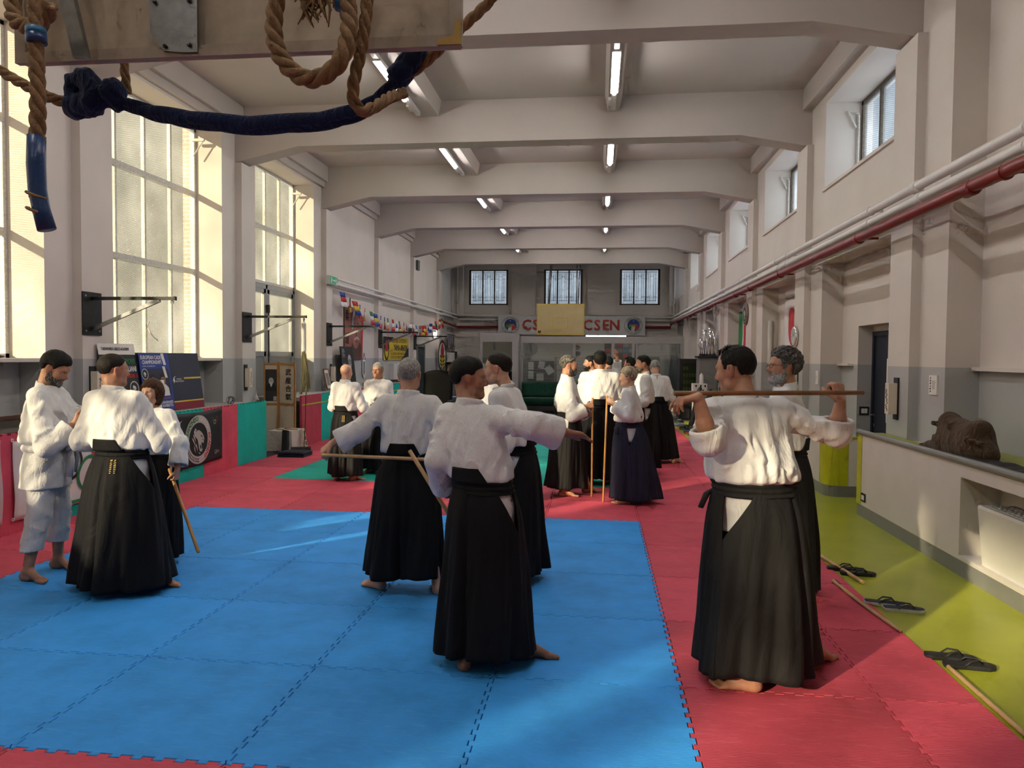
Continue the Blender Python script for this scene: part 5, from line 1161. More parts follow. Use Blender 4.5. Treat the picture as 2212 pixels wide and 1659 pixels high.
rope('short rope end hanging above the blue cloth knot', [(-2.07, 3.05, 3.10), (-2.055, 3.05, 2.95), (-2.045, 3.05, 2.86)], .019)
rope('rope bundle behind the strut at the picture corner', [(-2.20, 2.62, 3.25), (-2.215, 2.62, 3.06), (-2.19, 2.60, 2.98), (-2.12, 2.58, 2.945), (-2.05, 2.56, 2.95), (-2.0, 2.54, 3.0)], .03)
BLUEC = cloth('blue_fabric', (.010, .022, .075), 160, .1, .6, .9, 22)
k = Field((-2.36, 2.86, 2.68), (-1.9, 3.16, 3.0), .008)
for a, b, r0, r1 in (((-2.26, 3.0, 2.79), (-2.25, 3.0, 2.90), .045, .035), ((-2.25, 2.99, 2.90), (-2.19, 2.99, 2.915), .034, .036), ((-2.19, 2.98, 2.91), (-2.13, 2.98, 2.83), .040, .048), ((-2.25, 3.0, 2.79), (-2.16, 2.98, 2.80), .050, .055), ((-2.12, 2.98, 2.82), (-2.07, 2.99, 2.85), .045, .050), ((-2.07, 2.99, 2.86), (-2.05, 3.0, 2.80), .040, .036)): k.cone(a, b, r0, r1, .012)
k.wob(lambda X, Y, Z: .006 * np.sin(X * 90 + Z * 60) * np.sin(Y * 70 + Z * 40))
t = thing('blue_cloth', 'knotted dark blue cloth sagging between the ropes below the backboard', 'cloth', (-1.5, 3.0, 2.7))
o = np_obj('knot', [k.mesh()], BLUEC, t); o.location = -Vector(t.location)
P = smooth_path([(-2.06, 3.0, 2.815), (-1.92, 3.0, 2.765), (-1.75, 3.0, 2.729), (-1.46, 3.0, 2.694), (-1.14, 3.0, 2.704), (-.98, 3.0, 2.742), (-.90, 2.99, 2.785), (-.84, 2.98, 2.84), (-.79, 2.98, 2.90), (-.745, 2.99, 2.97), (-.72, 3.0, 3.10)], 8)
mb = MB(); nP = len(P)
for q in range(3):
    mb.tube([p + Vector((0, .012 * math.sin(i * .25 + q * 2.1), .010 * math.cos(i * .3 + q * 2.1))) for i, p in enumerate(P)], [.018 + .012 * math.sin(PI * min(1, i / nP * 1.6)) + (.026 if i > nP * .70 else 0) for i in range(nP)], 10, flat=(.7, 1.0))
mb.build('sash', BLUEC, t, True)

# ---------------------------------------------------------------- far backboard
t = thing('basketball_backboard', 'yellowish basketball backboard at the far end of the hall', 'backboard', (-1.44, 28.5, 2.58))
BBY = mat('backboard_yellow', (.52, .40, .19), .5, .08, 3); BBL = mat('backboard_line', (.56, .40, .08), .5, .05)
MB().box(-2.35, -.53, 28.5, 28.54, 2.58, 3.78).build('board', BBY, t)
f = MB()
for a in ((-2.35, -.53, 28.493, 28.5, 2.58, 2.63), (-2.35, -.53, 28.493, 28.5, 3.73, 3.78), (-2.35, -2.30, 28.493, 28.5, 2.63, 3.73), (-.58, -.53, 28.493, 28.5, 2.63, 3.73)): f.box(*a)
for a in ((-1.75, -1.15, 28.493, 28.5, 2.83, 2.865), (-1.75, -1.15, 28.493, 28.5, 3.23, 3.265), (-1.75, -1.715, 28.493, 28.5, 2.865, 3.23), (-1.185, -1.15, 28.493, 28.5, 2.865, 3.23)): f.box(*a)
f.build('painted_lines', BBL, t); MB().box(-1.52, -1.36, 28.46, 28.5, 2.74, 2.85).build('rim_plate', BBY, t)
bl = MB(); bl.prism([(-2.30, 2.66), (-2.22, 2.65), (-2.18, 2.70), (-2.19, 2.76), (-2.25, 2.74), (-2.30, 2.77)], (0, 28.488, 0), (1, 0, 0), (0, 0, 1), (0, .005, 0)); bl.build('sticker', C_BRN, t)
for a, b in ((-1.92, -1.86), (-.84, -.84), (-.78, -.70), (-1.88, -1.80)): MB().tube([(a, 28.56, 3.7), (b, 29.2, 5.94)], .022, 8).build('hanger_rod', STEEL, t, True)

# ---------------------------------------------------------------- wall brackets for punch bags
def bracket(y, label):
    t = thing('bag_bracket', label, 'bracket', (-6.1, y, 2.2), 'punch bag brackets')
    wp = MB().box(-6.10, -6.085, y - .17, y + .17, 1.95, 2.47).build('wall_plate', DKMETAL, t)
    for dy in (-.12, .12):
        for z in (2.0, 2.42): MB().lathe([(.014, 0), (.014, .008), (.006, .010)], (-6.085, y + dy, z), 6, 'x').build('bolt', STEEL, wp)
    ar = MB().box(-6.085, -5.02, y - .02, y + .02, 2.375, 2.415).build('arm', DKMETAL, t); MB().obox((-5.655, y, 2.20), (.44, 0, .175), (0, .018, 0), (-.008, 0, .02)).build('brace', STEEL, t)
    MB().box(-5.03, -5.01, y - .022, y + .022, 2.372, 2.418).build('end_cap', BLACK, ar)
    MB().ring((-5.06, y - .004, 2.35), .016, .024, (0, 1, 0), .008, 14).build('ring', STEEL, ar, True)
    return t
for y, l in zip((8.36, 12.36, 16.36, 20.36, 24.36), ('steel bag bracket beside the large left window, nearest of the row', 'steel bag bracket beside the glazed entrance door', 'steel bag bracket in front of the red portrait poster', 'steel bag bracket over the yellow banner', 'steel bag bracket near the round wall light, farthest of the row')): bracket(y, l)
BAGW = mat('bag_white', (.62, .60, .56), .6, .06)
t = thing('hanging_tube', 'slim white tube with rope hanging from the bracket by the door', 'equipment', (-5.06, 12.36, 1.7))
MB().tube([(-5.06, 12.36, 2.30), (-5.06, 12.36, 2.28), (-5.06, 12.36, 1.80), (-5.06, 12.36, 1.78)], [.02, .04, .04, .02], 12).build('tube', BAGW, t, 'auto')
mb = MB(); OL = mat('olive_rope', (.10, .085, .04), .9, .1)
for q in range(6): mb.tube(smooth_path([(-5.06 + .012 * q - .03, 12.36, 1.78), (-5.05 + .02 * q - .05, 12.37, 1.5), (-5.03 + .03 * q - .09, 12.38, 1.05 + .05 * (q % 3)), (-5.02 + .02 * q - .05, 12.36, 1.35), (-5.06, 12.36, 1.74)], 5), .009, 5)
mb.tube(smooth_path([(-5.03, 12.37, 1.2), (-5.06, 12.42, .6), (-5.10, 12.45, .05)], 5), .008, 5); mb.tube(smooth_path([(-5.08, 12.36, 2.3), (-5.10, 12.36, 2.0), (-5.08, 12.36, 1.7)], 4), .007, 5); mb.build('rope', OL, t, True)
MB().tube([(-5.06, 12.36, 2.37), (-5.06, 12.36, 2.30)], .012, 6).build('hook', STEEL, t)

# ---------------------------------------------------------------- foam pad wall on the left
def pad_mesh():
    EX = [(x, o * .8) for x, o in EDGE]; poly = [(0, 0)] + [(1 + o * .0, t_) for t_, o in [(0, 0)]] + [(1, .955)] + [(x, .955 + o) for x, o in EX[::-1]][1:-1] + [(0, .955)]
    me = bpy.data.meshes.new('pad_panel'); k_ = len(poly); pts = [(y * .996 + .002, z) for y, z in poly]
    vs = [(-.02, y, z) for y, z in pts] + [(.02, y, z) for y, z in pts]
    me.from_pydata(vs, [], [tuple(range(k_ - 1, -1, -1)), tuple(range(k_, 2 * k_))] + [(i, (i + 1) % k_, k_ + (i + 1) % k_, k_ + i) for i in range(k_)]); me.materials.append(T_RED); me.update(); return me
PADM = pad_mesh()
def pad_wall(label, y0, cols, stripe=False):
    t = thing('pad_wall', label, 'pad wall', (-5.56, y0, 0))
    for i, c in enumerate(cols):
        o = bpy.data.objects.new('pad_panel', PADM); COL.objects.link(o); o.parent = t; o.location = (0, i, 0); o.material_slots[0].link = 'OBJECT'; o.material_slots[0].material = T_RED if c == 'r' else T_GREEN
    MB().box(-6.54, -5.585, y0, y0 + len(cols), .86, .93).build('ledge', mat('ledge_grey', (.40, .39, .38), .6, .06), t)
    if stripe: MB().box(-5.539, -5.534, y0, y0 + len(cols), .775, .80).build('yellow_stripe', mat('stripe_yellow', (.50, .50, .04), .5, .05), t)
    return t
pad_wall('red and green foam pad wall below the large left window', 4.92, 'rrgrgrg')
pad_wall('red and green foam pad wall with yellow stripe behind the pair of men', 13.42, 'rgrrgggrr', True)

# black emblem banner on the pads
t = thing('emblem_banner', 'black banner with a round lion emblem on the pad wall', 'banner', (-5.53, 9.70, .56))
sh = Sheet(t, (-5.522, 9.70, .555), LU, LV, LN, lambda x, y: .006 + .006 * math.sin(x * 9) * math.cos(y * 3))
sh.cloth('banner_cloth', 1.38, .74, C_BLK, 28, 12, .003, None, lambda x, y: (x, y + (.03 * (x / .69) ** 2 if y > 0 else .02 * x)))
sh.ring('emblem_ring', .03, -.01, .235, .34, C_LGR, .004); sh.arc('TAEKWONDO', .03, -.01, .287, .085, C_GRN, .006, 2.45, .185, bold=.004); sh.arc('GRECO', .03, -.01, .287, .085, C_WHT, .006, 1.02, .19, bold=.001); sh.arc('ACADEMY', .03, -.01, .287, .085, C_RED, .006, -.42, .20, bold=.004)
lion(sh, .03, -.01, .21, .005, C_LGR, C_BLK)
mb = MB()
for i in range(9):
    a = 3.5 + i * .14
    for q in (-1, 1): sh._poly(mb, [(.03 + .29 * math.cos(a), -.01 + .29 * math.sin(a)), (.03 + (.29 + q * .03) * math.cos(a + .05), -.01 + (.29 + q * .03) * math.sin(a + .05)), (.03 + (.29 + q * .022) * math.cos(a + .13), -.01 + (.29 + q * .022) * math.sin(a + .13))], .006)
mb.build('laurel', C_BLK, t); sh.text('FITA', -.47, .13, .09, C_WHT, .005, .8); sh.poly('flying_figure', [(-.52, .22), (-.45, .24), (-.38, .29), (-.44, .26), (-.47, .30), (-.49, .25), (-.55, .24)], C_WHT, .005)
for i, c in enumerate((C_GRN, C_WHT, C_RED)): sh.ring('small_ring', .42 + i * .06, .24 - (i % 2) * .04, .025, .032, c, .005, n=16)
sh.text('U', .50, -.24, .09, C_WHT, .005); sh.text('CF', .57, -.24, .05, C_WHT, .005)
# flags on the pads at the picture edge
def flag(label, yc, w, h, zc, m, x=-5.53, prints=None):
    t = thing('wall_flag', label, 'flag', (x, yc, zc)); sh = Sheet(t, (x + .012, yc, zc), LU, LV, LN, lambda a, b: .010 * math.sin(a * 14 + b * 5) * (.4 + abs(b)) + .008 * math.sin(b * 9 + a * 4))
    sh.cloth('flag_cloth', w, h, m, 26, 14, .003, None, lambda a, b: (a, b - .02 * math.cos(a / w * PI) + .05 * abs(b) * a))
    for q in (-1, 1): MB().ring(sh.pt(-w / 2 - .012, q * h / 2 + .0, .0), .010, .017, (1, 0, 0), .006, 12).build('eyelet_loop', C_FLW, t)
    if prints: prints(sh)
    return t
flag('pinkish white flag cut by the picture edge on the red pads', 5.70, 1.20, .80, .50, C_PNK)
def rings(sh):
    for i, (x, y, m) in enumerate(((-.42, .08, C_BLU), (-.05, .06, C_BLK), (.52, .10, C_RED), (-.20, -.12, C_YEL), (.28, -.10, C_GRN))): sh.ring('printed_ring', x, y, .17, .205, m, .006 + i * .001)
    sh.rect('green_hem', -.2, .76, -.375, -.345, C_GRN, .007)
flag('white flag with large coloured rings behind the man in white', 7.22, 1.56, .76, .52, C_FLW, prints=rings)

# boards and posters leaning on the ledge
t = thing('display_board', 'dark blue display board with yellow stripes leaning under the window', 'board', (-5.95, 9.9, .93))
tilt = (-.14, 0, 1); nb = (1, 0, .14); sh = Sheet(t, (-6.0, 9.91, 1.34), LU, tilt, nb)
sh.rect('board', -.76, .76, -.41, .41, C_NVY, 0, .012); sh.rect('red_base', -.76, .76, -.41, -.30, mat('board_red', (.22, .012, .03), .5, .05), .002); sh.rect('yellow_stripe', .30, .76, .03, .055, C_YEL, .002); sh.rect('yellow_stripe', -.76, .76, -.30, -.28, C_YEL, .003)
sh.poly('kicking_figure', [(-.0, .0), (.04, .06), (.10, .08), (.05, .05), (.06, .01), (.03, -.03), (.025, .02)], C_WHT, .003); sh.text('WORLD\nTAEKWONDO', .17, .015, .035, C_WHT, .003)
t = thing('event_poster', 'blue championship poster with two medal winners fixed to the blue board', 'poster', (-5.93, 9.50, 1.33)); sh = Sheet(t, (-5.985, 9.50, 1.34), LU, tilt, nb)
sh.rect('poster_sheet', -.34, .34, -.385, .405, C_BLU, .012, .004); sh.text('EUROPEAN CADET\nCHAMPIONSHIPS', -.06, .31, .072, C_WHT, .014, .80, bold=.002); sh.text('ATENE, NOVEMBRE 2025', -.14, .225, .026, C_WHT, .014)
sh.rect('photo_field', -.30, .30, -.18, .19, mat('poster_dark', (.012, .016, .04), .5, .1), .0135); sh.disc('round_badge', -.255, .12, .075, C_BLK, .015); sh.ring('badge_rim', -.255, .12, .062, .075, C_LGR, .016); lion(sh, -.255, .12, .04, .0165, C_WHT, C_BLK)
for x in (-.09, .14): bust(sh, x, .03, .20, .0155, C_SKN, C_BLK, C_WHT)
for x in (-.20, .10): sh.rect('certificate', x - .05, x + .05, -.13, .03, PAPER, .0195)
mb = MB()
for a, b in ((.20, .40), (.20, .22), (-.28, -.20), (-.32, -.385)):
    sh._poly(mb, [(a, b - .16), (a + .06, b - .16), (a + .02, b), (a - .04, b)], .0145) if b > -.3 and b > 0 else sh._poly(mb, [(a, b), (a + .06, b), (a + .02, b + .14), (a - .04, b + .14)], .0145)
mb.build('slanted_bars', C_WHT, t); sh.text('MEDAGLIA DI BRONZO', .12, -.225, .036, C_ORG, .014, .8); sh.text('SOFIA CASAGRANDE\nFILIPPO ROVERETTO', .10, -.305, .052, C_WHT, .014, .85, bold=.0015)
t = thing('event_poster', 'black champions poster with green and red lettering leaning under the window', 'poster', (-5.95, 8.77, 1.4)); sh = Sheet(t, (-6.02, 8.77, 1.42), LU, tilt, nb)
sh.rect('poster_sheet', -.36, .36, -.46, .36, C_BLK, .012, .010); sh.rect('white_header', -.36, .36, .30, .44, PAPER, .013, .010); sh.text('TAEKWONDO GRECO ACADEMY', -.03, .37, .050, C_BLK, .0145, .72, bold=.002); sh.text('3 CAMPIONI', .12, .21, .092, C_GRN, .0145, .8, bold=.003); sh.text('ITALIANI', .20, .11, .095, C_WHT, .0145, .75, bold=.003); sh.text('UNDER 15', .24, .02, .065, C_RED, .0145, .8, bold=.002)
sh.disc('round_badge', .25, -.14, .095, C_BLK, .0145); sh.ring('badge_rim', .25, -.14, .078, .095, C_LGR, .015); lion(sh, .25, -.14, .055, .0155, C_WHT, C_BLK); bust(sh, -.02, -.08, .22, .0145, C_SKN, C_RED, C_WHT); bust(sh, -.22, .16, .22, .0145, C_SKN, C_RED, C_GRN); sh.rect('name_plate', -.12, .14, -.30, -.235, C_GRN, .016); sh.text('FILIPPO ROVERETTO', .01, -.268, .034, C_WHT, .017, .8)
t = thing('cardboard_box', 'open cardboard box on the ledge at the picture edge', 'box', (-6.0, 6.6, .93)); CARD = mat('cardboard', (.36, .27, .17), .85, .08)
b_ = MB(); b_.box(-6.3, -5.75, 6.2, 6.21, .93, 1.06); b_.box(-6.3, -5.75, 7.0, 7.01, .93, 1.06); b_.box(-5.76, -5.75, 6.2, 7.01, .93, 1.06); b_.box(-6.3, -6.29, 6.2, 7.01, .93, 1.06); b_.box(-6.3, -5.75, 6.2, 7.01, .93, .94); b_.build('body', mat('cardboard_grey', (.30, .28, .24), .85, .06), t); MB().obox((-5.66, 6.6, 1.10), (.10, 0, .035), (0, .40, 0), (-.001, 0, .003)).build('flap', CARD, t); MB().obox((-6.38, 6.6, 1.12), (.08, 0, -.05), (0, .40, 0), (.001, 0, .003)).build('flap', CARD, t)
# ---------------------------------------------------------------- altar corner: folding screen, table, cushions, weapons
SCRW = mat('screen_panel', (.62, .53, .40), .8, .05, 6)
t = thing('folding_screen', 'folding screen with portrait and brush calligraphy beside the entrance door', 'screen', (-5.95, 13.35, 0))
def leaf(a, b, w3=None):
    a, b = Vector((*a, 0)), Vector((*b, 0)); u = (b - a).normalized(); n = Vector((u.y, -u.x, 0)); L = (b - a).length; fr = MB()
    for q in (0.0, L - .03): fr.obox(a + u * (q + .015) + Vector((0, 0, .81)), u * .015, n * .014, (0, 0, .79))
    for z in (.03, .80, 1.56): fr.obox(a + u * L / 2 + Vector((0, 0, z)), u * (L / 2 - .03), n * .012, (0, 0, .022))
    lf = fr.build('screen_frame', WOODO, t)
    for z0, z1 in ((.05, .78), (.82, 1.54)): m_ = MB(); m_.obox(a + u * L / 2 + Vector((0, 0, (z0 + z1) / 2)), u * (L / 2 - .03), n * .004, (0, 0, (z1 - z0) / 2)); m_.build('screen_panel', SCRW, t)
    return Sheet(t, a + u * L / 2, u, (0, 0, 1), n), L
s1, L1 = leaf((-6.245, 13.33), (-5.985, 13.40)); s2, L2 = leaf((-5.985, 13.40), (-5.62, 13.33))
s1.rect('portrait_print', -.112, .112, .86, 1.46, mat('photo_black', (.03, .028, .026), .5, .1), .006); bust(s1, 0, 1.24, .17, .007, C_LGR, None, C_BLK, C_WHT, shade=C_GRY); s1.rect('portrait_sleeve', .04, .10, .87, .95, C_LGR, .008)
kanji(s2, '武産合氣', .03, 1.40, .13, INK, .006, .155)
t = thing('altar_table', 'low altar table under a white cloth in front of the folding screen', 'table', (-5.64, 12.95, 0))
CLO = cloth('altar_cloth', (.60, .56, .50), 200, .06, .5, .9, 9); x0, x1, y0, y1 = -5.86, -5.42, 12.66, 13.24
c_ = MB(); c_.box(x0, x1, y0, y1, .36, .372)
def skirt(u, v):
    per = u * 4; pts = [(x0, y0), (x1, y0), (x1, y1), (x0, y1), (x0, y0)]; i = min(int(per), 3); f_ = per - i; a, b = pts[i], pts[i + 1]; x, y = a[0] + (b[0] - a[0]) * f_, a[1] + (b[1] - a[1]) * f_
    nx, ny = (x - (x0 + x1) / 2), (y - (y0 + y1) / 2); w = (.10 * (abs(f_ - .5) * 2) ** 4 + .02 * math.sin(u * 50)) * v
    return (x + nx * w * 1.2, y + ny * w * .9, .372 - .36 * v)
c_.grid(skirt, 64, 8, .003); c_.build('cloth', CLO, t, 'auto'); MB().box(x0 + .04, x1 - .04, y0 + .04, y1 - .04, .02, .355).build('table_body', WOODO, t)
tag(MB().obox((-5.50, 12.585, .20), (.045, 0, 0), (0, .045, -.01), (0, .02, .19)).build('black_box', BLACK), 'upright black plaque box leaning on the altar cloth', 'box')
tt = thing('calligraphy_plaque', 'pale plaque with brush writing leaning on the altar cloth', 'plaque', (-5.33, 13.05, .2)); MB().obox((-5.335, 13.05, .20), (.012, 0, .002), (0, .06, 0), (-.03, 0, .18)).build('plaque', CREAM, tt); sq = Sheet(tt, (-5.32, 13.05, .20), LU, (-.16, 0, 1), (1, 0, .16)); kanji(sq, '合氣道', 0, .11, .085, INK, .004, .10)
for x, y, a, lb in ((-5.70, 12.85, 1.2, 'small dark ornament lying on the altar cloth'), (-5.62, 13.0, 1.0, 'small wooden ornament lying at the middle of the altar cloth'), (-5.52, 12.92, 1.8, 'orange tipped ornament lying at the end of the altar cloth')):
    tag(MB().obox((x, y, .382), (.02 * math.cos(a), .02 * math.sin(a), 0), (-.10 * math.sin(a), .10 * math.cos(a), 0), (0, 0, .009)).build('altar_ornament', random.choice([WOODB, WOODP, C_ORG])), lb, 'ornament')
tag(MB().tube([(-5.38, 12.55, .055), (-5.08, 12.70, .055)], .05, 12).build('black_roll', BLACK, None, 'auto'), 'short black roll lying in front of the altar table', 'roll')
t = thing('floor_cushion', 'flat dark blue cushion lying by the end of the pad wall', 'cushion', (-5.15, 12.1, 0)); NB = cloth('cushion_navy', (.010, .014, .03))
for z in (.0, .045): MB().grid(lambda u, v: (-5.38 + .46 * u, 11.98 + .42 * v, z + .045 - .012 * (abs(u - .5) * 2) ** 6 - .012 * (abs(v - .5) * 2) ** 6), 12, 12, .04).build('cushion_layer', NB, t, True)
tw = []
for i, (a, b, m, lb) in enumerate((((-4.66, 12.55, .02), (-4.36, 14.05, .02), BLACK, 'black wooden sword lying by the altar'), ((-4.55, 12.60, .02), (-4.22, 14.2, .02), WOODP, 'pale wooden sword lying by the altar'), ((-4.44, 12.62, .02), (-4.26, 13.5, .02), WOODB, 'brown wooden sword lying across the others by the altar'))):
    o = staff(lb, a, b, m, .016, 'sword', 'wooden_sword', 'weapons by the altar')
tag(MB().tube([(-4.72, 12.40, .02), (-4.70, 12.46, .025), (-4.68, 12.53, .02)], [.02, .035, .02], 8).build('tassel_cord', BLACK, None, True), 'dark cord bundle at the sword handles by the altar', 'cord')

# ---------------------------------------------------------------- washi wall lamps
WASHI = mat('washi_paper', (.70, .60, .48), .8, .05)
def wall_lamp(x, y, z, sgn, label, seed):
    t = thing('wall_lamp', label, 'lamp', (x, y, z), 'wooden wall lamps'); r2 = random.Random(seed)
    MB().box(*sorted((x, x + sgn * .018)), y - .055, y + .055, z - .225, z + .225).build('back_plate', BLACK, t)
    pbx = MB().box(*sorted((x + sgn * .018, x + sgn * .105)), y - .05, y + .05, z - .165, z + .165).build('paper_box', WASHI, t)
    mb = MB()
    for q in range(9):
        a = z + .10 - q * .026; mb.tube([(x + sgn * .107, y + r2.uniform(-.02, .02), a), (x + sgn * .107, y + r2.uniform(-.03, .03), a - .014), (x + sgn * .107, y + r2.uniform(-.02, .02), a - .028)], .0035, 4)
    mb.build('brush_writing', INK, pbx); return t
wall_lamp(-6.1, 12.30, 1.335, 1, 'washi box lamp on the pier between window and entrance door', 1); wall_lamp(-6.1, 8.36, 1.35, 1, 'washi box lamp on the pier behind the shaved man', 2); wall_lamp(-6.1, 16.46, 1.31, 1, 'washi box lamp on the pier left of the dark portrait picture', 3); wall_lamp(-6.1, 20.38, 1.29, 1, 'washi box lamp on the pier left of the white switch box', 4)
wall_lamp(3.19, 8.36, 1.32, -1, 'washi box lamp with ink dragon on the pier beside the navy door', 5); wall_lamp(3.19, 12.36, 1.32, -1, 'washi box lamp on the pier behind the curly haired man', 6)
def note(x, y, z, sgn, w, h, label, lines):
    t = thing('wall_plaque', label, 'plaque', (x, y, z)); sh = Sheet(t, (x + sgn * .014, y, z), LU if sgn > 0 else RU, LV, (sgn, 0, 0))
    sh.rect('plaque', -w / 2, w / 2, -h / 2, h / 2, PAPER, 0, .014); sh.text('\n'.join(lines), w * .12, 0, h * .085, INK, .002)
    mb = MB(); r2 = random.Random(int(y * 10))
    for q in range(6): sh._poly(mb, [(-w * .40 + r2.random() * .02, h * (.38 - q * .14)), (-w * .28, h * (.42 - q * .14)), (-w * .22, h * (.34 - q * .14)), (-w * .34, h * (.31 - q * .14))], .002)
    mb.build('brush_marks', INK, t)
note(3.29, 7.72, 1.49, -1, .17, .19, 'small written plaque on the pier above the brown bag', ('SINCERITA', 'CORAGGIO', 'ONORE', 'LEALTA', 'RISPETTO', 'UMILTA')); note(3.29, 11.62, 1.46, -1, .12, .20, 'small written plaque behind the curly haired man', ('KANJI', 'DO', 'JUDO', 'KI'))

# ---------------------------------------------------------------- left wall, far half
# exit sign
t = thing('exit_sign', 'green emergency exit sign at the end of the left wall pipes', 'sign', (-6.05, 16.4, 3.44)); MB().box(-6.09, -5.99, 16.12, 16.62, 3.34, 3.53).build('housing', mat('sign_grey', (.55, .56, .55), .5, .03), t)
sh = Sheet(t, (-5.988, 16.37, 3.435), LU, LV, LN); sh.rect('green_face', -.24, .24, -.085, .085, mat('sign_green', (.01, .20, .09), .4, 0, emit=(.01, .25, .10), estr=.3), .001); sh.rect('door_mark', -.17, -.12, -.06, .06, C_WHT, .003); sh.poly('arrow_mark', [(-.08, -.012), (.05, -.012), (.05, -.04), (.12, 0), (.05, .04), (.05, .012), (-.08, .012)], C_WHT, .003); sh.poly('runner_mark', [(.12, -.05), (.15, -.01), (.14, .03), (.17, .05), (.18, .02), (.20, .0), (.17, -.01), (.19, -.05), (.16, -.02)], C_WHT, .003)
# red portrait poster, black portrait picture
t = thing('portrait_poster', 'tall red portrait poster of an old man with moustache on the left wall', 'poster', (-6.2, 18.3, 2.3)); POR = mat('poster_red_brown', (.30, .10, .075), .6, .25, 4)
sh = Sheet(t, (-6.19, 18.33, 2.25), LU, LV, LN, lambda x, y: .02 * max(0, x - .3) * max(0, y) * 6); sh.poly('poster_sheet', [(-.68, -.62), (.70, -.62), (.72, .50), (.35, .58), (.10, .70), (-.68, .72)], POR, .004, .004); C_SK2 = mat('print_ruddy', (.33, .13, .10), .6, .3, 6)
sh.poly('printed_coat', [(-.35, -.62), (-.15, -.25), (.2, -.1), (.55, -.2), (.70, -.4), (.70, -.62)], C_BRN, .006); sh.disc('printed_face', .18, .12, .33, C_SK2, .008, .46); sh.poly('printed_hair', [(-.15, .15), (-.14, .45), (.0, .62), (.25, .63), (.05, .52), (-.04, .35), (-.06, .15)], C_LGR, .010)
sh.poly('printed_moustache', [(.02, -.10), (.15, -.05), (.24, -.03), (.34, -.05), (.44, -.11), (.30, -.10), (.22, -.075), (.12, -.12)], C_LGR, .010); mb = MB()
for q in (.08, .32): sh._poly(mb, [(q - .07, .19), (q + .07, .19), (q + .06, .24), (q - .06, .24)], .010); sh._poly(mb, [(q - .09, .29), (q + .09, .29), (q + .08, .31), (q - .08, .32)], .010)
sh._poly(mb, [(.18, -.02), (.26, -.02), (.23, .18), (.19, .18)], .010); sh._poly(mb, [(.10, -.17), (.36, -.17), (.33, -.15), (.14, -.15)], .010); mb.build('printed_features', C_BRN, t); sh.rect('red_edge', .60, .70, -.62, .40, C_RED, .007); kanji(sh, '柔道', -.50, .45, .30, INK, .008, .56)
t = thing('portrait_picture', 'black portrait picture with white kanji leaning below the red poster', 'picture', (-5.95, 17.3, 1.3)); sh = Sheet(t, (-5.98, 17.33, 1.45), LU, (-.12, 0, 1), (1, 0, .12)); sh.rect('picture_board', -.44, .44, -.52, .50, C_BLK, .01, .02); bust(sh, .12, .12, .42, .012, C_GRY, C_LGR, C_BLK, C_LGR); kanji(sh, '柔道', -.27, .32, .24, C_GRY, .012, .34)
t = thing('picture_frame', 'small framed photograph leaning on the ledge beside the door reveal', 'picture', (-6.0, 15.9, 1.1)); sh = Sheet(t, (-5.98, 15.95, 1.20), LU, (-.22, 0, 1), (1, 0, .22)); sh.rect('photo', -.14, .14, -.22, .22, PAPER, 0, .01); sh.rect('photo_image', -.08, .10, -.14, .14, C_GRY, .002); f = MB()
for a in ((-.16, -.13, -.24, .24), (.13, .16, -.24, .24), (-.16, .16, -.24, -.21), (-.16, .16, .21, .24)): sh._poly(f, [(a[0], a[2]), (a[1], a[2]), (a[1], a[3]), (a[0], a[3])], .012, .02)
f.build('frame', WOODB, t)
t = thing('pennant', 'narrow pennant hanging on the wall between two lamps', 'pennant', (-6.2, 19.2, 1.4)); sh = Sheet(t, (-6.2, 19.2, 1.40), LU, LV, LN); sh.poly('pennant_cloth', [(-.13, .22), (.13, .22), (.13, -.16), (0, -.28), (-.13, -.16)], C_WHT, .01, .006); sh.poly('pennant_border', [(-.09, .18), (.09, .18), (.09, -.12), (0, -.21), (-.09, -.12)], C_GRY, .012); MB().tube([(-6.19, 19.07, 1.62), (-6.19, 19.2, 1.80), (-6.19, 19.33, 1.62)], .006, 5).build('cord', BLACK, t)
# yellow club banner
t = thing('club_banner', 'yellow club banner with black lettering on the left wall', 'banner', (-6.2, 22.4, 1.95)); sh = Sheet(t, (-6.2, 22.43, 1.955), LU, LV, LN); sh.rect('banner_cloth', -1.43, 1.43, -.345, .345, C_YEL, .012, .004); sh.poly('black_corner', [(-1.43, .345), (-.35, .345), (-.7, .22), (-1.0, .27), (-1.2, .12), (-1.43, .15)], C_BLK, .014); sh.poly('black_corner', [(1.43, -.345), (.5, -.345), (.85, -.22), (1.15, -.02), (1.43, .05)], C_BLK, .014)
sh.disc('oval_field', -1.12, -.02, .27, C_BLK, .015, .33); sh.disc('red_petal', -1.12, .07, .13, C_RED, .017, .18); sh.poly('yellow_leaves', [(-1.32, 0), (-1.20, -.10), (-1.12, -.05), (-1.04, -.10), (-.92, 0), (-.98, -.20), (-1.12, -.30), (-1.26, -.20)], C_YEL, .017)
sh.text('CENTRO SPORTIVO', .28, .24, .20, C_BLK, .016, .95); sh.text('YAMA ARASHI', .45, .02, .27, C_BLK, .016, .95, bold=.008); sh.text('a.s.d.', -.62, -.05, .15, C_BLK, .016); sh.text('ACCADEMIA DI ARTI MARZIALI', .10, -.16, .12, C_BLK, .016, .95); sh.text('E SPORT DA COMBATTIMENTO', .10, -.27, .12, C_BLK, .016, .95)
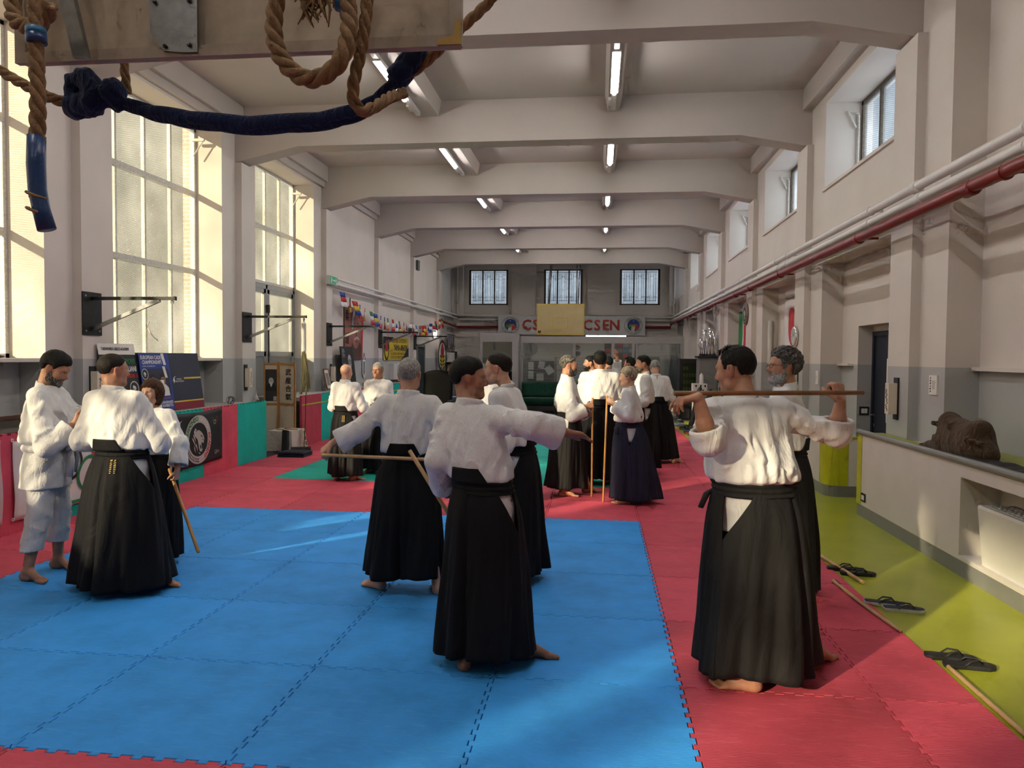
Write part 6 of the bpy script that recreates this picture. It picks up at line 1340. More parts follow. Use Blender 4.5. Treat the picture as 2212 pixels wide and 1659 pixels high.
# oval emblem
t = thing('oval_emblem', 'oval emblem with red flower and yellow leaves on the far left wall', 'emblem', (-6.1, 28.7, 1.75)); sh = Sheet(t, (-6.1, 28.72, 1.745), LU, LV, LN); sh.disc('oval_board', 0, 0, .74, C_BLK, .01, .63); sh.disc('oval_field', 0, 0, .62, PAPER, .013, .52); sh.disc('red_petal', 0, .18, .30, C_RED, .016, .32)
sh.poly('yellow_leaves', [(-.52, .05), (-.25, -.08), (0, -.02), (.25, -.08), (.52, .05), (.45, -.25), (0, -.52), (-.45, -.25)], C_YEL, .017); mb = MB()
for q in (-1, 1):
    for z in (.0, -.16, -.30): sh._poly(mb, [(q * .08, z - .10), (q * .42, z - .02), (q * .40, z + .04), (q * .05, z - .04)], .018)
mb.build('black_veins', C_BLK, t); sh.poly('green_tip', [(-.30, -.42), (0, -.36), (0, -.60), (-.22, -.55)], C_GRN, .0165); sh.poly('red_tip', [(.30, -.42), (0, -.36), (0, -.60), (.22, -.55)], C_RED, .0165); sh.arc('YAMA ARASHI', 0, 0, .66, .10, C_LGR, .013, PI / 2, .12)
# electric box, dark doorway, round light, sensors
t = thing('switch_box', 'white electric switch box with dark display on the left wall', 'switch box', (-6.2, 22.5, 1.25)); MB().box(-6.22, -6.08, 21.7, 22.9, 1.02, 1.50).build('cabinet', mat('box_white', (.62, .60, .58), .5, .03), t); MB().box(-6.08, -6.05, 22.15, 22.75, .98, 1.53).build('panel', PAPER, t); MB().box(-6.052, -6.045, 22.30, 22.55, 1.08, 1.42).build('display', BLACK, t)
tag(MB().box(-6.225, -6.20, 25.0, 26.0, .0, 2.05).build('door_3', mat('door_dark_green', (.03, .05, .05), .4, .1)), kind='structure'); f = MB(); f.box(-6.222, -6.15, 24.9, 25.0, 0, 2.15); f.box(-6.222, -6.15, 26.0, 26.1, 0, 2.15); f.box(-6.222, -6.15, 25.0, 26.0, 2.05, 2.15); struct('trim_1', f, GREYV)
t = thing('round_light', 'lit round wall light near the far end of the flag string', 'light', (-6.05, 27.6, 2.66)); MB().disc((-6.22, 27.6, 2.62), .20, (1, 0, 0), .06, 24).build('base', PIPEW, t); MB().disc((-6.16, 27.6, 2.62), .17, (1, 0, 0), .06, 24).build('diffuser', mat('round_lit', (1, 1, 1), .5, 0, emit=(1, .97, .92), estr=9), t, True)
tag(MB().box(-6.10, -6.02, 24.45, 24.7, 4.62, 4.95).build('speaker_box', mat('box_dark', (.10, .10, .10), .6, .1)), 'small dark speaker box under the fifth beam on the left wall', 'speaker')
# flag string
t0 = smooth_path([(-5.98, 16.70, 3.27), (-5.98, 17.3, 3.16), (-5.98, 18.8, 2.94), (-5.98, 20.2, 2.83), (-5.98, 21.6, 2.80), (-5.98, 23.0, 2.76), (-5.98, 24.4, 2.76), (-5.98, 25.8, 2.86), (-5.98, 27.6, 3.14), (-5.98, 28.3, 3.25)], 8)
tag(MB().tube(t0, .004, 4).build('bunting_string', PAPER), 'white string of the flag bunting along the left wall', 'string')
FLG = [[C_BLU, C_RED, C_WHT], [C_BLK, C_RED, C_YEL], [C_RED, C_YEL, C_BLU], [C_BLU, C_WHT, C_RED], [C_ORG, C_WHT, C_ORG], [C_GRN, C_WHT, C_RED], [C_BLU, C_YEL, C_BLU], [C_BLU, C_WHT, C_RED], [C_BLU, C_YEL, C_RED], [C_GRN, C_WHT, C_ORG], [C_RED, C_WHT, C_RED], [C_WHT, C_BLU, C_WHT], [C_GRN, C_RED, C_YEL], [C_RED, C_WHT, C_RED], [C_WHT, C_RED, C_WHT], [C_WHT, C_BLK, C_WHT], [C_WHT, C_RED, C_RED], [C_LBL, C_WHT, C_GRY], [C_RED, C_WHT, C_RED], [C_RED, C_RED, C_YEL], [C_RED, C_YEL, C_RED], [C_WHT, C_BLU, C_WHT], [C_BLU, C_WHT, C_BLU], [C_WHT, C_RED, C_WHT], [C_RED, C_GRN, C_RED], [C_YEL, C_RED, C_BLK], [C_RED, C_WHT, C_RED], [C_GRN, C_YEL, C_RED]]
FNAME = {0: 'blue', 1: 'black'}
def cname(m): return m.name.split('_')[1].replace('lightblue', 'light blue').replace('lightgrey', 'light grey')
nfl = len(FLG); acc = [0]
for i in range(1, len(t0)): acc.append(acc[-1] + (t0[i] - t0[i - 1]).length)
for i, cols in enumerate(FLG):
    L = .15 + (acc[-1] - .4) * (i / (nfl - 1)) ** .97; q = next(j for j in range(len(acc)) if acc[j] >= L); p = t0[q]
    t = thing('bunting_flag', 'little %s, %s and %s flag, number %s from the exit sign' % (cname(cols[0]), cname(cols[1]), cname(cols[2]), ('one two three four five six seven eight nine ten eleven twelve thirteen fourteen fifteen sixteen seventeen eighteen nineteen twenty twenty-one twenty-two twenty-three twenty-four twenty-five twenty-six twenty-seven twenty-eight').split()[i]), 'flag', p, 'bunting flags')
    r2 = random.Random(i); w, h = .25, .34; tw_ = r2.uniform(-.35, .35); u = Vector((math.sin(tw_), math.cos(tw_), 0)); n = Vector((math.cos(tw_), -math.sin(tw_), 0)); cr_ = r2.uniform(-.05, .05)
    for s_ in range(3):
        MB().grid(lambda a, b: p + u * ((a - .5) * w + cr_ * (s_ + b)) + Vector((0, 0, -1)) * (.01 + (s_ + b) / 3 * h) + n * (.02 * math.sin(a * 5 + s_ + b)), 5, 2, .002).build('flag_stripe', cols[s_], t, True)
# medals and shelf in the corner
t = thing('medal_rack', 'rack crowded with hanging medals and ribbons in the far corner', 'medal rack', (-6.1, 30.2, 2.2)); MB().tube([(-6.05, 29.6, 2.62), (-6.05, 31.1, 2.62)], .015, 6).build('rail', DKMETAL, t); r2 = random.Random(4); cs = [C_RED, C_BLU, C_WHT, C_BLK, C_LBL, C_YEL]
for i in range(24):
    y = 29.65 + i * .06; z = 2.62 - r2.uniform(.4, .85); mb = MB(); mb.m = 0; mb.box(-6.07 + .01 * (i % 3), -6.065 + .01 * (i % 3), y - .022, y + .022, z, 2.62); mb.m = 1; mb.disc((-6.06 + .01 * (i % 3), y, z - .03), .035, (1, 0, 0), .006, 10); mb.build('medal', [cs[i % 6], CHROME if i % 2 else mat('gold', (.6, .42, .12), .3, 0, metal=1)], t)
t = thing('corner_shelf', 'cluttered shelf below the medals in the far corner', 'shelf', (-5.9, 30.2, 1.3)); MB().box(-6.2, -5.75, 29.6, 31.0, 1.50, 1.54).build('board', PAPER, t); MB().box(-6.2, -5.75, 29.6, 31.0, 1.08, 1.12).build('board', WOODP, t)
for y, z, h, m in ((29.75, 1.54, .35, PAPER), (30.3, 1.54, .40, BLACK), (30.7, 1.54, .25, WOODP), (29.9, 1.12, .28, WOODP), (30.5, 1.12, .3, BLACK)): MB().box(-6.12, -5.85, y, y + .28, z, z + h).build('shelf_item', m, t)
t = thing('office_chair', 'black upholstered chair half hidden behind the grey haired man', 'chair', (-3.75, 17.0, 0)); LEA = mat('black_leather', (.004, .004, .0045), .8, .1, spec=.1)
MB().grid(lambda u, v: (-4.10 + .7 * u, 17.15 + .08 * math.sin(v * 2) - .06 * (1 - (2 * u - 1) ** 2), .55 + .85 * v - .08 * abs(2 * u - 1) ** 3 * v), 10, 10, .10).build('backrest', LEA, t, True); MB().grid(lambda u, v: (-4.10 + .7 * u, 16.5 + .62 * v, .52 - .03 * (2 * u - 1) ** 4), 8, 8, .10).build('seat', LEA, t, True)
for x in (-4.13, -3.39): MB().box(x, x + .07, 16.55, 17.1, .66, .72).build('armrest', BLACK, t)
MB().tube([(-3.75, 16.8, .43), (-3.75, 16.8, .12)], .03, 8).build('post', DKMETAL, t)
for a in range(5): MB().tube([(-3.75, 16.8, .12), (-3.75 + .3 * math.cos(a * 1.257), 16.8 + .3 * math.sin(a * 1.257), .035)], [.025, .03], 6).build('leg', DKMETAL, t)

# ---------------------------------------------------------------- far end: banner, partition, office
t = thing('hall_banner', 'long white banner with red letters and round logos on the far wall', 'banner', (-1.16, 31.3, 3.05)); sh = Sheet(t, (-1.15, 31.26, 3.065), (1, 0, 0), (0, 0, 1), (0, -1, 0)); C_BAN = mat('banner_white', (.66, .65, .63), .7, .04)
sh.rect('banner_cloth', -3.08, 3.08, -.40, .40, C_BAN, 0, .006); C_BRD = mat('banner_red', (.55, .06, .03), .6, .05)
for x in (-1.30, 1.27):
    for q_, (l_, dx_) in enumerate(zip('CSEN', (-.555, -.165, .19, .56))): sh.text(l_, x + dx_, 0.0, .60, C_BRD, .006, .95, 'letter', bold=.018)
for x in (-2.55, 2.60):
    sh.ring('logo_ring', x, 0, .355, .375, C_GRY, .004); sh.disc('logo_blue', x, .02, .25, C_BLU, .006); sh.poly('logo_green', [(x - .24, -.02), (x - .08, -.02), (x - .10, -.22), (x - .18, -.16)], C_GRN, .008); sh.poly('logo_white', [(x - .08, -.02), (x + .08, -.02), (x + .04, -.23), (x - .10, -.22)], C_WHT, .008); sh.poly('logo_red', [(x + .08, -.02), (x + .24, -.02), (x + .18, -.16), (x + .04, -.23)], C_RED, .008); sh.text('csen', x, .03, .20, C_YEL, .010, 1.0, bold=.006); sh.text('★', x, .19, .09, C_WHT, .010); sh.arc('CENTRO SPORTIVO', x, 0, .305, .075, C_BLK, .005, PI / 2, .155); sh.arc('EDUCATIVO NAZIONALE', x, 0, .305, .07, C_BLK, .005, -PI / 2, .14, True)
# glazed office partition
YP = 24.5; PF = mat('partition_frame', (.36, .345, .315), .45, .05)
t = thing('glass_partition', 'glazed office partition with grey frames across the far end', 'partition', (.1, YP, 0)); f = MB()
f.box(-2.55, 2.75, YP - .05, YP + .05, 2.20, 2.42); f.box(-2.55, 2.75, YP - .04, YP + .04, 0, .12); f.build('frame', PF, t)
for x in (-2.55, -.82, .44, 1.10, 1.22, 2.67): MB().box(x, x + .09, YP - .04, YP + .04, .12, 2.20).build('mullion', PF, t)
for a, b in ((-2.46, -.82), (-.73, .44), (.53, 1.10), (1.31, 2.67)): MB().box(a, b, YP - .006, YP + .006, .12, 2.20).build('pane', G_CLEAR, t)
t = thing('mirror_partition', 'mirrored end panel of the office partition reflecting the hall', 'mirror', (-3.2, YP - .3, 0)); f = MB(); f.box(-3.85, -2.56, YP - .42, YP - .30, 2.22, 2.50); f.box(-3.85, -3.76, YP - .40, YP - .32, 0, 2.22); f.box(-2.78, -2.58, YP - .45, YP + .02, 0, 2.50); f.box(-3.76, -2.78, YP - .40, YP - .32, 0, .12); f.build('frame', PF, t); MB().obox((-3.27, YP - .36, 1.17), (.49, .05, 0), (0, .004, 0), (0, 0, 1.05)).build('mirror_pane', MIRROR, t)
tag(MB().box(-2.60, 2.75, 29.0, 29.06, 0, 2.4).build('wall_office', WALL), kind='structure'); area('office_light', (0.1, 26.6, 2.35), (0, 0, 0), 3.0, .3, 10, (1, .97, .92))
tag(MB().box(-.4, .9, 24.47, 24.53, 2.42, 2.46).build('office_lamp', mat('lit_office', (1, 1, 1), .5, 0, emit=(1, .97, .9), estr=10)), 'lit tube lamp on top of the partition frame', 'light')
t = thing('pin_board', 'dark pin board with white papers inside the office', 'pin board', (-1.9, 26.5, 1.4)); MB().box(-2.5, -1.55, 26.5, 26.53, .78, 1.60).build('board', mat('board_maroon', (.06, .02, .03), .8, .1), t); r2 = random.Random(8)
for x, z, w, h, a in ((-2.38, 1.42, .20, .28, 0), (-2.0, 1.45, .22, .26, -.2), (-1.72, 1.28, .26, .3, .6), (-2.38, 1.1, .2, .28, 0), (-2.05, 1.02, .26, .26, .02)): MB().obox((x, 26.485, z), (w / 2 * math.cos(a), 0, w / 2 * math.sin(a)), (0, .003, 0), (-h / 2 * math.sin(a), 0, h / 2 * math.cos(a))).build('paper', PAPER, t)
t = thing('photo_collage', 'board covered with small photographs inside the office', 'photo board', (.75, 28.9, 1.6)); MB().box(.25, 1.42, 28.93, 28.98, .5, 2.35).build('board', C_BLK, t)
for i in range(5):
    for j in range(9): MB().box(.28 + i * .225, .49 + i * .225, 28.915, 28.93, .55 + j * .197, .72 + j * .197).build('photo', random.choice([C_LBL, C_RED, C_GRY, C_LGR, C_GRN, C_SKN, C_NVY, C_BRN]), t)
tag(MB().disc((-2.60, 28.98, 2.05), .26, (0, -1, 0), .04, 24).build('wall_clock', C_GRY), 'round dark wall clock seen through the partition', 'clock')
t = thing('glass_cabinet', 'glass fronted trophy cabinet inside the office', 'cabinet', (-.9, 27.0, 0)); f = MB()
for x in (-1.55, -.30): f.box(x, x + .06, 26.7, 27.1, 0, 1.75)
for z in (.45, .85, 1.25, 1.70): f.box(-1.49, -.30, 26.75, 27.1, z, z + .03)
f.build('frame', WOODO, t); r2 = random.Random(2)
for i in range(9): x = -1.42 + i * .13; z = (.48, .88, 1.28)[i % 3]; MB().lathe([(.03, 0), (.03, .02), (.008, .05), (.04, .14), (.045, .22)], (x, 26.92, z), 8).build('trophy_cup', CHROME, t, True)
tag(MB().box(-2.5, -1.55, 26.2, 26.7, 0, .78).build('office_desk', WOODP), 'plain desk below the pin board inside the office', 'desk')
for x, z, lb in ((-.80, 2.12, 'dark flower ornament high on the office wall'), (-.78, 1.88, 'lower dark flower ornament on the office wall')):
    mb = MB()
    for a in range(6): mb.lathe([(.0, -.02), (.05, 0), (.0, .02)], (x + .07 * math.cos(a), 28.95, z + .05 * math.sin(a)), 8, 'y')
    tag(mb.build('wall_ornament', BLACK), lb, 'ornament')
# green sofa
SOF = cloth('sofa_green', (.006, .05, .028), 120, .1, .3, .8)
t = thing('sofa', 'green two seat sofa in front of the glass partition', 'sofa', (-1.5, 23.6, 0)); rb = lambda x0, x1, y0, y1, z0, z1: MB().grid(lambda u, v: (x0 + (x1 - x0) * u, y0 + (y1 - y0) * v, z1 - .03 * (abs(2 * u - 1) ** 8 + abs(2 * v - 1) ** 8) / 1), 14, 14, z1 - z0)
rb(-2.45, -.55, 23.2, 23.95, .18, .45).build('seat', SOF, t, True); MB().grid(lambda u, v: (-2.45 + 1.9 * u, 23.9 + .10 * v, .45 + .47 * v), 10, 6, .14).build('backrest', SOF, t, True); MB().box(-2.45, -.55, 23.22, 24.1, .05, .19).build('base', BLACK, t)
for x in (-2.68, -.56): MB().box(x, x + .22, 23.15, 24.1, .05, .62).build('armrest', LEA, t)
# things on the right beyond the sunlit group
def vending():
    t = thing('vending_machine', 'black vending machine with glass front near the far right corner', 'vending machine', (2.9, 21.9, 0)); MB().box(2.35, 3.15, 21.8, 22.6, 0, 1.72).build('cabinet', BLACK, t); MB().box(2.42, 2.95, 21.785, 21.80, .5, 1.6).build('glass_front', mat('dark_glass', (.02, .03, .015), .08, 0), t); r2 = random.Random(3)
    for i in range(26): x, z = 2.45 + (i % 6) * .08, .6 + (i // 6) * .2; MB().box(x, x + .05, 21.775, 21.786, z, z + .10).build('product_pack', mat('snack_green', (.05, .065, .004), .4, .3, 30), t)
    MB().box(3.0, 3.1, 21.785, 21.8, .9, 1.3).build('keypad', GREYV, t)
vending()
t = thing('coffee_machine', 'grey drinks machine inside the glass partition', 'machine', (1.6, 25.2, 0)); MB().box(1.45, 2.05, 25.1, 25.7, 0, 1.78).build('cabinet', GREYV, t); MB().box(1.52, 1.75, 25.085, 25.1, .5, 1.65).build('front', BLACK, t); MB().disc((1.9, 25.09, 1.15), .05, (0, -1, 0), .01, 14).build('sticker', C_RED, t); MB().box(1.85, 1.98, 25.085, 25.1, 1.25, 1.4).build('display', C_LGR, t)
t = thing('steel_cabinet', 'tall grey steel cabinet carrying the silver trophies', 'cabinet', (3.0, 20.6, 0)); MB().box(2.72, 3.17, 20.3, 20.95, 0, 1.74).build('body', GREYV, t); MB().box(2.70, 2.72, 20.32, 20.93, .08, 1.70).build('door', GREYV, t); MB().box(2.66, 3.175, 20.26, 20.97, 1.74, 1.80).build('top_board', BLACK, t); MB().box(2.695, 2.70, 20.55, 20.62, 1.45, 1.58).build('sticker', C_ORG, t)
for i, (x, y, h) in enumerate(((2.78, 20.36, .40), (2.90, 20.34, .50), (3.0, 20.42, .62), (3.10, 20.34, .56), (2.86, 20.55, .70), (3.02, 20.60, .76), (3.10, 20.55, .66), (2.78, 20.70, .48))):
    t = thing('trophy', 'silver trophy cup on the grey steel cabinet, %s of the cluster' % ('first smallest one', 'second', 'third', 'fourth', 'fifth', 'tallest', 'seventh', 'back corner one')[i], 'trophy', (x, y, 1.80), 'silver trophies'); MB().lathe([(.04, 0), (.04, .05), (.02, .06)], (x, y, 1.80), 10).build('base', BLACK, t); MB().lathe([(.012, .05), (.010, h * .35), (.03, h * .42), (.045, h * .6), (.03, h * .75), (.055, h), (.048, h)], (x, y, 1.80), 12).build('cup', CHROME, t, True)
    for q in (-1, 1): MB().tube([(x + q * .03, y, 1.80 + h * .5), (x + q * .075, y, 1.80 + h * .65), (x + q * .045, y, 1.80 + h * .85)], .006, 5).build('handle', CHROME, t, True)
t = thing('socket_cabinet', 'low white appliance with sockets and a bottle place by the far right wall', 'appliance', (2.6, 19.6, 0)); MB().box(2.45, 2.80, 19.5, 19.9, .75, 1.08).build('upper_unit', PAPER, t); MB().box(2.47, 2.78, 19.52, 19.88, -.008, .75).build('lower_unit', mat('cloth_cover', (.5, .5, .46), .8, .1), t); mb = MB()
for x, z in ((2.5, 1.0), (2.62, 1.0), (2.73, 1.0), (2.55, .88), (2.68, .88)): mb.box(x, x + .04, 19.49, 19.50, z, z + .05)
mb.build('socket', BLACK, t)
tag(MB().lathe([(.05, 0), (.055, .02), (.05, .22), (.02, .25), (.02, .27)], (2.68, 19.7, 1.08), 14).build('white_bottle', PAPER, None, True), 'white bottle standing on the low appliance', 'bottle')
for i, (a, b, lb) in enumerate((((2.32, 18.9, -.005), (2.62, 19.4, 1.0), 'long black weapon bag leaning by the white appliance'), ((2.66, 18.85, -.005), (2.86, 19.3, .95), 'narrow dark weapon bag leaning by the white appliance'), ((2.80, 16.9, -.005), (2.86, 17.3, 1.25), 'tall black weapon bag leaning against the bench'), ((2.70, 16.7, -.005), (2.84, 17.1, 1.15), 'second black weapon bag leaning against the bench'))):
    a, b = Vector(a), Vector(b); tag(MB().tube([a, a + (b - a) * .03, a + (b - a) * .5, a + (b - a) * .95, b], [.03, .07, .075, .06, .03], 10, flat=(1, .6)).build('weapon_bag', BLACK, None, True), lb, 'bag', 'weapon bags')
staff('brown wooden stick standing between the black weapon bags', (2.80, 16.6, -.005), (2.87, 17.0, 1.30), WOODB, .016)
tag(MB().lathe([(.0, 0), (.18, .01), (.20, .08), (.12, .17), (.0, .19)], (2.62, 17.9, -.008), 16).build('black_bundle', BLACK, None, True), 'round black gym bag on the lime walkway below the weapon bags', 'bag')
t = thing('metal_stool', 'grey metal stool frame beside the stooping man', 'stool', (1.85, 21.2, -.02)); mb = MB()
for x, y in ((1.7, 21.1), (2.05, 21.1), (1.7, 21.4), (2.05, 21.4)): MB().cyl((x, y, -.026), (x, y, .62), .016, 8).build('leg', STEEL, t)
MB().box(1.66, 2.09, 21.06, 21.44, .62, .65).build('seat', STEEL, t); MB().box(1.7, 2.05, 21.09, 21.11, .2, .22).build('rail', STEEL, t)

# ---------------------------------------------------------------- right wall things
t = thing('japanese_flag', 'white flag with red disc hanging in the niche of the right wall', 'flag', (3.58, 14.33, 2.42)); sh = Sheet(t, (3.575, 14.33, 2.42), RU, RV, RN, lambda x, y: .012 + .012 * math.sin(x * 8 + y * 5) + .01 * math.sin(y * 7))
sh.cloth('flag_cloth', 1.02, .98, C_FLW, 20, 20, .003, None, lambda x, y: (x + .05 * (.5 - y) * (x + .5), y - .04 * math.cos(x * 3) - .10 * (x + .5) * (.5 - y))); mb = MB(); kx, ky, r_ = .10, -.09, .33; pts = []
for i in range(6): pts.append([sh.pt(kx + r_ * i / 5 * math.cos(a), ky + r_ * 1.08 * i / 5 * math.sin(a), .006) for a in np.linspace(0, 2 * PI, 33)[:-1]])
mb.add([p for g_ in pts for p in g_], [(i * 32 + j, i * 32 + (j + 1) % 32, (i + 1) * 32 + (j + 1) % 32, (i + 1) * 32 + j) for i in range(5) for j in range(32)]); mb.build('red_disc', C_RED, t, True)
MB().tube([sh.pt(-.51, .48, .0), sh.pt(0, .44, .02), sh.pt(.51, .50, .0)], .004, 4).build('cord', BLACK, t)
t = thing('italian_flag', 'green, white and red flag hanging in folds in the right wall niche', 'flag', (3.58, 18.8, 2.4)); sh = Sheet(t, (3.57, 18.85, 2.45), RU, RV, RN, lambda x, y: .03 + .02 * math.sin(x * 12))
for i, c in enumerate((C_GRN, C_FLW, C_RED)): MB().grid(lambda u, v: sh.pt(-.45 + (i + u) * .32 - .42 * (1 - v) ** 1.5 * (1 - .25 * i) * .4 + .06 * math.sin(v * 4), .46 - .95 * (1 - v) - .16 * (i + u) * (1 - v), 0), 8, 14, .003).build('flag_stripe', c, t, True)
t = thing('wall_clock', 'chrome rimmed wall clock on the pier right of the red disc flag', 'clock', (3.19, 12.5, 2.1)); sh = Sheet(t, (3.19, 12.5, 2.1), RU, RV, RN); MB().lathe([(.15, 0), (.165, -.01), (.165, -.035), (.15, -.05), (.135, -.045)], (3.19, 12.5, 2.1), 28, 'x').build('rim', CHROME, t, True); sh.disc('dial', 0, 0, .137, C_LGR, .047); mb = MB()
for k_ in range(12): a = k_ * PI / 6; sh._poly(mb, [(.118 * math.cos(a) - .004, .118 * math.sin(a) - .008), (.118 * math.cos(a) + .004, .118 * math.sin(a) - .008), (.118 * math.cos(a) + .004, .118 * math.sin(a) + .008), (.118 * math.cos(a) - .004, .118 * math.sin(a) + .008)], .0485)
mb.build('hour_marks', INK, t); hm = MB(); sh._poly(hm, [(-.004, 0), (.004, 0), (.05, .05), (.045, .055)], .0495); sh._poly(hm, [(-.004, 0), (.004, 0), (-.02, .10), (-.026, .10)], .050); hm.build('hands', INK, t)
t = thing('round_emblem', 'round dark emblem plaque with gold rim on the pier beside the tricolour flag', 'emblem', (3.19, 16.6, 2.7)); sh = Sheet(t, (3.19, 16.6, 2.70), RU, RV, RN); MB().lathe([(.24, 0), (.25, -.02), (.24, -.04), (.21, -.04)], (3.19, 16.6, 2.70), 28, 'x').build('rim', mat('bronze_rim', (.25, .17, .08), .4, .1), t, True); sh.disc('plate', 0, 0, .21, C_BLK, .042); sh.ring('letter_ring', 0, 0, .165, .18, C_LGR, .044); lion(sh, 0, 0, .13, .044, C_LGR, C_BLK); sh.arc('TAEKWONDO ACADEMY', 0, 0, .193, .035, C_WHT, .044, PI / 2, .20)
tag(MB().tube([(3.435, 15.45, 1.58), (3.435, 15.45, 2.50)], .045, 12).build('cable_duct', PIPEW, None, 'auto'), 'white vertical duct in the niche between the two flags', 'duct')
t = thing('cable_bundle', 'loose grey cables and pipe elbow hanging under the red pipe far right', 'cables', (3.1, 20.6, 2.9)); mb = MB()
for q in range(4): mb.tube(smooth_path([(3.15, 20.2 + q * .1, 3.2), (3.1, 20.5, 2.75 - .06 * q), (3.15, 20.9 - q * .05, 2.9), (3.12, 21.2, 3.15)], 5), .012, 5)
mb.build('cable', C_LGR, t, True); MB().tube([(3.06, 20.3, 3.29), (3.06, 20.3, 3.05), (3.1, 20.5, 3.0)], .035, 8).build('pipe_elbow', PIPEW, t, True)
t = thing('wall_sensor', 'white alarm sensor with conduit above the right wall pipes', 'sensor', (3.2, 24.3, 3.9)); MB().box(3.10, 3.19, 24.2, 24.45, 3.90, 4.02).build('sensor_box', PAPER, t); MB().box(3.16, 3.19, 24.1, 24.14, 3.9, 5.0).build('conduit', PIPEW, t)
# poster and sheet on the navy door, switches
t = thing('door_poster', 'watercolour poster of a black robed figure on the navy door', 'poster', (3.795, 10.1, 1.5)); sh = Sheet(t, (3.797, 10.11, 1.46), RU, RV, RN); sh.rect('poster_sheet', -.20, .24, -.28, .29, PAPER, .002); sh.poly('blue_wash', [(-.17, -.10), (-.10, .17), (-.02, .24), (.0, -.02), (-.06, -.22)], C_LBL, .004); sh.poly('black_figure', [(-.05, -.25), (.16, -.25), (.14, .0), (.17, .12), (.09, .18), (.09, .25), (.03, .25), (.03, .18), (-.06, .12), (-.02, -.02)], C_BLK, .005); sh.text('合氣', .05, .08, .07, C_YEL, .007)
t = thing('door_notice', 'white notice sheet under the poster on the navy door', 'notice', (3.795, 10.1, 1.0)); sh = Sheet(t, (3.797, 10.10, 1.03), RU, RV, RN); sh.rect('sheet', -.20, .20, -.13, .13, PAPER, .002); sh.text('SPOGLIATOIO\nNON TOCCARE\nPORTA CHIUSA\nA CHIAVE\nGRAZIE', 0, 0, .045, INK, .004)
def plate(label, o, u, n, w, h, nb_):
    t = thing('switch_plate', label, 'switch', o); sh = Sheet(t, o, u, (0, 0, 1), n); sh.rect('frame', -w / 2, w / 2, -h / 2, h / 2, BLACK, .008, .01); mb = MB()
    for i in range(nb_): a = -w * .32 + i * w * .64 / nb_; sh._poly(mb, [(a + .002, -h * .28), (a + w * .64 / nb_ - .002, -h * .28), (a + w * .64 / nb_ - .002, h * .28), (a + .002, h * .28)], .011, .004)
    mb.build('rocker', PAPER, t)
plate('black framed light switch in the door reveal', (3.70, 10.828, 1.02), (1, 0, 0), (0, -1, 0), .13, .12, 2); plate('black framed power socket low on the bench wall end', (2.928, 8.52, .215), RU, RN, .13, .09, 2)
# radiator (fan coil) in the bench recess
t = thing('fan_coil', 'white slanted fan coil heater in the bench recess', 'heater', (3.05, 5.4, .155)); WHT = mat('heater_white', (.68, .66, .60), .45, .03); MB().prism([(2.97, .155), (3.20, .155), (3.20, .62), (2.93, .62), (2.925, .60)], (0, 4.40, 0), (1, 0, 0), (0, 0, 1), (0, 1.66, 0)).build('casing', WHT, t)
g_ = MB(); 
for i in range(26): g_.box(2.955, 3.17, 4.45 + i * .061, 4.458 + i * .061, .622, .630)
for i in range(6): g_.box(2.955 + i * .041, 2.962 + i * .041, 4.45, 6.02, .622, .630)
g_.build('top_grille', mat('grille_grey', (.45, .43, .38), .5, .05), t); MB().box(2.94, 3.185, 4.43, 6.04, .619, .622).build('grille_bed', GREYV, t)
# brown bag and black gear on the bench
k = Field((2.92, 6.15, .90), (3.36, 7.42, 1.36), .012)
k.ell((3.12, 6.68, 1.0), (.15, .36, .17), .04)
for a, b, r0, r1 in (((3.12, 6.92, 1.05), (3.12, 6.98, 1.19), .15, .07), ((3.12, 6.52, 1.05), (3.12, 6.44, 1.17), .14, .08), ((3.12, 6.5, 1.12), (3.12, 6.95, 1.14), .10, .10), ((3.08, 6.95, .96), (3.02, 7.30, .93), .10, .03), ((3.12, 6.45, 1.0), (3.13, 6.33, .97), .11, .08), ((3.10, 6.98, 1.22), (3.08, 7.06, 1.20), .035, .02)): k.cone(a, b, r0, r1, .06)
r2 = random.Random(9)
for i in range(12): y = r2.uniform(6.35, 7.1); z = r2.uniform(.95, 1.2); k.cone((3.02 + r2.uniform(-.03, .03), y, z), (3.04, y + r2.uniform(-.15, .15), z + r2.uniform(-.12, .12)), .022, .008, .03)
k.wob(lambda X, Y, Z: .006 * np.sin(Y * 17 + Z * 12) * np.sin(Z * 19 - Y * 9) + .002 * np.sin(Y * 45 - Z * 30)); X, Y, Z = k.grid((slice(None),) * 3); k.F = np.maximum(k.F, (.916 - Z) * np.ones_like(k.F)).astype(np.float32)
tag(np_obj('canvas_bag', [k.mesh()], cloth('bag_brown', (.085, .052, .030), 150, .1, .7, .9, 12)), 'crumpled brown canvas bag lying on the bench', 'bag')
for i, (y, x, a, lb) in enumerate(((6.45, 3.07, .1, 'flat black glove nearest the brown bag on the bench'), (6.05, 3.1, -.25, 'flat black pouch in the middle of the bench top'), (5.65, 3.08, .2, 'flat black case at the picture edge on the bench top'))):
    tag(MB().grid(lambda u, v: (x - .10 + .2 * u + (v - .5) * a * .3, y - .28 + .56 * v, .922 + .03 * (1 - (2 * u - 1) ** 4) * (1 - (2 * v - 1) ** 4) + .006 * math.sin(v * 17)), 10, 16, .006).build('black_gear', BLACK, None, True), lb, 'gear')
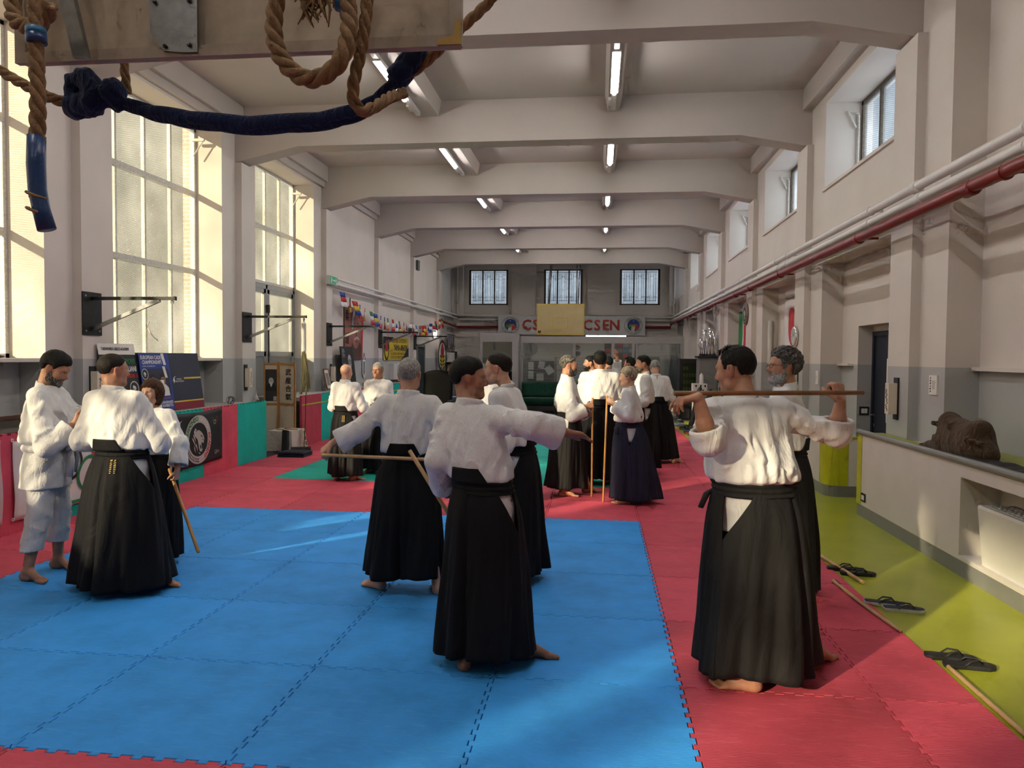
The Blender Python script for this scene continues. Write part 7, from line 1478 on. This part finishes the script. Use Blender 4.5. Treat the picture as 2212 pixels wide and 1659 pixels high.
# things on the sill at the left picture edge and wires on the left ledge
tag(MB().tube([(-6.42, 6.9, 1.69), (-6.40, 7.30, 1.69), (-6.40, 7.36, 1.69)], [.022, .018, .01], 10).build('umbrella', BLACK, None, True), 'folded black umbrella on the window sill at the picture edge', 'umbrella')
tag(MB().grid(lambda u, v: (-6.60 + .02 * v, 6.55 + .45 * u, 1.68 + .42 * v), 4, 4, .02).build('dark_picture', C_BLK), 'dark picture standing on the window sill at the picture edge', 'picture')
tag(MB().lathe([(.05, 0), (.008, .10), (0, .20)], (-6.02, 12.55, .93), 12).build('white_cone', PAPER, None, True), 'small white cone on the ledge by the entrance door', 'cone')
for y, lb in ((11.3, 'dark wire ball on the ledge by the entrance door'), (18.2, 'dark wire ball on the far pad wall ledge')):
    mb = MB()
    for q in range(5): mb.ring((-5.85, y, 1.0), .062, .068, (math.cos(q), math.sin(q), .4), .005, 14)
    tag(mb.build('wire_ball', BLACK), lb, 'ornament')

# ---------------------------------------------------------------- slippers and sticks along the walkway
FOAM = {'black': mat('slipper_black', (.014, .014, .015), .6, .1), 'navy': mat('slipper_navy', (.015, .02, .045), .6, .1), 'grey': mat('slipper_grey', (.10, .11, .12), .6, .1), 'yellow': mat('slipper_yellow', (.55, .33, .02), .6, .1), 'red': mat('slipper_red', (.50, .04, .03), .6, .1), 'white': mat('slipper_white', (.55, .55, .53), .6, .1), 'blue': mat('slipper_blue', (.05, .10, .22), .6, .1)}
OUT = [(0, -.13), (.030, -.125), (.036, -.09), (.032, -.02), (.042, .06), (.044, .10), (.030, .135), (.005, .145), (-.022, .135), (-.040, .095), (-.042, .05), (-.034, -.02), (-.036, -.09), (-.030, -.125)]
def slipper(x, y, ang, sole, strap, label, group, edge=None, slide=False, mirror=1, nm='flip_flop'):
    t = thing(nm, label, 'slipper', (x, y, -.008), group); c, s_ = math.cos(ang), math.sin(ang); tf = lambda a, b, z: (x + (mirror * a) * c - b * s_, y + (mirror * a) * s_ + b * c, -.008 + z); n = len(OUT)
    m_ = MB(); m_.add([tf(a * .96, b * .98, 0) for a, b in OUT] + [tf(a * 1.02, b * 1.01, .012) for a, b in OUT] + [tf(a, b, .024) for a, b in OUT], [tuple(range(n - 1, -1, -1))] + [(i, (i + 1) % n, n + (i + 1) % n, n + i) for i in range(n)] + [(n + i, n + (i + 1) % n, 2 * n + (i + 1) % n, 2 * n + i) for i in range(n)] + [tuple(range(2 * n, 3 * n))]); m_.build('sole', edge or sole, t); m2 = MB(); m2.add([tf(a * .93, b * .96, .0245) for a, b in OUT] + [tf(a * .93, b * .96, .027) for a, b in OUT], [tuple(range(n, 2 * n))] + [(i, (i + 1) % n, n + (i + 1) % n, n + i) for i in range(n)]); m2.build('footbed', sole, t)
    if slide: MB().grid(lambda u, v: tf(.046 * math.cos(PI * u), .0 + .085 * v, .02 + .055 * math.sin(PI * u)), 10, 4, .005).build('strap', strap, t, True)
    else:
        st = MB()
        for q in (-1, 1): st.tube([tf(.004, .075, .028), tf(.004 + q * .015, .05, .052), tf(q * .034, .0, .05), tf(q * .038, -.035, .022)], [.005, .008, .009, .006], 6, flat=(1.2, .5))
        st.build('strap', strap, t, True)
def pair(x, y, ang, sole, strap, label, edge=None, slide=False, sep=.10, off=.03):
    c, s_ = math.cos(ang), math.sin(ang)
    for q, w in ((1, 'near'), (-1, 'far')): slipper(x + q * sep / 2 * c - q * off * s_, y + q * sep / 2 * s_ + q * off * c, ang + q * .06, FOAM[sole], FOAM[strap], label % w, 'slippers along the walkway', FOAM[edge] if edge else None, slide, q)
A_ = -PI / 2
pair(2.08, 4.47, A_ - .08, 'black', 'black', 'plain black flip flop beside the long stick, %s one of the pair', sep=.11); pair(2.08, 5.42, A_ - .15, 'navy', 'black', 'navy flip flop with white edge, %s one of the pair', 'white', sep=.10, off=.05); pair(2.07, 6.28, A_ - .10, 'black', 'black', 'black flip flop under the upper stick end, %s one of the pair', sep=.11, off=.04)
rr = random.Random(11); row = [(13.35, 'black', 'black', None, False), (14.2, 'black', 'grey', None, True), (14.9, 'grey', 'grey', 'yellow', False), (15.6, 'black', 'black', None, False), (17.1, 'black', 'black', None, False), (17.4, 'red', 'red', None, False)] + [(17.8 + .28 * i, rr.choice(['black', 'black', 'navy', 'blue', 'grey']), rr.choice(['black', 'black', 'navy', 'white', 'grey']), None, rr.random() < .4) for i in range(11)]
WORDS = 'first second third fourth fifth sixth seventh eighth ninth tenth eleventh twelfth thirteenth fourteenth fifteenth sixteenth seventeenth'.split()
for i, (y, so, st, ed, sl) in enumerate(row):
    pair(2.10 + rr.uniform(0, .14), y, A_ + rr.uniform(-.3, .2), so, st, '%s slipper, %%s one of the %s pair behind the rolled sleeve elbow' % (so if not ed else 'grey and yellow', WORDS[i]), ed, sl, .11, rr.uniform(-.04, .04))
staff('pale stick with rounded tip lying across the mat edge beside black flip flops', (1.95, 6.80, .012), (2.06, 5.95, .012), WOODP, .014); staff('pale stick lying on the lime floor along the mat edge at the picture corner', (1.985, 4.38, .006), (1.985, 2.6, .006), WOODP, .013)
t = thing('wooden_sword', 'pale wooden sword with ink marks lying on the red mat edge', 'sword', (1.86, 5.96, 0)); MB().tube(smooth_path([(1.84, 5.96, .014), (1.855, 5.7, .014), (1.875, 5.4, .014), (1.93, 4.90, .014)], 5), [.015] * 15 + [.011], 10, flat=(1.0, .8)).build('blade', WOODP, t, True); mb = MB()
for i in range(3): mb.tube([(1.835 + .012, 5.93 - i * .04, .029), (1.85 + .004, 5.91 - i * .04, .029)], .003, 4)
mb.build('ink_marks', INK, t)
